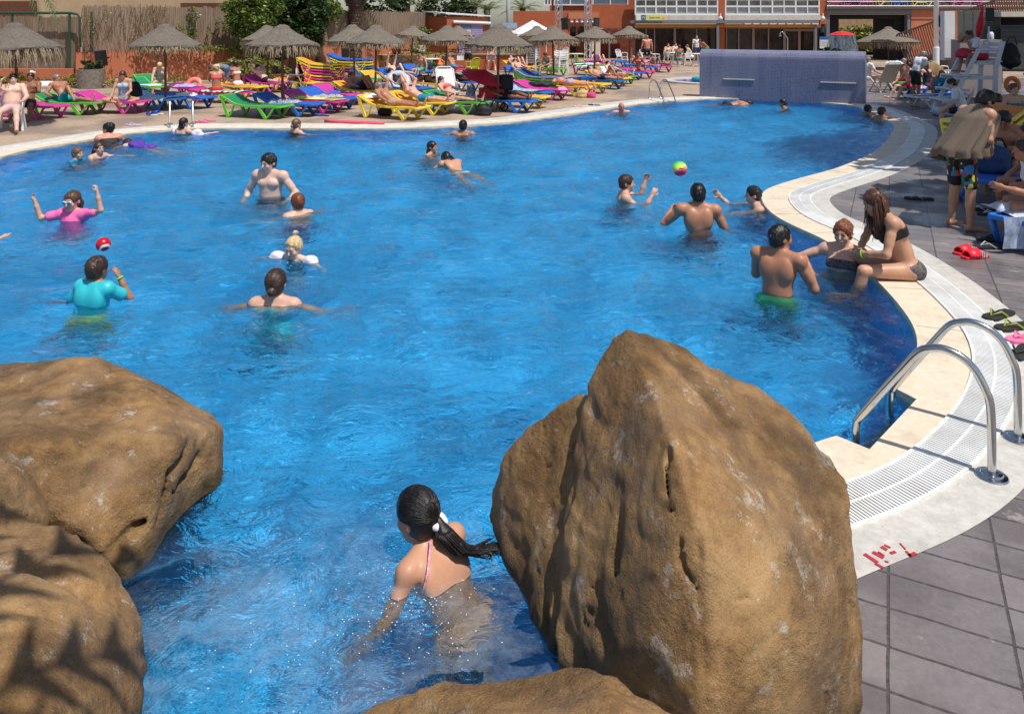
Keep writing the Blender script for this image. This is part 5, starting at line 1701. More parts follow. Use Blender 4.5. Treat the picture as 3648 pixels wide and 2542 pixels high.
# ------------------------------------------------------------------ people
def skin(name, c, wet=True):
    g = N(name); co = g.coord()
    f = g.noise(co, 7, 4, .6); f2 = g.noise(co, 60, 3, .6)
    cc = g.ramp(f, [(.3, (c[0]*.86, c[1]*.80, c[2]*.78)), (.7, (min(1,c[0]*1.08), c[1]*1.06, c[2]*1.05))])
    cc = g.mix(g.ramp(f2, [(.5, 0), (.8, .18)]), cc, (c[0]*.8, c[1]*.62, c[2]*.58))
    g.l(cc, g.b.inputs["Base Color"])
    g.b.inputs["Roughness"].default_value = .50
    g.b.inputs["Specular IOR Level"].default_value = .35
    if wet: g.b.inputs["Coat Weight"].default_value = .10; g.b.inputs["Coat Roughness"].default_value = .28
    g.l(g.bump(f2, .12, .004), g.b.inputs["Normal"])
    return g.m
SK = dict(fair=skin("fair_skin", rgb(208,166,144)), pale=skin("pale_skin", rgb(220,184,166)), tan=skin("tanned_skin", rgb(174,124,96)), olive=skin("olive_skin", rgb(194,148,120)),
          brown=skin("brown_skin", rgb(140,96,72)), red=skin("sunburnt_skin", rgb(208,142,118)), dark=skin("dark_skin", rgb(92,60,44)))
def hairm(n_, c): 
    g = N(n_); co = g.coord(scale=(1,1,.25)); f = g.noise(co, 70, 4, .7)
    g.l(g.ramp(f, [(.3, tuple(v*.6 for v in c)), (.75, tuple(min(1,v*1.6) for v in c))]), g.b.inputs["Base Color"])
    g.b.inputs["Roughness"].default_value = .38; g.l(g.bump(f, .5, .008), g.b.inputs["Normal"]); return g.m
HR = dict(black=hairm("black_hair", rgb(28,24,24)), brown=hairm("brown_hair", rgb(62,44,34)), light=hairm("light_brown_hair", rgb(104,78,56)), ginger=hairm("ginger_hair", rgb(122,66,38)),
          blond=hairm("blond_hair", rgb(206,178,132)), grey=hairm("grey_hair", rgb(120,118,116)), chest=hairm("chestnut_hair", rgb(84,54,36)))
def cloth(n_, c, rough=.7, var=.12, col2=None, sc=9, wet=0): return M("cloth_"+n_, c, rough, var, sc, .15, 50, col2=col2, coat=wet)
CL = dict(black=cloth("black", rgb(24,24,28)), navy=cloth("navy", rgb(26,34,62)), teal=cloth("teal", rgb(8,126,160)), aqua=cloth("aqua", rgb(46,186,196), .5, .06, wet=.3), green=cloth("green", rgb(22,170,110)),
          yellow=cloth("yellow", rgb(186,188,40)), pink=cloth("pink", rgb(250,110,170)), coral=cloth("coral", rgb(244,86,106)), red=cloth("red", rgb(190,22,44)), white=cloth("white", rgb(226,226,230), .75, .04),
          purple=cloth("purple", rgb(84,48,150)), lilac=cloth("lilac", rgb(176,152,176)), khaki=cloth("khaki", rgb(168,142,110)), grey=cloth("grey", rgb(112,118,128)), blue=cloth("blue", rgb(50,88,150)), turq=cloth("turquoise", rgb(0,150,170)),
          sky=cloth("sky", rgb(110,170,214), .7, .3, rgb(190,214,232), 40), stripe=cloth("pinkstripe", rgb(200,150,160), .8, .3, rgb(224,200,202), 30), bw=cloth("blackwhite", rgb(30,28,30), .7, .2, rgb(226,222,218), 26),
          teal_print=cloth("teal_print", rgb(0,150,190), .5, .35, rgb(60,230,240), 26), dark_print=cloth("dark_print", rgb(34,30,34), .7, .3, rgb(120,110,110), 45), blue_print=cloth("blue_print", rgb(26,50,120), .6, .3, rgb(60,150,160), 36), towel=None)
def multi(n_, cols, sc):
    g = N(n_); co = g.coord(); v = g.n("TexVoronoi"); v.inputs["Scale"].default_value = sc; g.l(co, v.inputs["Vector"])
    wn = g.n("TexWhiteNoise"); g.l(v.outputs["Position"], wn.inputs["Vector"])
    g.l(g.ramp(wn.outputs["Value"], [(i/len(cols), c) for i, c in enumerate(cols)], 'CONSTANT'), g.b.inputs["Base Color"]); g.b.inputs["Roughness"].default_value = .7; return g.m
CL['loud'] = multi("loud_print_cloth", [rgb(18,16,20), rgb(26,20,26), rgb(120,70,140), rgb(18,16,20), rgb(214,206,60), rgb(22,20,22), rgb(40,120,180), rgb(20,18,20), rgb(222,222,224), rgb(200,70,40), rgb(18,16,20), rgb(30,110,60)], 17)
meye = M("eye_dark", rgb(40,28,24), .2, 0); mlip = M("lip", rgb(168,92,84), .5, .05); mgold = M("wristband_lime", rgb(140,220,50), .5, 0)
V3 = lambda *a: np.array(a, float)
def nrm(v): v = np.array(v, float); return v/max(np.linalg.norm(v), 1e-9)
def ik(a, t, l1, l2, pole):
    d = t-a; L = min(np.linalg.norm(d), (l1+l2)*.999); u = nrm(d)
    x = (l1*l1-l2*l2+L*L)/(2*L); h = math.sqrt(max(l1*l1-x*x, 0))
    p = np.array(pole, float); p = nrm(p-u*(p@u))
    return a+u*x+p*h, a+u*L

def human(label, skinc, head=None, water=None, pelvis=None, yaw=0, s=1.0, hs=.235, sex='m', lean=0, side=0, twist=0, hyaw=0, hpitch=0, arms=None, legs=None,
          hair=('short','black'), wear=(), vox=.012, fat=1.0, face=True, fingers=True, group="people in the pool", curl=.5, extra=None, dense=None):
    """head=(px,py) with water=photo row of the waterline, or pelvis=world point. yaw: 0 back to the viewer, 90 faces right, 180 faces the viewer.
    arms/legs: {'L':..,'R':..}, either (dir1,dir2) or a wrist/ankle target relative to the pelvis."""
    l1, l2 = lean if isinstance(lean, tuple) else (lean, lean)
    fem = sex == 'f'; kid = sex == 'k'
    def frame(a):
        a = R(a); up = V3(math.sin(R(side)), math.sin(a), math.cos(a)*math.cos(R(side))); up = nrm(up)
        r = V3(math.cos(R(twist)), -math.sin(R(twist)), 0); r = nrm(r-up*(r@up)); f = np.cross(up, r); return up, f, r
    u1, f1, r1 = frame(l1); u2, f2, r2 = frame(l2)
    Pv = V3(0,0,0); W = Pv+u1*.17*s; Cc = W+u2*.16*s; Nk = W+u2*.325*s
    shw = (.165 if fem else .15 if kid else .188)*s
    S_ = {'L': W+u2*.285*s-r2*shw, 'R': W+u2*.285*s+r2*shw}
    hf = V3(math.sin(R(hyaw))*math.cos(R(hpitch)), math.cos(R(hyaw))*math.cos(R(hpitch)), -math.sin(R(hpitch)))
    hr_ = nrm(np.cross(hf, V3(0,0,1))); hu = np.cross(hr_, hf)
    if abs(l2) > 60:       # lying: the head follows the trunk
        bf, bu = f2, u2
        hf = nrm(bf*math.cos(R(hyaw))+r2*math.sin(R(hyaw))); hu = nrm(bu-hf*(bu@hf)); hr_ = np.cross(hf, hu)
    q = hs/.235
    hc = Nk+(.6*u2+.4*hu)*.135*(.5*s+.5*q)+hf*.02*q
    HM = np.stack([hr_, hf, hu], 1)
    H = lambda x, y, z: hc+HM@(V3(x, y, z)*q)
    B = SDF(); k = .03*s
    hw = .090*s*(1.05 if fem else 1)
    B.ell(Pv+V3(0,-.005,-.02)*s, V3(.165*(1.06 if fem else 1),.115*fat,.115)*s, np.stack([r1,f1,u1],1), k)
    B.ell(Pv+u1*.11*s+f1*.015*(fat-1)*4*s, V3(.138*(.95 if fem else 1)*fat,.102*fat,.14)*s, np.stack([r1,f1,u1],1), .04*s)
    B.ell(W+u2*.05*s, V3(.135*(.95 if fem else 1)*fat,.098*fat,.14)*s, np.stack([r2,f2,u2],1), .04*s)
    cw_ = .168 if not (fem or kid) else .148
    B.ell(Cc+u2*.01*s, V3(cw_,.108,.155)*s, np.stack([r2,f2,u2],1), .04*s)
    for sg in (-1,1):
        if fem: B.ell(Cc+(r2*.072*sg+f2*.088+u2*.0)*s, V3(.066,.058,.066)*s, np.stack([r2,f2,u2],1), .03*s)
        elif not kid: B.ell(Cc+(r2*.075*sg+f2*.070+u2*.035)*s, V3(.078,.046*fat,.062)*s, np.stack([r2,f2,u2],1), .03*s)
        B.ell(Pv+(r1*.075*sg-f1*.055-u1*.05)*s, V3(.088,.085,.09)*s, None, .03*s)
        B.ell(Cc+(r2*.085*sg-f2*.065+u2*.03)*s, V3(.07,.045,.11)*s, np.stack([r2,f2,u2],1), .03*s)     # shoulder blades
        B.cap(Nk+u2*.025*s, (S_['R'] if sg > 0 else S_['L'])*.75+Nk*.25+u2*.005*s, .046*s, .05*s, .03*s)
    B.cap(S_['L'], S_['R'], .058*s, None, .035*s)
    B.cap(Nk-u2*.03*s, hc-hu*.05*q-hf*.015*q, (.047 if fem or kid else .058)*s, (.046 if fem or kid else .056)*s, .025*s)
    # head
    B.ell(H(0,-.008,.022), V3(.074,.094,.086)*q, HM, .02*q)
    B.ell(H(0,.022,-.045), V3(.058,.066,.072)*q, HM, .025*q)
    B.ell(H(0,.058,-.088), V3(.03,.028,.024)*q, HM, .025*q)
    for sg in (-1,1):
        B.ell(H(.040*sg,.062,-.028), V3(.022,.02,.024)*q, HM, .02*q)
        B.ell(H(.031*sg,.096,.006), V3(.018,.016,.011)*q, HM, .010*q, sub=True)
        B.ell(H(.031*sg,.074,.006), V3(.014,.015,.013)*q, HM, .006*q)
        B.ell(H(.077*sg,-.012,-.008), V3(.010,.022,.030)*q, HM, .008*q)
    B.cap(H(-.036,.080,.024), H(.036,.080,.024), .010*q, None, .012*q)
    B.cap(H(0,.088,.008), H(0,.108,-.030), .008*q, .0125*q, .010*q)
    B.cap(H(-.016,.084,-.058), H(.016,.084,-.058), .0085*q, None, .008*q)
    # arms
    J = dict(P=Pv, W=W, C=Cc, N=Nk, hc=hc, u1=u1, u2=u2, f1=f1, f2=f2, r1=r1, r2=r2, S=S_, H=H, HM=HM, q=q, s=s, E={}, Wr={}, hip={}, K={}, A={})
    arms = arms or {}
    la, lb = .285*s, .255*s
    for sd in 'LR':
        sg = -1 if sd == 'L' else 1
        a = arms.get(sd, ((.25,.05,-1),(.15,.35,-1)))
        if len(a) == 3 and not hasattr(a[0], '__len__'):
            e, w_ = ik(S_[sd], V3(*a)*s, la, lb, r2*sg*.6-u2*.8-f2*.3)
        elif len(a) == 4:
            e, w_ = ik(S_[sd], V3(*a[:3])*s, la, lb, a[3])
        else:
            d1 = nrm(r2*sg*a[0][0]+f2*a[0][1]+u2*a[0][2]); d2 = nrm(r2*sg*a[1][0]+f2*a[1][1]+u2*a[1][2])
            e = S_[sd]+d1*la; w_ = e+d2*lb
        J['E'][sd], J['Wr'][sd] = e, w_
        m_ = (.85 if fem else .82 if kid else 1.0)*(.5+.5*fat)
        B.ell(S_[sd]+r2*sg*.005*s, V3(.066,.064,.068)*s*m_, None, .03*s)
        B.cap(S_[sd], e, .054*s*m_, .041*s*m_, .025*s)
        mid = S_[sd]*.5+e*.5; B.cap(mid*.8+S_[sd]*.2, mid*.7+e*.3, .049*s*m_, .046*s*m_, .02*s)
        B.cap(e, e*.35+w_*.65, .044*s*m_, .036*s*m_, .02*s); B.cap(e*.35+w_*.65, w_, .036*s*m_, .027*s*m_, .02*s)
        d = nrm(w_-e); ph = s*(.88 if fem else .78 if kid else 1)
        n_ = r2*(-sg)-d*(d@(r2*(-sg))); n_ = nrm(n_ if np.linalg.norm(n_) > .2 else -u2-d*(d@-u2))
        x_ = np.cross(d, n_)*sg
        B.ell(w_+d*.048*ph, V3(.040,.018,.050)*ph, np.stack([x_, n_, d],1), .012*s)
        if fingers:
            for i, (fx, ln) in enumerate(((-.030,.066),(-.010,.076),(.010,.072),(.029,.056))):
                b0 = w_+(d*.088+x_*fx)*ph; cu = curl*(1+.15*i)
                m1 = b0+nrm(d*math.cos(cu*.7)+n_*math.sin(cu*.7)+x_*fx*2)*ln*.52*ph; m2_ = m1+nrm(d*math.cos(cu*1.6)+n_*math.sin(cu*1.6)+x_*fx*2)*ln*.5*ph
                B.cap(b0, m1, .0098*ph, .0088*ph, .004); B.cap(m1, m2_, .0088*ph, .0072*ph, .003)
            t0 = w_+(d*.03-x_*.032)*ph; t1 = t0+nrm(d*.75-x_*.65+n_*.35)*.045*ph; B.cap(t0, t1, .014*ph, .011*ph, .006); B.cap(t1, t1+nrm(d-x_*.1+n_*.4)*.032*ph, .0105*ph, .008*ph, .004)
        else: B.cap(w_+d*.08*ph, w_+d*.08*ph+nrm(d+n_*curl)*.075*ph, .034*ph, .022*ph, .015*s, flat=n_, amt=.5)
    legs = legs or {}
    lt, ls = .42*s, .41*s
    for sd in 'LR':
        sg = -1 if sd == 'L' else 1
        hp = Pv+(r1*hw*sg-u1*.035*s if False else V3(hw*sg,0,-.035*s) if abs(l1) < 60 else r1*hw*sg-u1*.03*s)
        a = legs.get(sd, ((.08*sg,.05,-1),(.02*sg,-.08,-1)))
        if len(a) == 3 and not hasattr(a[0], '__len__'): kn, an = ik(hp, V3(*a)*s, lt, ls, V3(.15*sg,1,.3))
        else:
            kn = hp+nrm(a[0])*lt; an = kn+nrm(a[1])*ls
        J['hip'][sd], J['K'][sd], J['A'][sd] = hp, kn, an
        m_ = (.98 if fem else .80 if kid else 1.0)*(.6+.4*fat)
        B.cap(hp, kn, .082*s*m_, .054*s*m_, .03*s)
        B.cap(kn, kn*.55+an*.45, .053*s*m_, .053*s*m_, .02*s); B.cap(kn*.55+an*.45, an, .05*s*m_, .033*s*m_, .02*s)
        dl = nrm(an-kn); ff = a[2] if len(a) == 3 and hasattr(a[0], '__len__') else None
        if ff is None: ff = V3(.12*sg,1,0) if abs(dl[2]) > .5 else V3(0,.25,1) if l1 < 30 else V3(0,-.6,-.6)
        ff = nrm(np.array(ff, float)-dl*(dl@np.array(ff, float))*.75)
        hl = an+dl*.035*s-ff*.03*s
        B.cap(hl, an+dl*.05*s+ff*.15*s, .034*s, .026*s, .02*s)
        B.cap(an+dl*.05*s+ff*.14*s, an+dl*.052*s+ff*.19*s, .028*s, .018*s, .015*s)
    V, Q = B.mesh(vox)
    o = npmesh("person", V, Q, SK[skinc])
    tag(o, label, "person", group)
    o.rotation_euler = (0, 0, -R(yaw))
    rot = Matrix.Rotation(-R(yaw), 3, 'Z')
    if pelvis is None:
        d = at(head[0], water, WZ).y
        tgt = atd(head[0], head[1], d)
        o.location = tgt-rot@Vector(hc)
    else: o.location = pelvis
    # hair
    if hair:
        st, hcol = hair; hm = HR[hcol]; Hs = SDF(); clips = []
        th = .012*q
        if st != 'bald':
            Hs.ell(H(0,-.012,.027), V3(.074,.094,.086)*q+th, HM, .01)
            Hs.ell(H(0,-.035,-.02), V3(.066,.066,.07)*q+th*.6, HM, .02)
            cut = [(H(0,.056,.05), HM@V3(0,1,-.55))]
            lowz = {'short':-.055,'crop':-.05,'long':-.10,'wetlong':-.12,'bun':-.055,'pony':-.06,'updo':-.05,'tuft':-.03,'bob':-.11}[st]
            fr3 = .112 if st == 'tuft' else .096; Hs.ell(H(0,.125,-.034+(fr3-.096)), V3(fr3,fr3,fr3)*q, HM, .005, sub=True)
            for sg in (-1,1): Hs.ell(H(.085*sg,.03,-.03), V3(.03,.034,.04)*q, HM, .004, sub=True)
            clips = [(H(0,0,lowz), HM@V3(0,.25,-1)), (H(0,.088,.02), HM@V3(0,1,-.2))]
            if st == 'short':
                for i in range(14):
                    rr_ = random.Random(i*7+int(hc[2]*1000)); a = rr_.uniform(0, 6.28)
                    Hs.ell(H(.045*math.cos(a),-.01+.055*math.sin(a),.085+.01*rr_.random()), V3(.022,.022,.016)*q, HM, .012)
        if st in ('bun',): Hs.ell(H(0,-.115,-.035), V3(.036,.034,.034)*q, HM, .012); clips = [(H(0,.085,.02), HM@V3(0,1,-.2))]
        if st == 'updo':
            for x, y, z, r in ((0,-.07,.085,.045),(.03,-.09,.06,.04),(-.03,-.09,.05,.04),(0,-.1,.02,.04)): Hs.ell(H(x,y,z), V3(r,r,r)*q, HM, .015)
        if st == 'tuft': Hs.cap(H(0,-.05,.10), H(0,-.075,.15), .014*q, .02*q, .01); Hs.cap(H(0,-.075,.15), H(.0,-.13,.12), .022*q, .008*q, .01)
        if hair and st != 'bald':
            na = (.0055 if st in ('short','crop','updo','tuft') else .003)*q
            Vh, Qh = Hs.mesh(min(vox, .010)*(1 if vox < .02 else 1.6), clips=clips, noise=lambda X, Y, Z: na*vnoise(X, Y, Z*.6, 48/q, 5)+na*.6*vnoise(X, Y, Z*.5, 95/q, 6))
            ho = npmesh("hair", Vh, Qh, hm, o)
            if vox < .0145:
                me_ = ho.data; tf = MB(); rr_ = random.Random(len(Vh))
                vs_ = [(v.co.copy(), v.normal.copy()) for v in me_.vertices]
                down_ = Vector(-hu); back_ = Vector(-hf)
                wet_ = st in ('pony','bun','wetlong','long','bob')
                for _ in range(650):
                    p_, n__ = rr_.choice(vs_)
                    if n__.dot(Vector(hc)-p_) > 0: continue
                    flow = (down_*.8+back_*.7+Vector((rr_.uniform(-.5,.5), rr_.uniform(-.5,.5), rr_.uniform(-.5,.5)))*(.35 if wet_ else 1.0))
                    t_ = (flow-n__*flow.dot(n__)).normalized(); L_ = q*rr_.uniform(.014,.032); sd_ = t_.cross(n__)*q*.0028
                    p_ = p_-n__*.002; m_2 = p_+t_*L_*.5+n__*(.006 if not wet_ else .003)*q; e_ = p_+t_*L_+n__*(.008*rr_.random() if not wet_ else .001)*q
                    tf.add([p_-sd_, p_+sd_, m_2+sd_*.8, m_2-sd_*.8, e_], [(0,1,2,3),(3,2,4)])
                tf.build("hair_tuft", hm, ho)
            if st in ('long','wetlong','pony','bob'):
                Ls = SDF(); rr_ = random.Random(3)
                if st == 'pony':
                    pts = extra['pony'] if extra and 'pony' in extra else [H(.0,-.10,.0), H(.0,-.15,-.06), H(.02,-.15,-.2), H(.03,-.14,-.32)]
                    pts = [np.array(p, float) for p in pts]
                    for a, b, ra, rb in zip(pts[:-1], pts[1:], (.024,.034,.034,.028), (.034,.034,.028,.012)): Ls.cap(a, b, ra*q, rb*q, .02)
                else:
                    ln = .30 if st == 'wetlong' else .22 if st == 'long' else .10
                    for i in range(9):
                        x = -.062+.0155*i
                        bend = f2*(-.0)+hf*(-.01)
                        gv = u2 if abs(l2) > 50 else nrm(u2*.25+V3(0,0,1)); a = H(x,-.065+.3*abs(x),-.03); b = a-gv*ln*.5*q-HM@V3(0,.02,0)+HM@V3(x*.25,0,0); c_ = b-gv*ln*.5*q*rr_.uniform(.8,1.15)
                        Ls.cap(a, b, .026*q, .022*q, .012); Ls.cap(b, c_, .022*q, .008*q, .012)
                    sm_ = MB()
                    for i in range(60 if vox < .012 else 0):
                        x = rr_.uniform(-.07,.07); a = H(x,-.07+.3*abs(x)+rr_.uniform(-.012,.012),rr_.uniform(-.05,.02)); v1 = V3(rr_.uniform(-.02,.02),rr_.uniform(-.02,.02),0)
                        b = a-gv*ln*.5*q-HM@V3(0,.022,0)+HM@V3(x*.3,0,0)+v1; c_ = b-gv*ln*.55*q*rr_.uniform(.6,1.25)+V3(rr_.uniform(-.03,.03),rr_.uniform(-.03,.03),0)
                        sm_.tube([Vector(p) for p in (a, a*.5+b*.5-HM@V3(0,.008,0), b, c_)], [.005*q,.0055*q,.005*q,.0012], 5)
                    if sm_.v: sm_.build("hair_strand", hm, ho, smooth=1)
                Vl, Ql = Ls.mesh(min(vox,.010)); npmesh("hair_length", Vl, Ql, hm, ho)
    # clothes
    def put(nm, sdf, mat, infl=0, clips=(), noise=None):
        V_, Q_ = sdf.mesh(max(vox*.9,.008), infl, clips, noise)
        if len(Q_): return npmesh(nm, V_, Q_, mat, o)
    for wname, wm in wear:
        m = CL[wm] if isinstance(wm, str) else wm
        X = SDF(); fr1, fr2 = np.stack([r1,f1,u1],1), np.stack([r2,f2,u2],1)
        def hips(i=0):
            X.ell(Pv+V3(0,-.005,-.02)*s, V3(.165*(1.06 if fem else 1),.115*fat,.115)*s+i, fr1, k)
            for sg in (-1,1): X.ell(Pv+(r1*.075*sg-f1*.055-u1*.05)*s, V3(.088,.085,.09)*s+i, None, .03*s)
        def torso(i):
            X.ell(Pv+u1*.11*s+f1*.015*(fat-1)*4*s, V3(.138*fat*(.95 if fem else 1),.102*fat,.14)*s+i, fr1, .04*s)
            X.ell(W+u2*.05*s, V3(.135*(.95 if fem else 1)*fat,.098*fat,.14)*s+i, fr2, .04*s)
            X.ell(Cc+u2*.01*s, V3(cw_,.108,.155)*s+i, fr2, .04*s)
            for sg in (-1,1):
                if fem: X.ell(Cc+(r2*.072*sg+f2*.088)*s, V3(.066,.058,.066)*s+i, fr2, .03*s)
                X.ell(Cc+(r2*.085*sg-f2*.065+u2*.03)*s, V3(.07,.045,.11)*s+i, fr2, .03*s)
        if wname in ('trunks','briefs','bikini_bottom'):
            hips(.012 if wname == 'trunks' else .007); cl_ = [(Pv+u1*.07*s, u1)] if wname != 'bikini_bottom' else [(Pv+u1*.035*s, u1)]
            if wname == 'trunks':
                fr_ = extra.get('shorts', .55) if extra else .55
                for sd in 'LR':
                    X.cap(J['hip'][sd], J['hip'][sd]*(1-fr_)+J['K'][sd]*fr_, .094*s, .082*s, .03*s)
            put(wname, X, m, 0, cl_)
        elif wname in ('tshirt','rashguard'):
            torso(.014); hips(.010)
            X.cap(S_['L'], S_['R'], .070*s, None, .035*s)
            for sd in 'LR':
                X.ell(S_[sd], V3(.078,.074,.078)*s, None, .03*s); X.cap(S_[sd], S_[sd]*.42+J['E'][sd]*.58, .066*s, .066*s, .02*s)
                X.cap(Nk+u2*.0*s, S_[sd]*.75+Nk*.25, .056*s, .058*s, .03*s)
            put(wname, X, m, 0, [(Nk+u2*.035*s, u2)])
        elif wname in ('swimsuit','tank'):
            torso(.008); hips(.008)
            put(wname, X, m, 0, [(Cc+u2*.09*s, u2)])
            T_ = SDF()
            for sg in (-1,1): 
                T_.cap(Cc+(r2*.07*sg+u2*.05-f2*.108)*s, Nk+(r2*.075*sg+u2*.012-f2*.03)*s, .012*s, None, .0); T_.cap(Nk+(r2*.075*sg+u2*.012-f2*.03)*s, Cc+(r2*.075*sg+u2*.04+f2*.125)*s, .012*s, None, 0)
            put("strap", T_, m)
        elif wname in ('bikini_top','bandeau'):
            torso(.008)
            put(wname, X, m, 0, [(Cc+u2*.045*s, u2), (Cc-u2*.045*s, -u2)])
            if wname == 'bikini_top':
                T_ = SDF()
                for sg in (-1,1): T_.cap(Cc+(r2*.075*sg+u2*.05+f2*.13)*s, Nk+(r2*.03*sg+u2*.03-f2*.045)*s, .008*s, None, 0)
                put("strap", T_, m)
    # small face features
    if face:
        fm = {}
        e = SDF()
        for sg in (-1,1):
            e = SDF().ell(H(.031*sg,.0855,.006), V3(.0115,.006,.0062)*q, HM, 0); Ve, Qe = e.mesh(.0032*q); npmesh("eye", Ve, Qe, meye, o)
            e = SDF().cap(H(.016*sg,.0915,.028), H(.046*sg,.080,.029), .0042*q, .003*q, 0); Ve, Qe = e.mesh(.003*q); npmesh("eyebrow", Ve, Qe, HR['brown' if not hair else hair[1] if hair[1] != 'blond' else 'light'], o)
        e = SDF().cap(H(-.019,.0885,-.059), H(.019,.0885,-.059), .0055*q, None, 0); Ve, Qe = e.mesh(.003*q); npmesh("lips", Ve, Qe, mlip, o)
    o["_j"] = 1
    del o["_j"]
    return o, J
def comb(sm_, H, tie, rr_, n_, q):
    """strands combed over the skull from the hairline to the tie"""
    T = V3(0,-.10,-.02)
    for i in range(n_):
        th = rr_.uniform(-2.5, 2.5); ph = rr_.uniform(-.15, 1.2)
        dirv = V3(math.sin(th)*math.cos(ph), math.cos(th)*math.cos(ph), math.sin(ph))
        if dirv[1] > .55 and dirv[2] < .45: continue
        pts = []; r0 = rr_.uniform(1.0, 1.035)
        for k in range(6):
            t_ = k/5; d_ = nrm(dirv*(1-t_)+nrm(T)*t_*1.0+V3(0,0,.02))
            pts.append(H(d_[0]*.087*r0, d_[1]*.107*r0-.010, d_[2]*.099*r0+.025))
        pts[-1] = np.array(tie)*.7+pts[-1]*.3
        sm_.tube([Vector(p) for p in pts], [.0008*q,.0019*q,.0022*q,.0022*q,.002*q,.0016*q], 4)
def wpt(o, p):
    return o.matrix_basis @ Vector(p)
def band(o, J, sd, mat, name="wristband", r=.034):
    d = nrm(J['Wr'][sd]-J['E'][sd]); c = J['Wr'][sd]-d*.015*J['s']
    x_ = nrm(np.cross(d, V3(.3,.5,.8))); y_ = np.cross(d, x_)
    MB().tube([Vector(c+(x_*math.cos(a)+y_*math.sin(a))*r*J['s']) for a in [2*math.pi*i/16 for i in range(16)]], .007, 6, closed=True).build(name, mat, o, smooth=1)

# ---- swimmers
o, J = human("girl with a dark ponytail in a white band, back turned, near the largest boulder", 'olive', head=(1486,1836), water=1990, yaw=312, s=.86, hs=.238, sex='f', lean=(20,30), side=-4, hyaw=-6, hpitch=12,
      arms={'L':((.75,.35,-.75),(.5,.9,-.5)),'R':((.4,.8,-.7),(-.1,1,-.4))}, hair=('pony','black'), vox=.0085, face=False,
      extra={'pony':None} and {'pony':[(.0,-.09,.60),(.035,-.13,.52),(.10,-.125,.40),(.20,-.10,.30)]})
# re-seat the ponytail from the head itself
for ch in o.children:
    if ch.name.startswith("hair"):
        for g2 in list(ch.children): bpy.data.objects.remove(g2)
        H = J['H']; Ls = SDF(); hm = HR['black']
        r_, u_, f_ = J['r2'], J['u2'], J['f2']
        p0 = H(.028,-.098,-.02); z_ = V3(0,0,1); p1 = p0+(-f_*.045-z_*.06); p2 = p1+(-z_*.07-u_*.03+r_*.04-f_*.05); p3 = p2+(-z_*.055+r_*.07-f_*.045); p4 = p3+(r_*.075-z_*.03-f_*.03)
        for a, b, ra, rb in ((p0,p1,.022,.030),(p1,p2,.030,.026),(p2,p3,.026,.018),(p3,p4,.018,.006)): Ls.cap(a, b, ra, rb, .02)
        for i in range(7):
            rr_ = random.Random(i); a = p3+V3(rr_.uniform(-.02,.02),rr_.uniform(-.02,.02),rr_.uniform(-.02,.02)); Ls.cap(a, p4+V3(rr_.uniform(-.05,.05),rr_.uniform(-.05,.05),rr_.uniform(-.035,.02)), .010, .004, .008)
        Vl, Ql = Ls.mesh(.007, noise=lambda X, Y, Z: .003*vnoise(X, Y, Z, 60, 3)); npmesh("ponytail", Vl, Ql, hm, ch)
        sm_ = MB(); rr_ = random.Random(5); ax_ = [p0, p1, p2, p3, p4]; ws = (.017,.036,.036,.031,.034)
        for i in range(230):
            th_ = rr_.uniform(0, 6.28); e1 = r_*math.cos(th_)+f_*math.sin(th_)*.9+u_*math.sin(th_)*.3
            pts_ = [Vector(p+e1*w__*rr_.uniform(.7,1.15)) for p, w__ in zip(ax_, ws)]; pts_.append(pts_[-1]+Vector(r_*rr_.uniform(-.0,.06)-u_*rr_.uniform(0,.05)+f_*rr_.uniform(-.03,.03)))
            sm_.tube(pts_, [.0022,.003,.003,.0028,.002,.0006], 4)
        comb(sm_, H, p0, rr_, 420, J['q'])
        sm_.build("hair_strand", hm, ch, smooth=1)
        B2 = SDF()
        for i in range(10):
            a = i*.628; B2.ell(p0+(p1-p0)*.12+r_*.027*math.cos(a)+(u_*.75+f_*.3)*.027*math.sin(a), V3(.017,.017,.015)*(1+.2*(i % 2)), None, .006)
        Vl, Ql = B2.mesh(.005); npmesh("hair_band", Vl, Ql, M("white_scrunchie", rgb(232,230,234), .8, .05), ch)
pk = cloth("pink_dots", rgb(196,50,120), .6, .3, rgb(250,200,220), 90); sm_ = MB()
for sg in (-1,1):
    r_, u_, f_ = J['r2']*sg, J['u2'], J['f2']
    sm_.tube([Vector(p) for p in (J['N']+r_*.02+u_*.03-f_*.062, J['N']+r_*.06-u_*.01-f_*.075, J['C']+r_*.11+u_*.09-f_*.098, J['C']+r_*.150+u_*.02-f_*.06)], .0055, 6)
sm_.build("bikini_strap", pk, o, smooth=1)

o, J = human("woman with a low dark bun in a turquoise patterned swimsuit, back turned", 'fair', head=(984,1008), water=1072, yaw=4, s=1.02, hs=.245, sex='f', lean=4, arms={'L':((.85,.1,-.55),(.45,.5,-.4)),'R':((.85,.1,-.55),(.45,.5,-.4))},
      hair=('bun','brown'), wear=(('swimsuit','teal_print'),), vox=.010, face=False)
for ch in o.children:
    if ch.name.startswith("hair"):
        sm_ = MB(); comb(sm_, J['H'], J['H'](0,-.112,-.035), random.Random(4), 300, J['q']); sm_.build("hair_strand", HR['brown'], ch, smooth=1)
o, J = human("boy in a turquoise rash guard and yellow trunks, back turned", 'tan', head=(347,957), water=1072, yaw=14, s=.86, hs=.222, sex='k', lean=6, hyaw=4, arms={'L':((.7,.1,-.8),(.9,.2,-.3)),'R':((.30,.75,-.45),(-.42,-.25,.9))},
      legs={'L':((-.35,.1,-1),(-.2,-.5,-1)),'R':((.15,.2,-1),(.1,-.3,-1))}, hair=('short','brown'), wear=(('rashguard','aqua'),('trunks','yellow')), vox=.009, face=False)
band(o, J, 'R', mgold, r=.03)
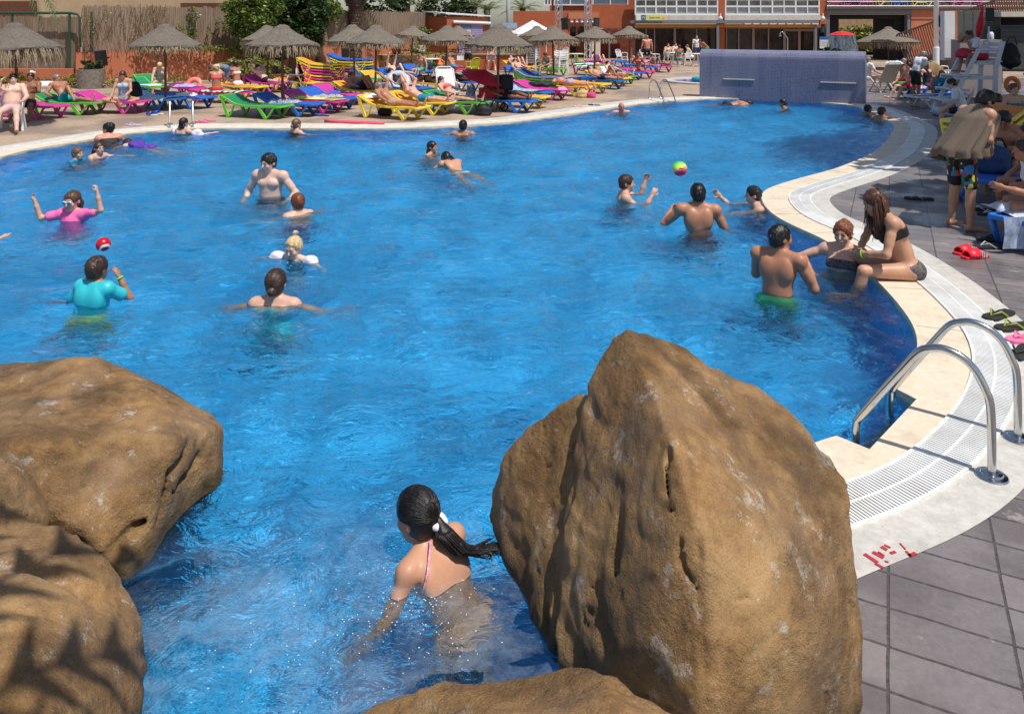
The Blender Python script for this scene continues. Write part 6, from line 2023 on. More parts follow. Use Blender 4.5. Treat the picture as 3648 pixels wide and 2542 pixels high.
o, J = human("girl in blue goggles and a pink top throwing both arms up", 'fair', head=(257,716), water=786, yaw=186, s=.93, hs=.245, sex='k', lean=0, hpitch=4, arms={'R':((.85,.2,-.15),(.25,.15,1)),'L':((.9,.15,.25),(-.15,.1,1))},
      hair=('pony','chest'), wear=(('rashguard','pink'),), vox=.009, curl=.9)
H, HM = J['H'], J['HM']
gg = SDF()
for sg in (-1,1): gg.ell(H(.034*sg,.090,.006), V3(.029,.018,.021)*J['q'], HM, .004)
gg.cap(H(-.02,.1,.006), H(.02,.1,.006), .006, None, .004); Vg, Qg = gg.mesh(.006); gob = npmesh("goggles", Vg, Qg, M("goggle_frame", rgb(170,190,206), .3, .05), o)
gg = SDF()
for sg in (-1,1): gg.ell(H(.034*sg,.103,.006), V3(.021,.009,.014)*J['q'], HM, 0)
Vg, Qg = gg.mesh(.004); npmesh("lens", Vg, Qg, M("goggle_lens", rgb(24,110,170), .1, 0), gob)
Vg, Qg = SDF().cap(H(-.07,.05,.008), H(-.084,-.06,.02), .006, None, 0).cap(H(.07,.05,.008), H(.084,-.06,.02), .006, None, 0).mesh(.005); npmesh("goggle_strap", Vg, Qg, mblk, gob)

o, J = human("bare-chested dark-haired man standing waist-deep in mid pool", 'pale', head=(956,580), water=697, yaw=192, s=1.05, hs=.268, lean=3, hyaw=14, hpitch=8, fat=1.14, arms={'R':((.55,-.05,-.85),(-.15,.75,-.65)),'L':((.62,-.05,-.8),(-.2,.75,-.6))},
      hair=('short','black'), wear=(('trunks','navy'),), vox=.010)
ch = SDF()
for sg in (-1,1): ch.ell(J['C']+(J['r2']*.075*sg+J['f2']*.088+J['u2']*-.0)*1.1, V3(.062,.036,.05)*1.1, None, .02)
human("ginger-haired boy seen from behind, between the dark-haired man and the toddler", 'fair', head=(1060,720), water=757, yaw=325, s=.98, hs=.232, sex='k', lean=8, arms={'L':((.9,.4,-.5),(.5,.8,-.3)),'R':((.7,.4,-.6),(.4,.8,-.3))}, hair=('crop','ginger'), wear=(('trunks','blue'),), vox=.010, face=False)
o, J = human("blond toddler with a topknot and white armbands", 'pale', head=(1046,882), water=928, yaw=200, s=.62, hs=.215, sex='k', lean=0, hpitch=18, arms={'L':((1,.2,-.15),(.9,.4,-.35)),'R':((1,.2,-.1),(.9,.4,-.3))}, hair=('tuft','blond'), wear=(('swimsuit','turq'),), vox=.008)
mband = M("white_pink_vinyl", rgb(236,214,226), .3, .15, 12, col2=rgb(244,240,244))
for sd in 'LR':
    a, b = J['S'][sd], J['E'][sd]; X_ = SDF(); X_.cap(a*.55+b*.45, a*.15+b*.85, .062, .058, .01)
    X_.ell(a*.35+b*.65+V3(0,0,.035), V3(.075,.06,.04), None, .01)
    Vl, Ql = X_.mesh(.009); npmesh("armband", Vl, Ql, mband, o)
human("boy in a teal shirt beside the girl in purple, near the left pool edge", 'fair', head=(277,547), water=573, yaw=104, s=.82, hs=.22, sex='k', arms={'L':((.4,.7,-.7),(.2,.9,-.4)),'R':((.4,.7,-.7),(.2,.9,-.4))}, hair=('crop','light'), wear=(('rashguard','teal'),), vox=.011)
human("girl in a purple swimsuit reaching one arm to the right", 'fair', head=(352,528), water=561, yaw=118, s=.9, hs=.225, sex='k', arms={'L':((.8,.7,-.25),(.75,.7,-.1)),'R':((.4,.7,-.7),(.2,.9,-.4))}, hair=('pony','brown'), wear=(('swimsuit','purple'),), vox=.011)
human("dark-haired woman in a black swimsuit leaning at the left pool edge", 'red', head=(384,459), water=501, yaw=326, s=1.12, hs=.25, sex='f', lean=24, hyaw=-50, fat=1.35, arms={'L':((.6,.8,-.4),(.2,1,-.1)),'R':((.6,.5,-.6),(.3,.9,-.3))}, hair=('updo','black'), wear=(('swimsuit','black'),), vox=.012, fingers=False)
human("swimmer in a purple suit floating face down with long dark hair", 'fair', head=(456,514), water=513, yaw=300, s=1.0, hs=.24, sex='f', lean=80, arms={'L':((.4,.7,.4),(.2,.8,.5)),'R':((.5,.7,.3),(.2,.8,.5))}, legs={'L':((-.1,-1,-.2),(-.1,-1,-.3)),'R':((.1,-1,-.2),(.1,-1,-.3))}, hair=('long','brown'), wear=(('swimsuit','purple'),), vox=.012, face=False, fingers=False)
o, J = human("dark bobbed woman with white armbands in the water at the left ladder", 'fair', head=(655,438), water=475, yaw=28, s=1.02, hs=.235, sex='f', arms={'L':((.9,.4,-.3),(.5,.8,-.1)),'R':((.9,.4,-.3),(.5,.8,.1))}, hair=('bob','black'), wear=(('swimsuit','turq'),), vox=.012, face=False, fingers=False)
for sd in 'LR':
    a, b = J['S'][sd], J['E'][sd]; X_ = SDF(); X_.cap(a*.4+b*.6, b, .09, .085, .01); X_.ell(a*.2+b*.8+V3(0,0,.06), V3(.10,.08,.07), None, .01)
    Vl, Ql = X_.mesh(.014); npmesh("armband", Vl, Ql, mband, o)
human("light-brown-haired woman seen from behind below the big green lounger", 'fair', head=(1057,443), water=471, yaw=42, s=1.02, hs=.245, sex='f', hair=('bun','light'), wear=(('swimsuit','black'),), arms={'L':((.8,.5,-.4),(.4,.9,-.2)),'R':((.8,.5,-.4),(.4,.9,-.2))}, vox=.012, face=False, fingers=False)
human("man with cropped black hair, back turned, below the pink bikini sunbather", 'tan', head=(1650,448), water=478, yaw=6, s=1.05, hs=.25, hair=('crop','black'), wear=(('trunks','navy'),), arms={'L':((.9,.3,-.3),(.8,.6,-.2)),'R':((.8,.4,-.5),(.4,.9,-.2))}, vox=.012, face=False, fingers=False)
human("girl with wet dark hair looking right, left of the swimming girl", 'olive', head=(1540,524), water=547, yaw=112, s=.95, hs=.225, sex='f', hair=('wetlong','black'), wear=(('bikini_top','black'),), arms={'L':((.6,.8,-.4),(.4,.9,-.1)),'R':((.5,.7,-.6),(.4,.9,-.2))}, vox=.011, fingers=False)
human("dark-haired girl in a pale bikini swimming away", 'olive', head=(1590,564), water=588, yaw=330, s=.95, hs=.225, sex='f', lean=62, hpitch=-10, hair=('long','black'), wear=(('bikini_bottom','white'),), arms={'L':((.5,.7,.2),(.2,.8,.5)),'R':((.5,.7,.2),(.2,.8,.5))}, legs={'L':((-.1,-1,-.3),(-.1,-1,-.3)),'R':((.1,-1,-.3),(.1,-1,-.4))}, vox=.011, face=False, fingers=False)
human("bald man standing shoulder-deep near the far ladder", 'red', head=(2214,380), water=399, yaw=168, s=1.05, hs=.25, hpitch=12, hair=('bald','grey'), wear=(('trunks','navy'),), arms={'L':((.8,.5,-.4),(.5,.9,-.1)),'R':((.8,.5,-.4),(.5,.9,-.2))}, vox=.013, fingers=False)
human("dark-haired boy facing right with both hands up for the ball", 'fair', head=(2233,653), water=704, yaw=92, s=1.0, hs=.238, hyaw=4, lean=4, arms={'L':((.35,.9,-.30),(.05,.25,1)),'R':((.3,.8,-.55),(-.15,.45,.9))}, hair=('short','brown'), wear=(('trunks','grey'),), vox=.009, curl=.7)
human("tanned man with cropped hair standing waist-deep, back turned, under the flying ball", 'tan', head=(2487,690), water=803, yaw=8, s=1.06, hs=.25, lean=4, arms={'L':((.75,.35,-.75),(-.35,.9,.45)),'R':((.45,.1,-.9),(.25,.8,-.5))}, hair=('crop','black'), wear=(('trunks',cloth("plum", rgb(58,34,48))),), vox=.0095, face=False)
human("dark-haired boy by the curved coping, arms stretched towards the ball", 'fair', head=(2683,694), water=733, yaw=276, s=.98, hs=.232, lean=12, arms={'R':((.25,1,-.2),(-.0,.55,.85)),'L':((.1,1,-.45),(.1,1,.05))}, hair=('short','black'), wear=(('trunks','navy'),), vox=.009, curl=.35)
o, J = human("tanned boy in green trunks, back turned, cupping his hands by the seated girl", 'tan', head=(2781,847), water=1027, yaw=38, s=1.0, hs=.238, hyaw=38, lean=5, arms={'R':((.38,.35,-.85),(-.45,.65,.75)),'L':((.25,.55,-.75),(-.05,.95,.25))}, hair=('crop','black'), wear=(('trunks','green'),), vox=.0085, face=True, curl=1.2)
band(o, J, 'L', mgold)
o, J = human("woman with pinned-up ginger hair in a dark bandeau leaning back on the coping", 'fair', head=(3003,832), water=953, yaw=212, s=1.0, hs=.243, sex='f', lean=-14, hyaw=8, hpitch=2, arms={'L':((.80,-.50,-.55),(.75,-.45,-.55)),'R':((.95,.10,-.45),(.95,.35,-.15))}, hair=('updo','ginger'), wear=(('bandeau','dark_print'),('bikini_bottom','dark_print')), vox=.0085)
band(o, J, 'R', mblk, r=.032)
# the girl seated on the pool edge
seat = at(3222,985,.0)
o, J = human("girl in a dark bikini with long wet brown hair, seated on the pool edge", 'olive', pelvis=(seat.x,seat.y,.115), yaw=274, s=1.03, hs=.243, sex='f', lean=(16,26), hyaw=0, hpitch=24, arms={'L':(-.03,.40,.10,(-.9,-.5,-.1)),'R':(.05,.38,.13,(.9,-.4,-.1))},
      legs={'L':((-.10,1,.02),(-.02,.25,-1)),'R':((.42,1,.05),(.12,.75,-.8))}, hair=('crop','chest'), wear=(('bandeau','black'),('bikini_bottom','dark_print')), vox=.0085, curl=.9, group="people around the near pool edge")
band(o, J, 'L', mgold)
ch = [c for c in o.children if c.name.startswith("hair")][0]; H = J['H']; rr_ = random.Random(9); sm_ = MB(); Ls = SDF()
for i in range(14):
    y = -.095+.011*i; a = H(-.072+(.03 if y < -.07 else 0), y, .0); b = a+V3(-.022,.0,-.16); c_ = b+V3(.0,.012,-.13)
    if y < .03: Ls.cap(a, b, .020, .017, .012); Ls.cap(b, c_, .017, .006, .012)
Vl, Ql = Ls.mesh(.009, noise=lambda X, Y, Z: .004*vnoise(X, Y, Z*.3, 60, 3)); npmesh("hair_length", Vl, Ql, HR['chest'], ch)
for i in range(190):
    y = rr_.uniform(-.105,-.012) if i % 9 else .02; x = -(.078 if y > -.06 else .05)+rr_.uniform(-.008,.006)
    if i % 6 == 0: x = -x; y = max(y, -.02)
    t0 = H(x*.35,y*.6-.01,.118+rr_.uniform(-.004,.004)); a = H(x*1.12,y,.02+rr_.uniform(-.02,.03)); L_ = rr_.uniform(.20,.38)*(.6 if y > .02 else 1)
    w1 = V3(-.02*(1 if x < 0 else -1)+rr_.uniform(-.018,.018), rr_.uniform(-.018,.02), -L_*.5); w2 = V3(rr_.uniform(-.02,.02), rr_.uniform(-.01,.03), -L_*.5)
    sm_.tube([Vector(p) for p in (t0, a, a+w1*.5+V3(0,.006,0), a+w1, a+w1+w2*.5-V3(0,.008,0), a+w1+w2)], [.002,.0036,.004,.004,.0034,.0008], 4)
sm_.build("hair_strand", HR['chest'], ch, smooth=1)
human("swimmer under the surface in front of the mosaic wall", 'tan', head=(2668,371), water=371.5, yaw=80, s=1.05, hs=.25, lean=84, hair=('crop','black'), wear=(('trunks','navy'),), legs={'L':((-.1,-1,-.1),(-.1,-1,-.1)),'R':((.1,-1,-.1),(.1,-1,-.1))}, vox=.014, face=False, fingers=False)
human("dark-haired swimmer facing left in front of the mosaic wall", 'tan', head=(2788,367), water=383, yaw=276, s=1.0, hs=.235, lean=10, arms={'L':((.9,.6,-.3),(.9,.6,-.05)),'R':((.9,-.3,-.3),(.9,-.2,-.05))}, hair=('crop','black'), wear=(('trunks','navy'),), vox=.013, fingers=False)
human("boy in the water at the right end of the wall, behind his taller companion", 'tan', head=(3093,388), water=407, yaw=80, s=.9, hs=.23, hair=('short','black'), wear=(('trunks','navy'),), vox=.013, fingers=False)
human("dark-haired youth resting an arm on the far right coping", 'tan', head=(3142,398), water=426, yaw=52, s=1.0, hs=.245, hyaw=20, arms={'R':((.8,.7,-.15),(.6,.8,.0)),'L':((.5,.7,-.6),(.3,.9,-.3))}, hair=('short','brown'), wear=(('trunks','navy'),), vox=.013, face=False, fingers=False)
human("bather whose elbow shows at the left edge of the picture", 'fair', head=(-128,772), water=838, yaw=40, s=1.0, hs=.24, arms={'R':((1,.1,-.35),(-.3,.9,.1)),'L':((.6,.5,-.6),(.4,.9,-.2))}, hair=('short','brown'), wear=(('trunks','navy'),), vox=.014, face=False, fingers=False)

# ---- balls
def ball(label, c, r, mat, d=None):
    t = MB().ico(c, r, 4).build("ball", mat, None, smooth=1)
    for v in t.data.vertices: v.co -= Vector(c)
    t.location = c; tag(t, label, "ball"); return t
g = N("rainbow_ball"); co = g.coord(rot=(R(18), R(16), 0)); sp = g.n("SeparateXYZ"); g.l(co, sp.inputs[0])
f = g.math('MULTIPLY_ADD', sp.outputs[2], 5.0, .5); f = g.math('ADD', f, g.math('MULTIPLY', g.noise(g.coord(), 8, 3), .14))
c_ = g.ramp(f, [(.02, rgb(120,40,140)), (.2, rgb(220,20,100)), (.42, rgb(240,70,120)), (.52, rgb(244,226,170)), (.68, rgb(226,240,60)), (.85, rgb(110,230,70)), (1.0, rgb(40,200,110))])
g.l(c_, g.b.inputs["Base Color"]); g.b.inputs["Roughness"].default_value = .3
bd = at(2420,800,WZ).y+.6
bp = atd(2421,601,bd); bl = ball("yellow, green and pink beach ball in mid-air above the players", bp, .096, g.m)
pm = MB(); 
def onb(x, z): y = -math.sqrt(max(.0975**2-x*x-z*z, 0)); return (x, y, z)
for a, b in (((.007,-.02),(.011,.02)),((.011,.02),(-.02,.03)),((.011,.02),(-.027,.013)),((.011,.02),(.033,.033)),((.011,.02),(.037,.018)),((.05,.013),(.052,.033)),((.052,.033),(.033,.04)),((.052,.033),(.07,.037))):
    pm.tube([onb(*a), onb(*b)], .003, 5)
pm.build("palm_print", mblk, bl)
g = N("red_ball"); co = g.coord(rot=(R(40), R(35), R(20))); sp = g.n("SeparateXYZ"); g.l(co, sp.inputs[0])
f = g.math('ABSOLUTE', g.math('MULTIPLY', sp.outputs[2], 7.5)); f2_ = g.noise(g.coord(), 9, 3)
c_ = g.ramp(g.math('ADD', f, g.math('MULTIPLY', f2_, .2)), [(.10, rgb(190,20,36)), (.45, rgb(196,24,40)), (.46, rgb(232,220,220)), (.56, rgb(232,220,220)), (.57, rgb(120,18,30)), (.85, rgb(190,26,40))], 'CONSTANT')
g.l(c_, g.b.inputs["Base Color"]); g.b.inputs["Roughness"].default_value = .25
ball("red ball with white seams floating between the goggled girl and the turquoise boy", atd(368,870,7.85), .072, g.m)

# ---- churned water around the near girl: foam flecks, bubbles and droplets
rnd = random.Random(77)
g = N("foam"); g.t.nodes.remove(g.b)
co = g.coord()
n1 = g.noise(co, 3.2, 8, .75, .6); n2 = g.noise(co, 26, 5, .8)
ge = g.n("TexGradient"); ge.gradient_type = 'SPHERICAL'
mp = g.n("Mapping"); tc = g.n("TexCoord"); g.l(tc.outputs["Object"], mp.inputs[0]); mp.inputs["Scale"].default_value = (.72,1.0,1); g.l(mp.outputs[0], ge.inputs[0])
fac = g.math('MULTIPLY', g.ramp(g.math('ADD', n1, g.math('MULTIPLY', n2, .25)), [(.50, .0), (.85, .24)]), g.ramp(ge.outputs["Fac"], [(0, 0), (.55, 1)]))
tr = g.n("BsdfTransparent"); df = g.n("BsdfDiffuse"); df.inputs[0].default_value = (.50,.62,.76,1)
m_ = g.n("MixShader"); g.l(fac, m_.inputs[0]); g.l(tr.outputs[0], m_.inputs[1]); g.l(df.outputs[0], m_.inputs[2]); g.l(m_.outputs[0], g.out.inputs[0])
fc = at(1230,2440,WZ)
nq = 60; fm = MB()
for j in range(nq+1):
    for i in range(nq+1):
        x, y = -1.6+3.2*i/nq, -1.25+2.5*j/nq
        fm.v.append((x, y, .006+.010*math.sin(9*x+3*math.sin(5*y))*math.sin(11*y+2*math.sin(7*x))))
for j in range(nq):
    for i in range(nq): a = j*(nq+1)+i; fm.f.append((a, a+1, a+nq+2, a+nq+1))
fo = fm.build("foam", g.m, None, smooth=1); fo.location = (fc.x, fc.y+.15, WZ+.012); tag(fo, "pale churned foam spreading on the water beside the near girl", "foam", kind="stuff")
dm = MB()
for k in range(420):
    cx, cy = (rnd.gauss(1500,170), rnd.gauss(2180,130)) if k < 300 else (rnd.gauss(1150,230), rnd.gauss(2330,170)) if k < 720 else (rnd.gauss(900,260), rnd.gauss(2020,160))
    if not 300 < cx < 1900 or cy < 1780: continue
    p = at(cx, cy, WZ); r = rnd.uniform(.0012,.0034)
    dm.ico((p.x, p.y, WZ+rnd.uniform(.0,.012)), r, 1, (1.2,1.2,.7))
for px, py, sp_ in ((250,762,60),(960,694,70),(655,472,70),(2300,700,40),(350,1068,50),(1050,928,50),(2800,1022,60),(1050,928,30)):
    for k in range(26):
        p = at(px+rnd.gauss(0, sp_*.6), py+rnd.gauss(0, 8), WZ); dm.ico((p.x, p.y, WZ+rnd.uniform(0,.012)), rnd.uniform(.002,.006), 1, (1.3,1.3,.6))
tag(dm.build("droplets", M("water_drop", (.75,.8,.85), .06, 0, spec=1.0, coat=1.0), None, smooth=1), "glinting drops and bubbles on the churned water", "droplets", kind="stuff")
# ------------------------------------------------------------------ sunbathers
GL = "sunbathers on the far deck"
LEGFLAT = {'L':((-.10,1,.02),(-.03,1,-.06),(-.3,.2,1)),'R':((.10,1,.02),(.03,1,-.06),(.3,.2,1))}
KNEES = {'L':((-.05,.62,.78),(0,.60,-.80)),'R':((.08,.58,.80),(.02,.62,-.78))}
KNEE1 = {'L':((-.10,1,.02),(-.03,1,-.06),(-.3,.2,1)),'R':((.05,.60,.80),(0,.62,-.78))}
REST = {'L':((.45,.05,-.9),(.2,.3,-.95)),'R':((.45,.05,-.9),(.2,.3,-.95))}
HEADUP = {'L':((.9,.1,.5),(-.6,.1,.8)),'R':((.9,.1,.5),(-.6,.1,.8))}
def on_lounger(key, label, skinc, lay='back', along=.98, lean=-66, z=.43, hair=('short','black'), wear=(), arms=REST, legs=None, s=1.0, sex='m', group=GL, shift=0, turn=0, vox=.019, **kw):
    loc, rz = LOC[key]
    u = Vector((math.cos(rz), math.sin(rz), 0)); n_ = Vector((-u.y, u.x, 0))
    p = Vector(loc)+u*along+n_*shift; p.z = z
    f = u if lay != 'front' else -u
    yaw = math.degrees(math.atan2(f.x, f.y))+turn
    if lay == 'front':
        lean = 82; legs = legs or {'L':((-.12,-1,-.02),(-.08,-1,.0),(0,-1,-.5)),'R':((.12,-1,-.02),(.08,-1,.0),(0,-1,-.5))}
    return human(label, skinc, pelvis=p, yaw=yaw, s=s, sex=sex, lean=lean, arms=arms, legs=legs or LEGFLAT, hair=hair, wear=wear, vox=vox, face=False, fingers=False, group=group, **kw)
K = lambda t: [k for k in LOC if t in k][0]
on_lounger(K("man in teal shorts"), "man in teal shorts lounging with one knee raised on the green lounger", 'tan', lean=-38, along=.80, wear=(('trunks','turq'),), legs=KNEE1, hair=('crop','grey'), arms={'L':((.6,-.4,-.7),(.5,.3,-.7)),'R':((.6,-.4,-.7),(.3,.6,-.6))}, turn=14, vox=.015)
on_lounger(K("pale blue swimsuit"), "dark-haired woman in a pale blue swimsuit sitting cross-legged on magenta lounger", 'olive', lean=8, along=1.25, wear=(('tank','sky'),('briefs','sky')), sex='f', hair=('bob','brown'), hpitch=26, turn=70, legs={'L':((-.75,.6,.0),(.75,.25,-.25)),'R':((.75,.6,.0),(-.75,.25,-.15))}, arms={'L':((.2,.5,-.8),(-.2,.9,-.3)),'R':((.2,.5,-.8),(-.1,.9,-.4))}, vox=.015, z=.42)
on_lounger(K("green lounger beside the seated woman"), "short-haired blonde woman in a black and white swimsuit leaning over her bag", 'fair', lean=(18,34), along=1.6, wear=(('tank','bw'),('briefs','bw')), sex='f', hair=('short','blond'), hpitch=40, turn=30, arms={'L':((.2,.8,-.5),(0,.9,-.3)),'R':((.2,.9,-.4),(0,1,-.2))}, legs={'L':((-.2,.9,-.1),(-.1,.1,-1)),'R':((.2,.9,-.1),(.1,.1,-1))}, fat=1.2)
on_lounger(K("striped towel under the woman in the red"), "blonde woman in a red bikini sitting with her back half turned", 'tan', lean=4, along=.75, wear=(('bikini_top','coral'),('briefs','red')), sex='f', hair=('updo','blond'), hyaw=-60, turn=-128, arms={'L':((.2,.8,-.6),(-.1,.9,-.2)),'R':((.2,.8,-.6),(-.1,.9,-.2))}, legs={'L':((-.2,.95,-.05),(-.1,.3,-.9)),'R':((.2,.95,-.05),(.1,.3,-.9))})
on_lounger(K("kneeling dark-haired"), "dark-haired woman in a white bikini and sunglasses sitting on folded legs", 'tan', lean=12, along=.75, wear=(('bikini_top','white'),('briefs','white')), sex='f', hair=('updo','black'), hyaw=-10, turn=178, arms={'L':((.2,.6,-.8),(-.1,.8,-.5)),'R':((.2,.6,-.8),(-.1,.8,-.5))}, legs={'L':((-.3,.9,-.1),(.2,-.8,-.3)),'R':((.3,.9,-.1),(-.2,-.8,-.3))})
on_lounger(K("man lying in black shorts"), "pale man in black shorts lying with one arm over his head", 'pale', lean=-52, along=.9, wear=(('trunks','black'),), arms={'L':((.4,.1,.9),(-.9,.2,.3)),'R':((.4,.1,.9),(-.7,.2,.5))})
on_lounger(K("pair of dark legs"), "sunbather in the shade of the umbrella with dark legs stretched out", 'dark', lean=-62, wear=(('trunks','black'),), along=.9)
on_lounger(K("man with raised knees"), "man in black shorts lying with raised knees at the back row", 'tan', lean=-60, wear=(('trunks','black'),), legs=KNEE1)
on_lounger(K("shirtless man with raised knees"), "shirtless greying man in blue shorts lying with his knees raised", 'tan', lean=-62, along=.85, wear=(('trunks','blue'),), hair=('crop','grey'), legs=KNEES)
on_lounger(K("woman lying with raised knees"), "woman in a black swimsuit lying with pale raised knees", 'pale', lean=-55, along=.7, wear=(('tank','black'),('briefs','black')), sex='f', legs=KNEE1, hair=('bob','black'))
on_lounger(K("khaki shorts"), "man in khaki shorts lying at the pool edge, arm raised over his face", 'tan', lean=-58, along=.92, wear=(('trunks','khaki'),), hair=('crop','grey'), arms={'L':((.3,.7,.5),(-.5,.2,.8)),'R':((.5,.1,-.9),(.2,.2,-.95))}, vox=.015, extra={'shorts':.35})
on_lounger(K("just behind the khaki"), "man in teal shorts lying just behind the man in khaki shorts", 'fair', lean=-64, along=.95, wear=(('trunks','teal'),), arms={'L':((.4,.7,.3),(-.6,.3,.7)),'R':((.4,.7,.3),(-.6,.1,.7))}, vox=.015)
on_lounger(K("woman in the pink bikini"), "woman in a pink bikini lying with her head propped up", 'fair', lean=-50, along=.82, wear=(('bandeau','coral'),('briefs','black')), sex='f', hair=('bob','brown'), arms={'L':((.5,.2,-.8),(.0,.6,-.8)),'R':((.5,.2,-.8),(.1,.5,-.8))}, vox=.015, fat=1.1)
on_lounger(K("man who reads lying"), "man lying on the far blue lounger holding a tablet above his face", 'pale', lean=-66, along=.9, wear=(('trunks','blue'),), arms={'L':((.1,.95,.2),(0,1,.1)),'R':((.1,.95,.2),(0,1,.1))}, hair=('short','brown'), legs=KNEE1)
on_lounger(K("brunette lying face"), "brunette in a black bikini lying face down", 'brown', lay='front', along=.95, wear=(('bikini_top','black'),('bikini_bottom','black')), sex='f', hair=('long','black'), arms=HEADUP)
on_lounger(K("dark-skinned woman"), "dark-skinned woman lying face down beside the red parasol", 'dark', lay='front', along=.95, wear=(('swimsuit','black'),), sex='f', hair=('updo','black'), arms=HEADUP)
on_lounger(K("umbrella shade under the dark legs"), "person lying in umbrella shade whose crossed legs reach the pool edge", 'brown', lean=-60, along=.85, wear=(('trunks','black'),), legs={'L':((-.05,1,.25),(.1,1,-.25),(-.3,.2,1)),'R':((.10,1,.02),(-.05,1,-.06),(.3,.2,1))})
on_lounger(K("under the man in lilac"), "man in lilac shorts lying face down", 'red', lay='front', along=1.0, wear=(('trunks','lilac'),), hair=('crop','grey'), arms={'L':((.8,.1,-.3),(.5,.3,.4)),'R':((.8,.1,.5),(-.3,.2,.8))}, extra={'shorts':.35})
on_lounger(K("dark tank top"), "woman in a dark tank top and black shorts lying on the green lounger", 'pale', lean=-60, along=.88, wear=(('tank','grey'),('trunks','black')), sex='f', hair=('bob','black'))
on_lounger(K("man in a sun hat"), "man in a straw sun hat lying back with an open book", 'tan', lean=-45, along=.9, wear=(('trunks','teal'),), arms={'L':((.2,.9,0),(-.1,.8,.5)),'R':((.2,.9,0),(-.1,.8,.5))}, hair=('crop','grey'))
on_lounger(K("woman reading in umbrella"), "dark-haired woman bent over her phone, sitting in umbrella shade", 'olive', lean=(14,34), along=.6, wear=(('swimsuit','grey'),), sex='f', hair=('long','black'), hpitch=45, turn=60, legs={'L':((-.3,.9,-.05),(.1,.3,-.9)),'R':((.3,.9,-.05),(-.1,.3,-.9))}, arms={'L':((.2,.6,-.8),(-.2,.9,.3)),'R':((.2,.6,-.8),(-.2,.9,.3))})
on_lounger(K("stack of mattress"), "sunbather behind the mattress lounger stack with crossed raised knees", 'fair', lean=-62, along=.8, wear=(('trunks','grey'),), legs=KNEES, hair=('short','brown'))
on_lounger(K("long pink towel"), "deeply tanned woman lying on the pink towel with one knee raised", 'brown', lean=-60, along=.9, wear=(('bikini_top','turq'),('bikini_bottom','turq')), sex='f', hair=('long','brown'), legs=KNEE1)
on_lounger(K("bare back turned"), "man with grey cropped hair sitting bare-backed on the green lounger by the wall", 'tan', lean=6, along=1.2, wear=(('trunks','red'),), hair=('crop','grey'), turn=-30, legs={'L':((-.2,.95,-.05),(0,.2,-.95)),'R':((.2,.95,-.05),(0,.2,-.95))}, group="people on the right-hand deck", vox=.016)
on_lounger(K("long pink towel")[:0] or K("magenta lounger at the right end"), "slim woman in a red bikini sitting at the end of the sunbathing rows", 'tan', lean=10, along=1.1, wear=(('bikini_top','red'),('bikini_bottom','red')), sex='f', hair=('long','brown'), turn=50, legs={'L':((-.2,.95,-.05),(0,.2,-.95)),'R':((.2,.95,-.05),(0,.2,-.95))})
on_lounger(K("blue lounger right of the man in lilac"), "man in navy shorts lying on the blue lounger right of the prone man", 'olive', lean=-64, along=.9, wear=(('trunks','navy'),), legs=LEGFLAT)
on_lounger(K("spread with an orange towel"), "woman in a white swimsuit lying on the orange towel", 'tan', lean=-60, along=.9, wear=(('tank','white'),('briefs','white')), sex='f', hair=('long','blond'), legs=KNEE1)
on_lounger(K("behind the red parasol tent"), "man in dark shorts lying on the blue lounger behind the stroller", 'fair', lean=-60, along=.9, wear=(('trunks','black'),), legs=LEGFLAT, hair=('short','brown'))
on_lounger(K("red lounger far back"), "woman in a purple swimsuit lying far back under the umbrellas", 'fair', lean=-58, along=.9, wear=(('tank','purple'),('briefs','purple')), sex='f', hair=('bob','brown'), legs=KNEES)
on_lounger(K("near the stone planter, holding"), "man in green shorts sitting on the blue lounger by the stone planter", 'olive', lean=4, along=1.3, wear=(('trunks','green'),), turn=70, legs={'L':((-.2,.95,-.05),(0,.2,-.95)),'R':((.2,.95,-.05),(0,.2,-.95))})
on_lounger(K("green lounger near the stone planter"), "woman in an orange swimsuit lying near the stone planter", 'tan', lean=-58, along=.9, wear=(('tank',cloth("tangerine", rgb(226,110,40))),('briefs',cloth("tangerine", rgb(226,110,40)))), sex='f', hair=('bob','black'))
on_lounger(K("blue lounger beside the pink towel"), "man in grey shorts lying on the blue lounger beside the pink towel", 'red', lean=-62, along=.9, wear=(('trunks','grey'),), hair=('crop','grey'))
on_lounger(K("blue lounger beyond the lifeguard"), "woman in a navy swimsuit sitting beyond the lifeguard chair", 'fair', lean=6, along=.9, wear=(('swimsuit','navy'),), sex='f', hair=('bob','brown'), turn=80, legs={'L':((-.2,.95,-.05),(0,.2,-.95)),'R':((.2,.95,-.05),(0,.2,-.95))}, group="people on the right-hand deck")
def sit(label, skinc, px, z, yaw, wear=(), hair=('short','black'), sex='m', lean=0, legs=None, arms=None, s=1.0, d=None, group="people on the right-hand deck", vox=.016, face=False, **kw):
    p = at(*px) if d is None else atd(px[0], px[1], d); p.z = z
    legs = legs or {'L':((-.15,.97,.02),(-.05,.05,-1)),'R':((.15,.97,.02),(.05,.05,-1))}
    return human(label, skinc, pelvis=p, yaw=yaw, s=s, sex=sex, lean=lean, legs=legs, arms=arms or {'L':((.25,.45,-.85),(-.1,.9,-.3)),'R':((.25,.45,-.85),(-.1,.9,-.3))}, hair=hair, wear=wear, vox=vox, face=face, fingers=kw.pop('fingers', False), group=group, **kw)
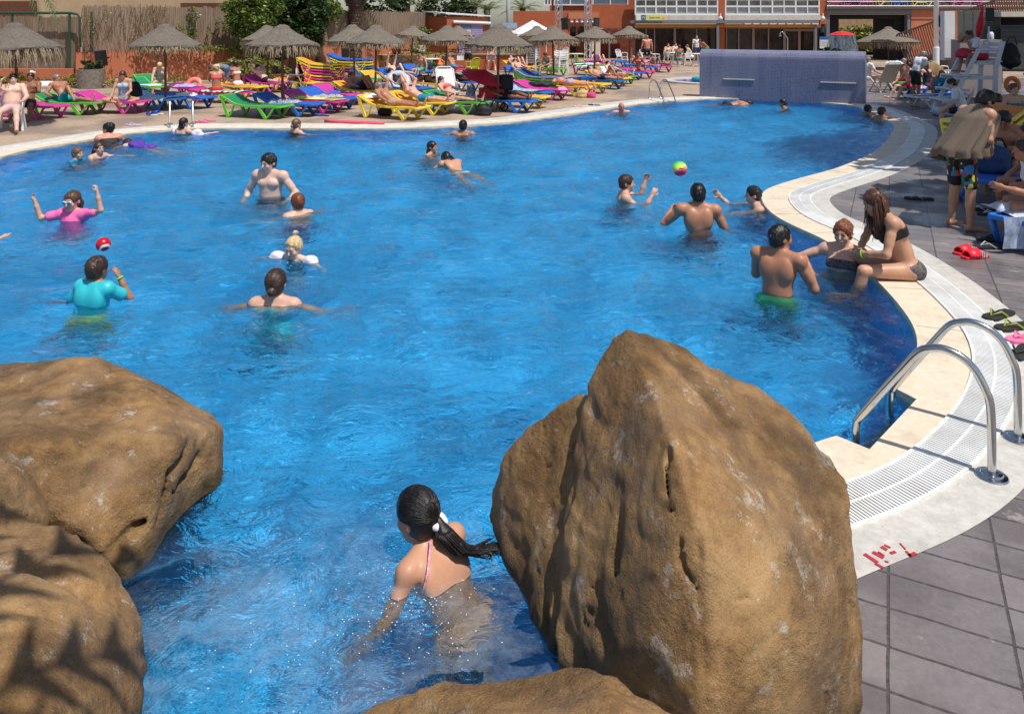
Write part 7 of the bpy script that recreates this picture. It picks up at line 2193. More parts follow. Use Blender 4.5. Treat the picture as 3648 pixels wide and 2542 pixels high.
# left corner
sit("man in pink striped shorts sitting in the white armchair, hand at his mouth", 'pale', (42,468), .55, 160, (('trunks','stripe'),), lean=-14, arms={'R':((.3,.7,-.6),(-.4,.3,.95)),'L':((.4,.3,-.9),(.0,.9,-.4))}, legs={'L':((-.22,.95,-.1),(-.12,.45,-.9)),'R':((.12,.95,-.1),(.05,.45,-.9))}, fat=1.25, group=GL, vox=.013, face=True, hyaw=-14)
sit("man in umbrella shade sitting behind the man in pink striped shorts", 'brown', (100,424), .45, 165, (('trunks','black'),), lean=-20, group=GL, vox=.016, legs={'L':((-.2,.95,-.1),(-.1,.5,-.85)),'R':((.2,.95,-.1),(.1,.5,-.85))})
sit("person bending over in a grey towel and blue shorts by the terracotta wall", 'pale', (815,325), .78, 270, (('trunks','blue'),('tshirt','grey')), lean=(60,88), legs={'L':((-.1,.2,-1),(0,-.1,-1)),'R':((.1,.2,-1),(0,-.1,-1))}, group=GL, hair=('short','light'))
# far standing and seated people
def stand(label, skinc, px, yaw, wear, hair=('short','black'), **kw):
    p = at(*px); s_ = kw.get('s', 1.0); p.z = .93*s_
    return human(label, skinc, pelvis=p, yaw=yaw, hair=hair, wear=wear, face=kw.pop('face', False), fingers=kw.pop('fingers', False), vox=kw.pop('vox', .02), group=kw.pop('group', GL), **kw)
stand("bare-backed man in black shorts standing below the snack sign", 'red', (2305,240), 0, (('trunks','black'),), ('crop','grey'), s=1.08, fat=1.2)
stand("person in a black and cream striped top standing under the umbrellas", 'olive', (1668,258), 200, (('tshirt',M("striped_jersey", rgb(24,24,26), .8, 0)),('trunks','black')), ('long','black'), s=1.02, arms={'L':((.3,.2,.9),(-.5,.2,.8)),'R':((.2,.1,-1),(.1,.5,-.9))})
sit("sunburnt man sitting in a white chair facing the pool", 'red', (1750,250), .5, 178, (('trunks','sky'),), group=GL, vox=.02, lean=-4)
sit("bearded man sitting at the far table, facing the camera", 'fair', (2380,226), .5, 172, (('trunks','turq'),), group=GL, vox=.022)
sit("woman with a turquoise bikini back sitting at the far table", 'tan', (2420,238), .5, 20, (('bikini_top','turq'),('bikini_bottom','turq')), ('updo','brown'), 'f', group=GL, vox=.022)
sit("man leaning on the far table beside the mosaic wall", 'pale', (2462,230), .5, 290, (('trunks','white'),), ('short','light'), lean=22, group=GL, vox=.022)
sit("pale man sitting at the far table between two others", 'pale', (2405,222), .5, 150, (('trunks','navy'),), ('short','brown'), group=GL, vox=.022)
stand("dark-haired person bending forward at the snack bar front", 'tan', (2515,222), 250, (('trunks','green'),), ('long','black'), lean=(35,55), vox=.024)
stand("man in a straw hat standing before the dark glazing", 'olive', (2482,221), 180, (('trunks','blue'),('tshirt','white')), ('short','grey'), vox=.024)
# right-hand deck
stand("grey-haired man in a white tee and dark shorts bending over a bag", 'tan', (3262,360), 82, (('tshirt','white'),('trunks','black')), ('short','grey'), lean=(16,28), hpitch=30, arms={'L':((.1,.5,-.85),(0,.9,-.5)),'R':((.1,.5,-.85),(0,.9,-.4))}, vox=.015, group="people on the right-hand deck", s=.97, extra={'shorts':.75})
sit("seated person whose bare legs show behind the man in the white tee", 'fair', (3245,352), .44, 262, (('trunks','red'),), lean=6, legs={'L':((-.1,.95,-.1),(-.05,.45,-.9)),'R':((.15,.9,.0),(.0,.55,-.85))})
sit("sunbather with bare shoulders bent between the lounger and the teal bag", 'red', (3345,352), .44, 200, (('trunks','blue'),), lean=(40,60), hair=('crop','brown'))
sit("person in a grey sun hat sitting behind the right end of the mosaic wall", 'fair', (3092,312), .42, 80, (('tshirt','white'),), hair=('short','grey'))
DL = 20.3
def lp(px, py, d=DL): return atd(px, py, d)
o, J = sit("lifeguard in a white shirt and red shorts sitting on the tall chair, chin in hand", 'tan', (3492,214), 0, 268, (('tshirt','white'),('trunks','red')), ('short','black'), d=DL, lean=(16,34), legs={'L':((-.12,.97,.12),(-.05,.12,-1)),'R':((.12,.97,.12),(.05,.12,-1))}, arms={'L':(-.02,.36,.36,(-.5,-.3,-.8)),'R':(.02,.38,.56,(.6,.2,-.8))}, hpitch=14, vox=.012, face=True)
o.location.z = lp(3492,214).z+.13
# lifeguard chair: white timber, four steps, facing left
t = thing("lifeguard_chair", "tall white timber lifeguard chair with steps, at the right side of the deck", "lifeguard chair", (0,0,0))
mtim = M("white_timber", rgb(214,216,222), .55, .06, 6)
for k, dd in enumerate((DL-.32, DL+.32)):
    z0 = lambda px: ((px-1824)/FPX*dd, dd, 0)
    fz = atd(3368,400,DL-.32); ft = atd(3486,180,DL-.32)
    X0, X1 = fz.x, ft.x
    MB().beam((X0,dd,0),(X1,dd,1.74),.10,.05,(0,1,0)).build("front_leg", mtim, t, bevel=.006)
    Xr0, Xr1 = atd(3548,340,DL-.32).x, atd(3572,147,DL-.32).x
    MB().beam((Xr0-.05,dd,0),(Xr0,dd,1.30),.12,.05,(0,1,0)).build("rear_leg", mtim, t, bevel=.006)
    MB().beam((Xr0,dd,1.28),(Xr1,dd,1.96),.13,.05,(0,1,0)).build("back_post", mtim, t, bevel=.006)
    MB().beam((X1-.05,dd-.004,1.735),(Xr1-.02,dd-.004,1.745),.05,.06,(0,1,0)).build("armrest", mtim, t, bevel=.006)
    MB().beam((atd(3376,270,DL).x,dd+.03,1.0),(Xr0+.02,dd+.03,1.0),.10,.045,(0,1,0)).build("side_rail", mtim, t, bevel=.006)
    MB().beam((atd(3455,215,DL).x,dd+.03,1.38),(Xr0+.02,dd+.03,1.38),.09,.045,(0,1,0)).build("side_rail", mtim, t, bevel=.006)
    for zz, px in ((.70,3358),(.40,3336)):
        a = atd(px, 300, DL); MB().beam((a.x,dd+.025,zz-.04),(a.x+.55,dd+.025,zz-.04),.06,.04,(0,1,0)).build("side_rail", mtim, t, bevel=.004)
for nm, x0, w_, zz in (("seat",3455,.72,1.43),("footrest",3376,.52,1.055),("step",3356,.42,.70),("step",3336,.42,.40)):
    pl = MB(); a = atd(x0, 250, DL); n_ = int(w_/.13)
    for k in range(n_): pl.box((a.x+.06+k*.13,DL,zz),(.115,.74,.028))
    pl.build(nm, mtim, t, bevel=.004)
bk = MB()
for k in range(4): bk.beam((Xr0+.03+.03*k,DL-.34,1.45+.14*k),(Xr0+.03+.03*k,DL+.34,1.45+.14*k),.025,.11)
bk.build("backrest", mtim, t, bevel=.004)
MB().tube([(Xr1-.12,DL+.1,1.5),(Xr1-.10,DL+.1,2.35)], .02, 8).build("flag_stick", mtim, t, smooth=1)
def bag(label, p, size, mat, seed, name="bag", cat="bag", strap=True):
    X = SDF(); w_, d_, h_ = size
    X.ell((0,0,h_*.45), (w_*.5,d_*.5,h_*.5), None, .05); X.ell((0,0,h_*.2), (w_*.52,d_*.52,h_*.25), None, .05)
    Vb, Qb = X.mesh(max(.012, max(size)/26), noise=lambda X, Y, Z: .025*max(size)/.5*vnoise(X, Y, Z, 9, seed))
    o = npmesh(name, Vb, Qb, mat); o.location = p; tag(o, label, cat)
    if strap: MB().tube([(-w_*.3,-d_*.2,h_*.85),(-w_*.15,-d_*.25,h_*1.15),(w_*.15,-d_*.25,h_*1.15),(w_*.3,-d_*.2,h_*.85)], .015, 6).build("strap", mblk, o, smooth=1)
    return o
bag("black backpack hanging behind the lifeguard chair", lp(3598,240,DL+.5), (.5,.35,.72), M("black_nylon", rgb(22,24,30), .7, .2, 12), 3)
bag("red rescue bag across the lifeguard's knees", lp(3432,206,DL-.05)+Vector((0,0,.02)), (.42,.3,.26), M("red_bag", rgb(196,40,66), .6, .15, 10), 4, strap=False)
bag("teal backpack standing on the lounger before the lifeguard chair", at(3352,372)+Vector((0,0,.33)), (.42,.3,.56), M("teal_nylon", rgb(10,104,128), .6, .15, 10), 5)
# towel wrapped youth
p = at(3424,812); FEET = p
o, J = stand("youth wrapped in a brown towel, in loud printed shorts, standing barefoot", 'olive', (3424,812), 80, (('trunks','loud'),), ('short','black'), s=1.02, hs=.25, lean=(16,34), hpitch=34, hyaw=8, vox=.0095, fingers=True, extra={'shorts':.86},
    arms={'L':((.15,.4,-.9),(-.5,.8,-.2)),'R':((.15,.4,-.9),(-.5,.8,-.2))}, legs={'L':((-.10,.08,-1),(-.03,-.10,-1)),'R':((.10,.02,-1),(.05,-.06,-1))}, group="people on the right-hand deck")
def towel_cape():
    s = J['s']; n1, n2 = 34, 64; mb = MB()
    top = J['N']+J['u2']*.045; 
    for i in range(n1+1):
        t_ = i/n1
        tc_ = min(1, t_*1.15); c = top*(1-tc_)+(J['P']*1.0+V3(0,-.01,0))*tc_+V3(0,.035*math.sin(math.pi*tc_),0)+V3(0,0,.03*(1-tc_))
        hz = (top[2]+.02)*(1-t_)+(J['P'][2]-.03)*t_
        rx = (.055+.17*min(1, t_*4.6)**.62+.035*t_)*s; ry = (.075+.115*min(1, t_*4)**.7+.07*t_)*s
        for k in range(n2):
            a = -math.pi*.90+1.80*math.pi*k/(n2-1)-math.pi/2
            fold = 1+.13*t_**1.1*math.sin(9*a+1.5*math.sin(2*a)+1.2*t_)+.05*t_*math.sin(19*a+4*t_)
            x, y = rx*math.cos(a)*fold, ry*math.sin(a)*fold
            drop = (.17*max(0,-math.cos(a))**2+.06*max(0, math.cos(a))**3+.05*max(0,-math.sin(a)))*t_**2
            mb.v.append((c[0]+x, c[1]+y, hz-drop-.012*math.sin(5*a)*t_))
    for i in range(n1):
        for k in range(n2-1): mb.f.append((i*n2+k, i*n2+k+1, (i+1)*n2+k+1, (i+1)*n2+k))
    g = N("towelling"); co = g.coord(); f = g.noise(co, 220, 4, .8); f2 = g.noise(co, 14, 4, .6)
    g.l(g.mix(f2, g.ramp(f, [(.3, rgb(84,72,62)), (.7, rgb(134,119,104))]), rgb(110,96,84)), g.b.inputs["Base Color"]); g.b.inputs["Roughness"].default_value = .95
    g.l(g.bump(f, .8, .006), g.b.inputs["Normal"])
    tw = mb.build("towel", g.m, o, smooth=1)
    sm = tw.modifiers.new("thickness", 'SOLIDIFY'); sm.thickness = .012
towel_cape()
sit("boy in a white shirt with dark hair sitting behind the towel-wrapped youth", 'fair', (3428,452), .42, 300, (('tshirt','white'),('trunks','navy')), ('short','black'), lean=(10,22), hpitch=20, s=1.0, vox=.013)
sit("red-haired woman in sunglasses and a patterned bandeau, sitting cross-legged", 'fair', (3606,500), .40, 186, (('bandeau','blue_print'),('bikini_bottom','blue_print')), ('short','ginger'), 'f', lean=4, vox=.011, face=True, hs=.25, s=1.05, legs={'L':((-.7,.7,.05),(.7,.3,-.3)),'R':((.7,.7,.05),(-.7,.3,-.2))})
sit("bare-backed youth sitting between the towel youth and the woman in sunglasses", 'fair', (3555,545), .40, 30, (('trunks','navy'),), ('short','brown'), lean=(20,34), hpitch=20, vox=.012, s=1.05, arms={'L':((.3,.7,-.6),(0,.9,.2)),'R':((.5,.3,-.8),(.1,.9,-.4))})
o, J = sit("black-haired boy looking down at his phone, sitting on a blue lounger", 'tan', (3588,680), .46, 222, (('trunks','navy'),), ('short','black'), lean=(10,22), hpitch=38, hs=.25, vox=.0095, face=True, s=1.02, fingers=True, arms={'L':(.06,.30,.20,(-.9,-.2,-.6)),'R':(-.02,.31,.19,(.9,-.2,-.6))})
wp = (wpt(o, J['Wr']['L'])+wpt(o, J['Wr']['R']))/2
t = thing("phone", "silver phone held by the black-haired boy", "phone", o.matrix_basis @ Vector((J['Wr']['L']+J['Wr']['R'])/2+V3(0,.10,.03)), -R(222))
MB().box((0,0,0),(.07,.012,.14)).build("case", M("silver_case", (.6,.6,.62), .3, .05, metal=.6), t, bevel=.004); MB().box((0,-.0075,0),(.06,.003,.12)).build("screen", M("phone_screen", rgb(40,44,56), .1, 0), t)
sit("person in a white shirt at the far right edge, elbow on knee", 'tan', (3770,880), .46, 292, (('tshirt','white'),('trunks','navy')), ('short','brown'), lean=(20,34), vox=.0105, fingers=True, s=1.03, arms={'L':((.2,.7,-.7),(-.2,.7,.7)),'R':((.25,.6,-.8),(-.1,.9,-.3))})
sit("tanned person in a white vest behind the one in the white shirt", 'tan', (3722,785), .46, 280, (('tank','white'),('trunks','navy')), ('bob','brown'), 'f', lean=(12,20), vox=.011, s=1.0)
LBLUE = place_lounger("near blue lounger under the boy with the phone", "blue", None, None, 'flat', "loungers along the right-hand deck", 0, at(3660,640)+Vector((.2,.5,0)), R(214)) if False else None

# ------------------------------------------------------------------ towels, shoes, toys and other small things
def drape(name, label, key, a0, a1, mat, wid=.62, over=0, seed=0, cat="towel", amp=.012, shift=0):
    """a cloth lying along a lounger between a0 and a1 metres from its head end"""
    loc, rz = LOC[key]; n1, n2 = 22, 14; mb = MB()
    def hz(x):
        return .33+ (.22*max(0, 1-x/.55)**1.3 if 'up' else 0)
    for i in range(n1+1):
        x = a0+(a1-a0)*i/n1
        for k in range(n2+1):
            y = (k/n2-.5)*(wid+2*over)
            ed = max(0, abs(y)-LWD/2)
            yy = math.copysign(min(abs(y), LWD/2+.02+ed*.12), y)
            nz = float(vnoise(np.array([x*1.0+seed]), np.array([y]), np.array([seed*1.7]), 7)[0])
            mb.v.append((x+.02*nz, yy+shift, hz(x)+.026+amp*(1+nz)-ed*.95))
    for i in range(n1):
        for k in range(n2): a = i*(n2+1)+k; mb.f.append((a, a+n2+1, a+n2+2, a+1))
    o = mb.build(name, mat, None, smooth=1); o.location = loc; o.rotation_euler = (0,0,rz); tag(o, label, cat); return o
def heap(label, p, size, mat, seed, name="towel", cat="towel"):
    w_, d_, h_ = size; n_ = 22; mb = MB()
    for i in range(n_+1):
        for k in range(n_+1):
            x, y = (i/n_-.5)*2, (k/n_-.5)*2
            r = min(1, max(0, 1-(abs(x)**3+abs(y)**3)))
            nz = float(vnoise(np.array([x*1.6+seed]), np.array([y*1.6]), np.array([.3]), 2.0)[0])
            mb.v.append((x*w_/2*(1+.1*nz), y*d_/2*(1+.1*nz), (h_*(.35+.65*abs(nz)))*r**.5))
    for i in range(n_):
        for k in range(n_): a = i*(n_+1)+k; mb.f.append((a, a+n_+1, a+n_+2, a+1))
    o = mb.build(name, mat, None, smooth=1); o.location = p; tag(o, label, cat); return o
def check(n_, c1, c2, sc):
    g = N(n_); ck = g.n("TexChecker"); ck.inputs["Scale"].default_value = sc; g.l(g.coord(), ck.inputs[0]); ck.inputs[1].default_value = (*c1,1); ck.inputs[2].default_value = (*c2,1); g.l(ck.outputs[0], g.b.inputs["Base Color"]); g.b.inputs["Roughness"].default_value = .9; return g.m
def stripes(n_, cols, sc, axis=0):
    g = N(n_); sp = g.n("SeparateXYZ"); g.l(g.coord(), sp.inputs[0]); f = g.math('FRACT', g.math('MULTIPLY', sp.outputs[axis], sc))
    g.l(g.ramp(f, [(i/len(cols), c) for i, c in enumerate(cols)], 'CONSTANT'), g.b.inputs["Base Color"]); g.b.inputs["Roughness"].default_value = .9; return g.m
mstr = stripes("black_cream_stripes", [rgb(24,24,26), rgb(226,214,176)], 9, 2)
for ob in list(S.objects):
    if ob.name.startswith("tshirt") and ob.parent and "striped top" in ob.parent.get("label",""): ob.data.materials.clear(); ob.data.materials.append(mstr)
drape("towel", "pale blue and white checked towel on the blue lounger behind the ladder", K("pale checked towel"), .1, 1.75, check("blue_check", rgb(120,190,220), rgb(214,232,240), 15), .66, .08, 1)
drape("towel", "yellow and olive towel spread on the magenta lounger", K("yellow towel"), .3, 1.8, stripes("olive_yellow", [rgb(150,150,60), rgb(216,212,110), rgb(222,216,120)], .8), .6, 0, 2)
heap("crumpled grey-blue patterned towels on the blue lounger", Vector(LOC[K("piled with crumpled")][0])+Vector((math.cos(LOC[K("piled with crumpled")][1])*.75, math.sin(LOC[K("piled with crumpled")][1])*.75, .34)), (.9,.55,.16), cloth("greyblue_mix", rgb(110,122,160), .9, .4, rgb(196,196,214), 22), 3)
heap("black and white cloth thrown on the blue lounger", Vector(LOC[K("black and white cloth")][0])+Vector((math.cos(LOC[K("black and white cloth")][1])*.9, math.sin(LOC[K("black and white cloth")][1])*.9, .33)), (.95,.45,.10), cloth("bw_mix", rgb(30,30,34), .9, .3, rgb(220,216,222), 30), 4)
heap("folded blue cloth on the magenta lounger", Vector(LOC[K("folded blue towel")][0])+Vector((math.cos(LOC[K("folded blue towel")][1])*.75, math.sin(LOC[K("folded blue towel")][1])*.75, .33)), (.5,.32,.09), cloth("cornflower", rgb(64,96,196), .9, .2), 5)
drape("towel", "blue towel hanging from the green lounger under the pink bikini woman", K("woman in the pink bikini"), .35, 1.15, cloth("washed_blue", rgb(120,166,206), .9, .25, rgb(176,204,226), 25), .66, .22, 6)
drape("towel", "blue and white patterned towel on the blue lounger", K("blue and white patterned"), .2, 1.5, cloth("blue_pattern", rgb(40,84,150), .9, .3, rgb(206,220,234), 14), .62, .03, 7)
drape("towel", "long pink towel on the magenta lounger", K("long pink towel"), .05, 1.7, cloth("rose_towel", rgb(214,120,172), .9, .12), .66, .10, 8)
drape("towel", "orange towel spread on the yellow lounger", K("orange towel"), .2, 1.6, cloth("orange_towel", rgb(222,140,50), .9, .2), .62, .02, 9)
drape("towel", "striped black and white towel under the woman in the dark tank top", K("dark tank top"), .1, 1.6, stripes("bw_stripe", [rgb(30,30,40), rgb(226,226,230)], 6), .64, .08, 10)
drape("towel", "striped dark green towel at the head of the magenta lounger", K("striped towel at its head"), 0, .9, stripes("green_stripe", [rgb(10,110,70), rgb(20,30,40), rgb(220,226,222)], 5), .64, .05, 11)
drape("towel", "striped multicoloured towel under the woman in the red bikini", K("striped towel under the woman"), .4, 1.8, stripes("multi_stripe", [rgb(30,60,60), rgb(222,210,120), rgb(220,220,220), rgb(30,110,110)], 5), .64, .03, 12)
drape("towel", "white and aqua patterned towel on the green lounger", K("white patterned cloth"), .8, 1.8, cloth("aqua_white", rgb(150,214,214), .9, .3, rgb(226,236,236), 16), .64, 0, 13)
heap("white towel under the head of the man in khaki shorts", Vector(LOC[K("khaki shorts")][0])+Vector((.16,.05,.50)), (.45,.5,.12), CL['white'], 14)
heap("turquoise towel on the yellow lounger under the shirtless man", Vector(LOC[K("shirtless man")][0])+Vector((.45,-.1,.36)), (.6,.4,.08), cloth("bright_blue", rgb(40,140,200), .9, .15), 15)
heap("light green towel at the head of the long pink towel lounger", Vector(LOC[K("long pink towel")][0])+Vector((.2,0,.50)), (.5,.5,.08), cloth("mint", rgb(190,226,206), .9, .1), 16)
bag("dark bag standing on the blue lounger near the planter", Vector(LOC[K("dark bag")][0])+Vector((.9,0,.34)), (.5,.3,.36), M("navy_canvas", rgb(22,40,70), .8, .2, 8), 21)
bag("white beach bag beside the brunette lying face down", at(1578,318)+Vector((0,.3,.3)), (.5,.35,.42), M("white_canvas2", rgb(224,224,226), .7, .1, 8), 22)
bag("black bag lying on the head end of the magenta lounger", Vector(LOC[K("black bag")][0])+Vector((.75,0,.36)), (.95,.42,.18), M("black_nylon", rgb(22,24,30), .7, .2, 12), 23, strap=False)
bag("black rucksack beside the woman in the pale blue swimsuit", at(459,392)+Vector((0,.25,.30)), (.46,.32,.52), M("black_nylon", rgb(22,24,30), .7, .2, 12), 24)
bag("denim beach bag on the blue lounger at the right edge", at(3535,700)+Vector((0,0,.34)), (.5,.36,.42), M("denim", rgb(40,66,104), .85, .2, 20), 25)
bag("dark handbag under the yellow pool-edge lounger", at(1372,412), (.36,.24,.26), M("black_nylon", rgb(22,24,30), .7, .2, 12), 26)
def on_top(key, along, z=.34, side=0):
    loc, rz = LOC[K(key)]; return Vector(loc)+Vector((math.cos(rz)*along-math.sin(rz)*side, math.sin(rz)*along+math.cos(rz)*side, z))
heap("white towel bunched on the blue lounger right behind the left ladder", on_top("right behind the left pool ladder", .9), (.6,.4,.12), CL['white'], 51)
heap("lilac towel crumpled on the dark purple lounger", on_top("dark purple lounger", 1.0), (.7,.45,.12), cloth("lilac_towel", rgb(176,150,206), .9, .2), 52)
heap("pale green towel on the empty yellow lounger right of the tall stack", on_top("yellow lounger, empty, right", 1.0), (.8,.5,.10), cloth("sage_towel", rgb(150,190,160), .9, .2), 53)
heap("red and white towel on the yellow lounger behind the mattress stack", on_top("behind the stack of mattress", .35, .45), (.5,.5,.12), cloth("red_white", rgb(190,40,60), .9, .3, rgb(230,220,220), 20), 54)
heap("dark green towel folded over the green lounger by the tall stack", on_top("green lounger beside the tall", 1.0), (.7,.5,.10), cloth("bottle_green", rgb(20,90,60), .9, .2), 55)
heap("white and turquoise towel on the green lounger far back", on_top("green lounger far back", 1.0), (.9,.5,.10), cloth("turq_white", rgb(60,170,190), .9, .3, rgb(226,236,236), 18), 56)
heap("purple patterned towel on the blue lounger beyond the lifeguard chair", on_top("beyond the lifeguard", 1.3), (.7,.5,.14), cloth("violet_mix", rgb(120,80,170), .9, .3, rgb(220,200,220), 16), 57)
heap("crumpled pink cloth at the foot of the bag-laden magenta lounger", on_top("black bag on its head", 1.7), (.3,.4,.14), cloth("pink_cloth", rgb(226,150,190), .9, .2), 58)
bag("straw bag on the deck between the yellow loungers of the lilac shorts man", at(2075,348), (.42,.3,.30), M("straw", rgb(206,176,124), .9, .2, 20), 60)
bag("pink bag under the near end of the lilac shorts man's lounger", at(2070,350)+Vector((.35,.1,0)), (.3,.24,.24), M("pink_canvas", rgb(210,70,130), .8, .2, 8), 61)
bag("dark rucksack under the green lounger of the pink bikini woman", at(1722,412), (.42,.3,.32), M("black_nylon", rgb(22,24,30), .7, .2, 12), 62)
# right-hand lounger group near the viewer
sm_, fm_ = LM['blue']
def near_lounger(label, p0, yaw_, col, group="loungers along the right-hand deck"):
    d = Vector((math.cos(R(yaw_)), math.sin(R(yaw_)), 0))
    t = thing("sun_lounger", label, "sun lounger", p0, R(yaw_), group)
    s2, f2 = LM[col]
    b = MB().add([(0,-.3,.34),(0,.3,.34),(1.2,.3,.33),(1.2,-.3,.33),(1.85,.3,.50),(1.85,-.3,.50)], [(0,3,2,1),(3,5,4,2)]); q = b.build("sling", s2, t); q.modifiers.new("thickness",'SOLIDIFY').thickness = .02
    f = MB()
    for s in (-.32,.32): f.beam((0,s,.33),(1.2,s,.32),.05,.055); f.beam((1.2,s,.32),(1.85,s,.49),.05,.055)
    f.beam((0,-.32,.33),(0,.32,.33),.05,.055); f.build("frame", f2, t, bevel=.01)
    for s in (-.32,.32):
        for x in (.12,1.15):
            l = MB(); l.tube([(x-.1,s,.32),(x+.04,s,.05),(x+.1,s,.02),(x+.16,s,.05),(x+.38,s,.31)], [.035,.032,.03,.028,.028], 8); l.build("leg", f2, t, smooth=1)
    return t
near_lounger("blue lounger at the right edge beneath the denim bag", at(3490,735), 38, "blue")
near_lounger("blue lounger hung with striped clothes at the right edge", at(3640,905), 30, "blue")
near_lounger("blue lounger under the woman in sunglasses", at(3560,520), 10, "green")
heap("pale blue and white clothes hanging over the blue lounger at the right edge", at(3690,880)+Vector((0,.15,.36)), (.62,.6,.16), cloth("pale_clothes", rgb(170,186,212), .9, .2, rgb(222,224,232), 9), 31, "clothes", "clothes")
mcl = MB()
for i in range(15):
    for k in range(11):
        x = (i/14-.5)*.55; z = -.34*k/10; mcl.v.append((x, .03*math.sin(9*x+k*.3)-.02*k/10, z))
for i in range(14):
    for k in range(10): a = i*11+k; mcl.f.append((a, a+11, a+12, a+1))
hc_ = mcl.build("hanging_shirt", cloth("shirt_blue", rgb(120,150,190), .9, .25, rgb(196,206,224), 12), None, smooth=1); hc_.location = at(3660,905)+Vector((0,-.02,.40)); tag(hc_, "blue shirt hanging down from the right-edge lounger above the black sandals", "shirt")
for i, c_ in enumerate(("orange","yellow","orange","yellow","orange")):
    pz = at(3376,560); place_lounger("yellow lounger, %s in the stack behind the towel-wrapped youth" % ["lowest","second","third","fourth","topmost"][i], c_, None, None, 'flat', "loungers stacked behind the towel youth", i*.105, pz+Vector((-.02*i,0,0)), R(52)) if False else None
STK = []
for i, c_ in enumerate(("orange","yellow","orange","yellow","orange")):
    t = near_lounger("yellow lounger, %s in the stack behind the towel-wrapped youth" % ["lowest","second","third","fourth","topmost"][i], at(3440,600)+Vector((-.02*i,0,.11*i)), 35, "orange", "loungers stacked behind the towel youth")
# inflatable ring, lifebuoy, noodle
def ring(label, p, r, r2, mat, tilt=(0,0), name="inflatable_ring", cat="inflatable"):
    t = MB().tube([(r*math.cos(a),r*math.sin(a),0) for a in [2*math.pi*k/28 for k in range(28)]], r2, 10, closed=True).build(name, mat, None, smooth=1)
    t.location = p; t.rotation_euler = (R(tilt[0]),R(tilt[1]),0); tag(t, label, cat); return t
ring("clear silvery swim ring on the paving below the white-shirted boy", at(3372,418)+Vector((.25,.3,.12)), .30, .12, M("silver_vinyl", rgb(180,190,204), .2, .1, 5))
ring("orange lifebuoy hanging on the low wall behind the woman in sunglasses", atd(3606,302,18.9), .16, .06, M("orange_buoy", rgb(226,110,30), .5, .1, 4, col2=rgb(236,140,60)), (84,50))
ring("silver swim ring lying on loungers behind the woman with raised knees", at(1415,345)+Vector((0,.2,.5)), .30, .13, M("silver_vinyl", rgb(180,190,204), .2, .1, 5), (50,10))
ring("pink and orange swim ring beside the blonde in the black and white swimsuit", at(676,345)+Vector((0,.35,.36)), .20, .09, M("pink_vinyl", rgb(240,110,120), .3, .1, 3, col2=rgb(246,150,110)), (65,10))
t = thing("inflatable_swan", "small white inflatable swan behind the man in teal shorts", "inflatable", at(122,372)+Vector((0,.4,.55)), R(20))
MB().tube([(.26*math.cos(a),.20*math.sin(a),0) for a in [2*math.pi*k/20 for k in range(20)]], .11, 8, closed=True).build("ring_body", mwp, t, smooth=1); MB().tube([(-.3,0,.05),(-.34,0,.28),(-.28,0,.42),(-.18,0,.38)], [.05,.045,.055,.02], 8).build("neck", mwp, t, smooth=1)
a, b = at(1158,436), at(1368,446)
o = MB().tube([a.lerp(b, k/8)+Vector((0,.05*math.sin(math.pi*k/8)*-1,.045)) for k in range(9)], .042, 12).build("pool_noodle", M("pink_foam", rgb(240,90,116), .7, .08, 30), None, smooth=1); tag(o, "long pink foam noodle lying on the far coping", "pool noodle")
# shoes
def sandal(label, p, rz, c1, c2, group=None, s=1.0, slide=False):
    t = thing("sandal", label, "sandal", p, R(rz), group)
    out = [(.0,-.13),(.035,-.12),(.040,-.06),(.034,0),(.044,.06),(.046,.10),(.03,.135),(0,.145),(-.032,.13),(-.044,.09),(-.040,.04),(-.034,-.02),(-.038,-.08),(-.03,-.125)]
    MB().prism([(x*s,y*s) for x, y in out], .004, .026*s).build("sole", c1, t, bevel=.004)
    if slide:
        X = MB()
        n_ = 10
        for k in range(n_+1):
            a = math.pi*k/n_
            for y, z in ((-.0,.0),(.12,-.012)): X.v.append((.052*s*math.cos(a)*(1 if y == 0 else .8), (y-.02)*s, (.022+(.062+z*1.5)*math.sin(a))*s))
        for k in range(n_): X.f.append((2*k,2*k+2,2*k+3,2*k+1))
        q = X.build("upper", c2, t, smooth=1); q.modifiers.new("thickness",'SOLIDIFY').thickness = .006*s
    else:
        MB().tube([(.042*s,-.02*s,.02),(.035*s,.03*s,.05*s),(.003*s,.085*s,.03),(-.03*s,.03*s,.05*s),(-.042*s,-.02*s,.02)], .006*s, 6).build("strap", c2, t, smooth=1)
    return t
mred_ = M("red_rubber", rgb(226,40,60), .45, .06, 20); mlb = M("dark_lining", rgb(60,14,24), .8, .1)
for k, (px, rz) in enumerate((((3442,903),112),((3476,920),104))):
    t = sandal("red closed shoe with white stripes, %s of the pair" % ("left, farther one" if k == 0 else "right, nearer one"), at(*px), rz, mred_, mred_, "pair of red shoes", 1.15, True)
    st_ = MB()
    for q in range(3): st_.box((.0,(-.03-.022*q)*1.15,.045),(.108,.008,.05))
    st_.build("stripe", mwp, t)
    MB().lathe([(.046,.0),(.050,.05),(.044,.052),(.04,.006)], 14, (0,-.075,.02)).build("heel", M("maroon", rgb(120,24,54), .6, .1), t)
mby = M("black_rubber", rgb(26,26,26), .7, .15, 20, col2=rgb(44,44,42)); myl = M("lime_strap", rgb(150,160,60), .6, .1)
sandal("black and lime flip-flop on the concrete, right of the ladder's far rail", at(3560,1130), 118, mby, myl, "flip-flops by the near ladder", 1.3)
sandal("black and lime flip-flop partly cut by the right edge, below its mate", at(3618,1172), 105, mby, myl, "flip-flops by the near ladder", 1.3)
sandal("pink sandal at the right edge below the lime flip-flops", at(3648,1212), 110, M("pink_rubber", rgb(232,120,160), .5, .1), M("pink_rubber", rgb(232,120,160), .5), "flip-flops by the near ladder", 1.2)
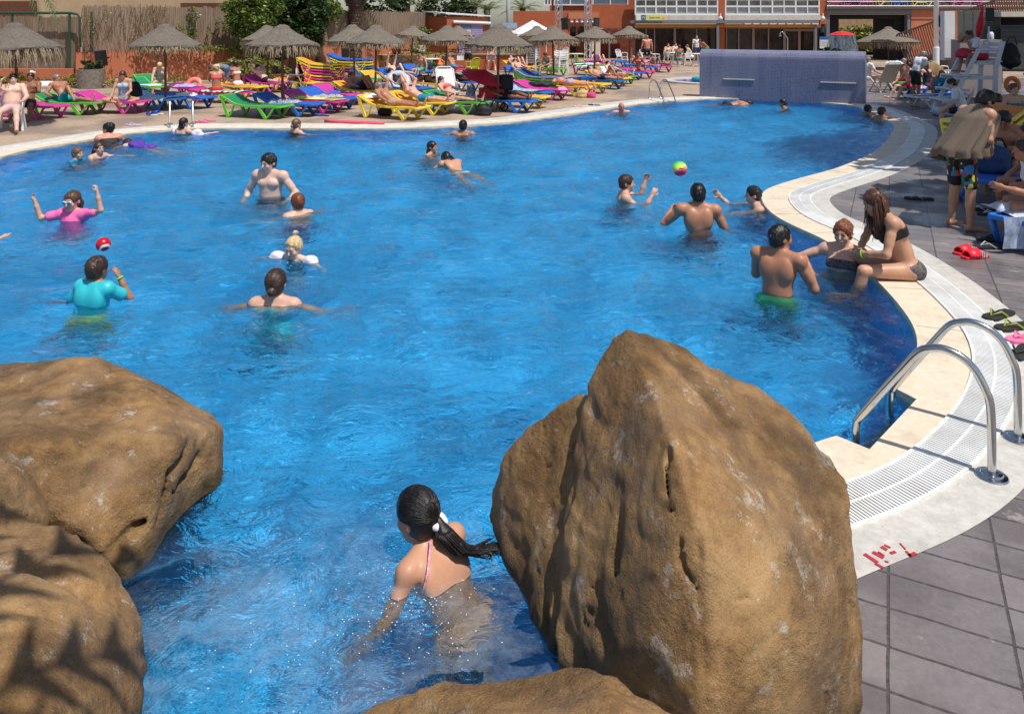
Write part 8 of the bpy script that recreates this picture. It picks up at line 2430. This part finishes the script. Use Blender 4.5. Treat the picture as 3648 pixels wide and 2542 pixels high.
sandal("plain black flip-flop below the pink sandal", at(3640,1262), 130, mby, mby, "flip-flops by the near ladder", 1.25)
sandal("black flip-flop lying alone on the shaded paving behind the seated girl", at(3276,712), 78, mby, M("pale_strap", rgb(170,176,180), .6), None, 1.35)
for k, (px, rz) in enumerate((((3500,752),60),((3536,768),80))): sandal("grey flip-flop beside the towel youth's heels, %s" % ("nearer his legs" if k == 0 else "farther from his legs"), at(*px), rz, mby, M("white_strap", rgb(210,210,214), .6), "flip-flops behind the towel youth", 1.25)
for k, (px, rz) in enumerate((((3548,862),70),((3530,886),88))): sandal("black sandal under the right-edge lounger, %s" % ("farther one" if k == 0 else "nearer one with a pale rim"), at(*px), rz, mby, mby if k == 0 else M("pale_strap", rgb(170,176,180), .6), "black sandals under the lounger", 1.3)
mbl = M("blue_rubber", rgb(50,70,170), .6, .15)
for k, (px, rz) in enumerate((((1134,414),80),((1154,414),60))): sandal("blue flip-flop on the deck below the yellow towel lounger, %s" % ("left" if k == 0 else "right"), at(*px), rz, mbl, mbl, "blue flip-flops on the far deck", 1.25)
for k, (px, rz) in enumerate((((470,447),80),((482,449),95))): sandal("pale sandal on the far coping left of the ladder, %s" % ("farther" if k == 0 else "nearer"), at(*px), rz, M("lilac_rubber", rgb(196,176,206), .6), M("lilac_rubber", rgb(196,176,206), .6), "pale sandals on the far coping", 1.2)
for k, (px, rz) in enumerate((((720,437),70),((742,433),100))): sandal("pink flip-flop on the far coping right of the ladder, %s" % ("left" if k == 0 else "right"), at(*px), rz, M("pink_rubber", rgb(232,120,160), .5), M("pink_rubber", rgb(232,120,160), .5), "pink flip-flops on the far coping", 1.4)
sandal("dark sandal upright on the far coping above the bald swimmer", at(2118,377), 60, M("navy_rubber", rgb(40,50,84), .6), mwp, "sandals above the bald swimmer", 1.4)
sandal("pale pink sandal on the far coping left of the dark one", at(2068,382), 80, M("pale_pink_rubber", rgb(226,190,180), .6), M("pale_pink_rubber", rgb(226,190,180), .6), "sandals above the bald swimmer", 1.4)
for k, px in enumerate(((540,412),(562,408))): sandal("blue and white shoe on the deck below the checked towel, %s" % ("left" if k == 0 else "right"), at(*px), 80, mwp, mbl, "blue and white shoes", 1.3, True)
t = thing("cup", "plastic cup of beer on the deck below the white armchair", "cup", at(40,463))
MB().lathe([(.032,0),(.040,.13),(.038,.13),(.031,.004),(0,.004)], 16).build("cup_wall", M("clear_cup", rgb(214,196,170), .15, .05), t, smooth=40); MB().lathe([(0,.008),(.034,.008),(.037,.075),(0,.075)], 16).build("beer", M("beer", rgb(220,140,20), .1, .05), t)
# stroller with a red parasol, white folding chair, reclining chair by the wall
p = at(1765,400)+Vector((-.15,.5,0)); t = thing("stroller", "black and red stroller shaded by a tilted red parasol", "stroller", p, R(10))
mrc = M("red_cloth", rgb(196,24,48), .7, .15, 9); mbc = M("black_cloth", rgb(24,22,26), .8, .2, 9)
MB().prism([(-.35,-.3),(.35,-.3),(.3,.3),(-.3,.3)], .28, .62).build("seat", mrc, t, bevel=.03)
MB().beam((.0,.12,.55),(.25,.3,.95),.55,.10).build("backrest", mrc, t, bevel=.03)
MB().box((.40,-.12,.78),(.40,.34,.44), R(10)).build("hanging_bag", mbc, t, bevel=.06)
MB().tube([(-.3,-.25,.12),(-.1,0,.45),(.4,.15,1.0)], .02, 6).build("frame", mblk, t)
for x in (-.3,.35):
    for y in (-.26,.26): MB().tube([(x+.1*math.cos(a),y,.11+.1*math.sin(a)) for a in [2*math.pi*k/16 for k in range(16)]], .022, 6, closed=True).build("wheel", mblk, t, smooth=1)
par = MB(); n_ = 8
par.v = [(0,0,.18)]+[(.62*math.cos(2*math.pi*k/n_),.62*math.sin(2*math.pi*k/n_),-.06) for k in range(n_)]; par.f = [(0,1+k,1+(k+1) % n_) for k in range(n_)]
q = par.build("parasol", mrc, t); q.matrix_local = Matrix.Translation((-.22,-.12,.98)) @ Matrix.Rotation(R(14),4,'Y') @ Matrix.Rotation(R(16),4,'X'); q.modifiers.new("thickness",'SOLIDIFY').thickness = .008
MB().tube([(-.05,0,.5),(-.20,-.10,1.12)], .012, 6).build("parasol_pole", msteel, t)
heap("blue and white patterned towel hung at the stroller's side", p+Vector((-.55,-.05,.34)), (.3,.3,.5), cloth("blue_pattern", rgb(40,84,150), .9), 41)
def recliner(label, p, rz, mat, towelm=None, tl=None):
    t = thing("folding_chair", label, "chair", p, R(rz), "white folding chairs")
    s1 = MB()
    for k in range(9): s1.box((-.24+k*.06,.0,.36),(.046,.5,.02))
    s1.build("seat", mat, t, bevel=.004)
    b = MB()
    for k in range(9): b.beam((-.24+k*.06,.25,.37),(-.22+k*.055,.62,1.02),.046,.018,(0,1,0))
    b.tube([(-.29,.24,.36),(-.28,.62,1.0),(-.2,.68,1.08),(.2,.68,1.08),(.28,.62,1.0),(.29,.24,.36)], .022, 6); b.build("backrest", mat, t)
    for s in (-.29,.29):
        MB().beam((s,-.25,.5),(s,.35,.0),.03,.04).build("leg", mat, t); MB().beam((s,.2,.6),(s,-.3,.0),.03,.04).build("leg", mat, t); MB().beam((s*1.05,-.25,.60),(s*1.05,.42,.62),.05,.025).build("armrest", mat, t)
    return t
mfc = M("ivory_plastic", rgb(206,196,180), .5, .06, 5)
recliner("ivory slatted folding chair right of the mosaic wall with a blue towel over it", at(3142,328), 190, mfc)
recliner("white folding chair between the pink bikini woman and the red stroller", at(1600,372)+Vector((0,.2,0)), 20, mwp)
heap("blue and white towel draped over the ivory folding chair", at(3150,318)+Vector((.1,-.55,.98)), (.62,.34,.14), cloth("sky_stripe", rgb(120,180,220), .9, .3, rgb(222,232,240), 9), 42)
t = thing("tablet", "dark tablet held up by the man lying on the far blue lounger", "tablet", atd(1424,215,32.2), R(30)); MB().box((0,0,0),(.24,.02,.30), Matrix.Rotation(R(30),3,'Y')).build("case", M("slate", rgb(60,66,74), .4, .1), t, bevel=.01)
t = thing("straw_hat", "straw sun hat on the man with the open book", "hat", atd(1610,217,36.5)); MB().lathe([(.0,.12),(.08,.11),(.10,.03),(.18,.0),(.17,-.01),(.09,.01)], 20).build("brim", M("straw", rgb(206,176,124), .9, .2, 20), t, smooth=60)
t = thing("book", "open white book held by the man in the straw sun hat", "book", atd(1640,207,36.3), R(20)); MB().add([(-.17,0,-.11),(0,.04,-.11),(0,.04,.11),(-.17,0,.11),(.17,0,-.11),(.17,0,.11)],[(0,1,2,3),(1,4,5,2)]).build("page", mwp, t); MB().add([(-.172,.012,-.112),(0,.052,-.112),(0,.052,.112),(-.172,.012,.112),(.172,.012,-.112),(.172,.012,.112)],[(0,3,2,1),(1,2,5,4)]).build("cover", M("cover_grey", rgb(150,150,160), .6), t)
t = thing("side_table", "little folding table with a water bottle, left of the tall yellow stack", "table", at(1050,330)); MB().box((0,0,.62),(.5,.35,.03)).build("table_top", mgrey, t)
for x in (-.22,.22): MB().beam((x,-.12,0),(x,.12,.6),.02,.02).build("leg", mgrey, t)
b = MB().lathe([(0,0),(.035,0),(.035,.17),(.015,.22),(.015,.25),(0,.25)], 12).build("bottle", M("clear_bottle", rgb(200,214,224), .1, .05), None, smooth=40); b.location = at(1056,330)+Vector((0,0,.636)); tag(b, "clear water bottle on the little folding table", "bottle")
# ------------------------------------------------------------------ everything under water receives the focused sunlight
for o in S.objects:
    if o.type == 'MESH' and o.name != "pool_water":
        top = o
        while top.parent: top = top.parent
        if top.name.split('.')[0] in ("person","pool_basin","boulder","pool_ladder","pool_coping","fountain_wall"):
            o.cycles.is_caustics_receiver = True
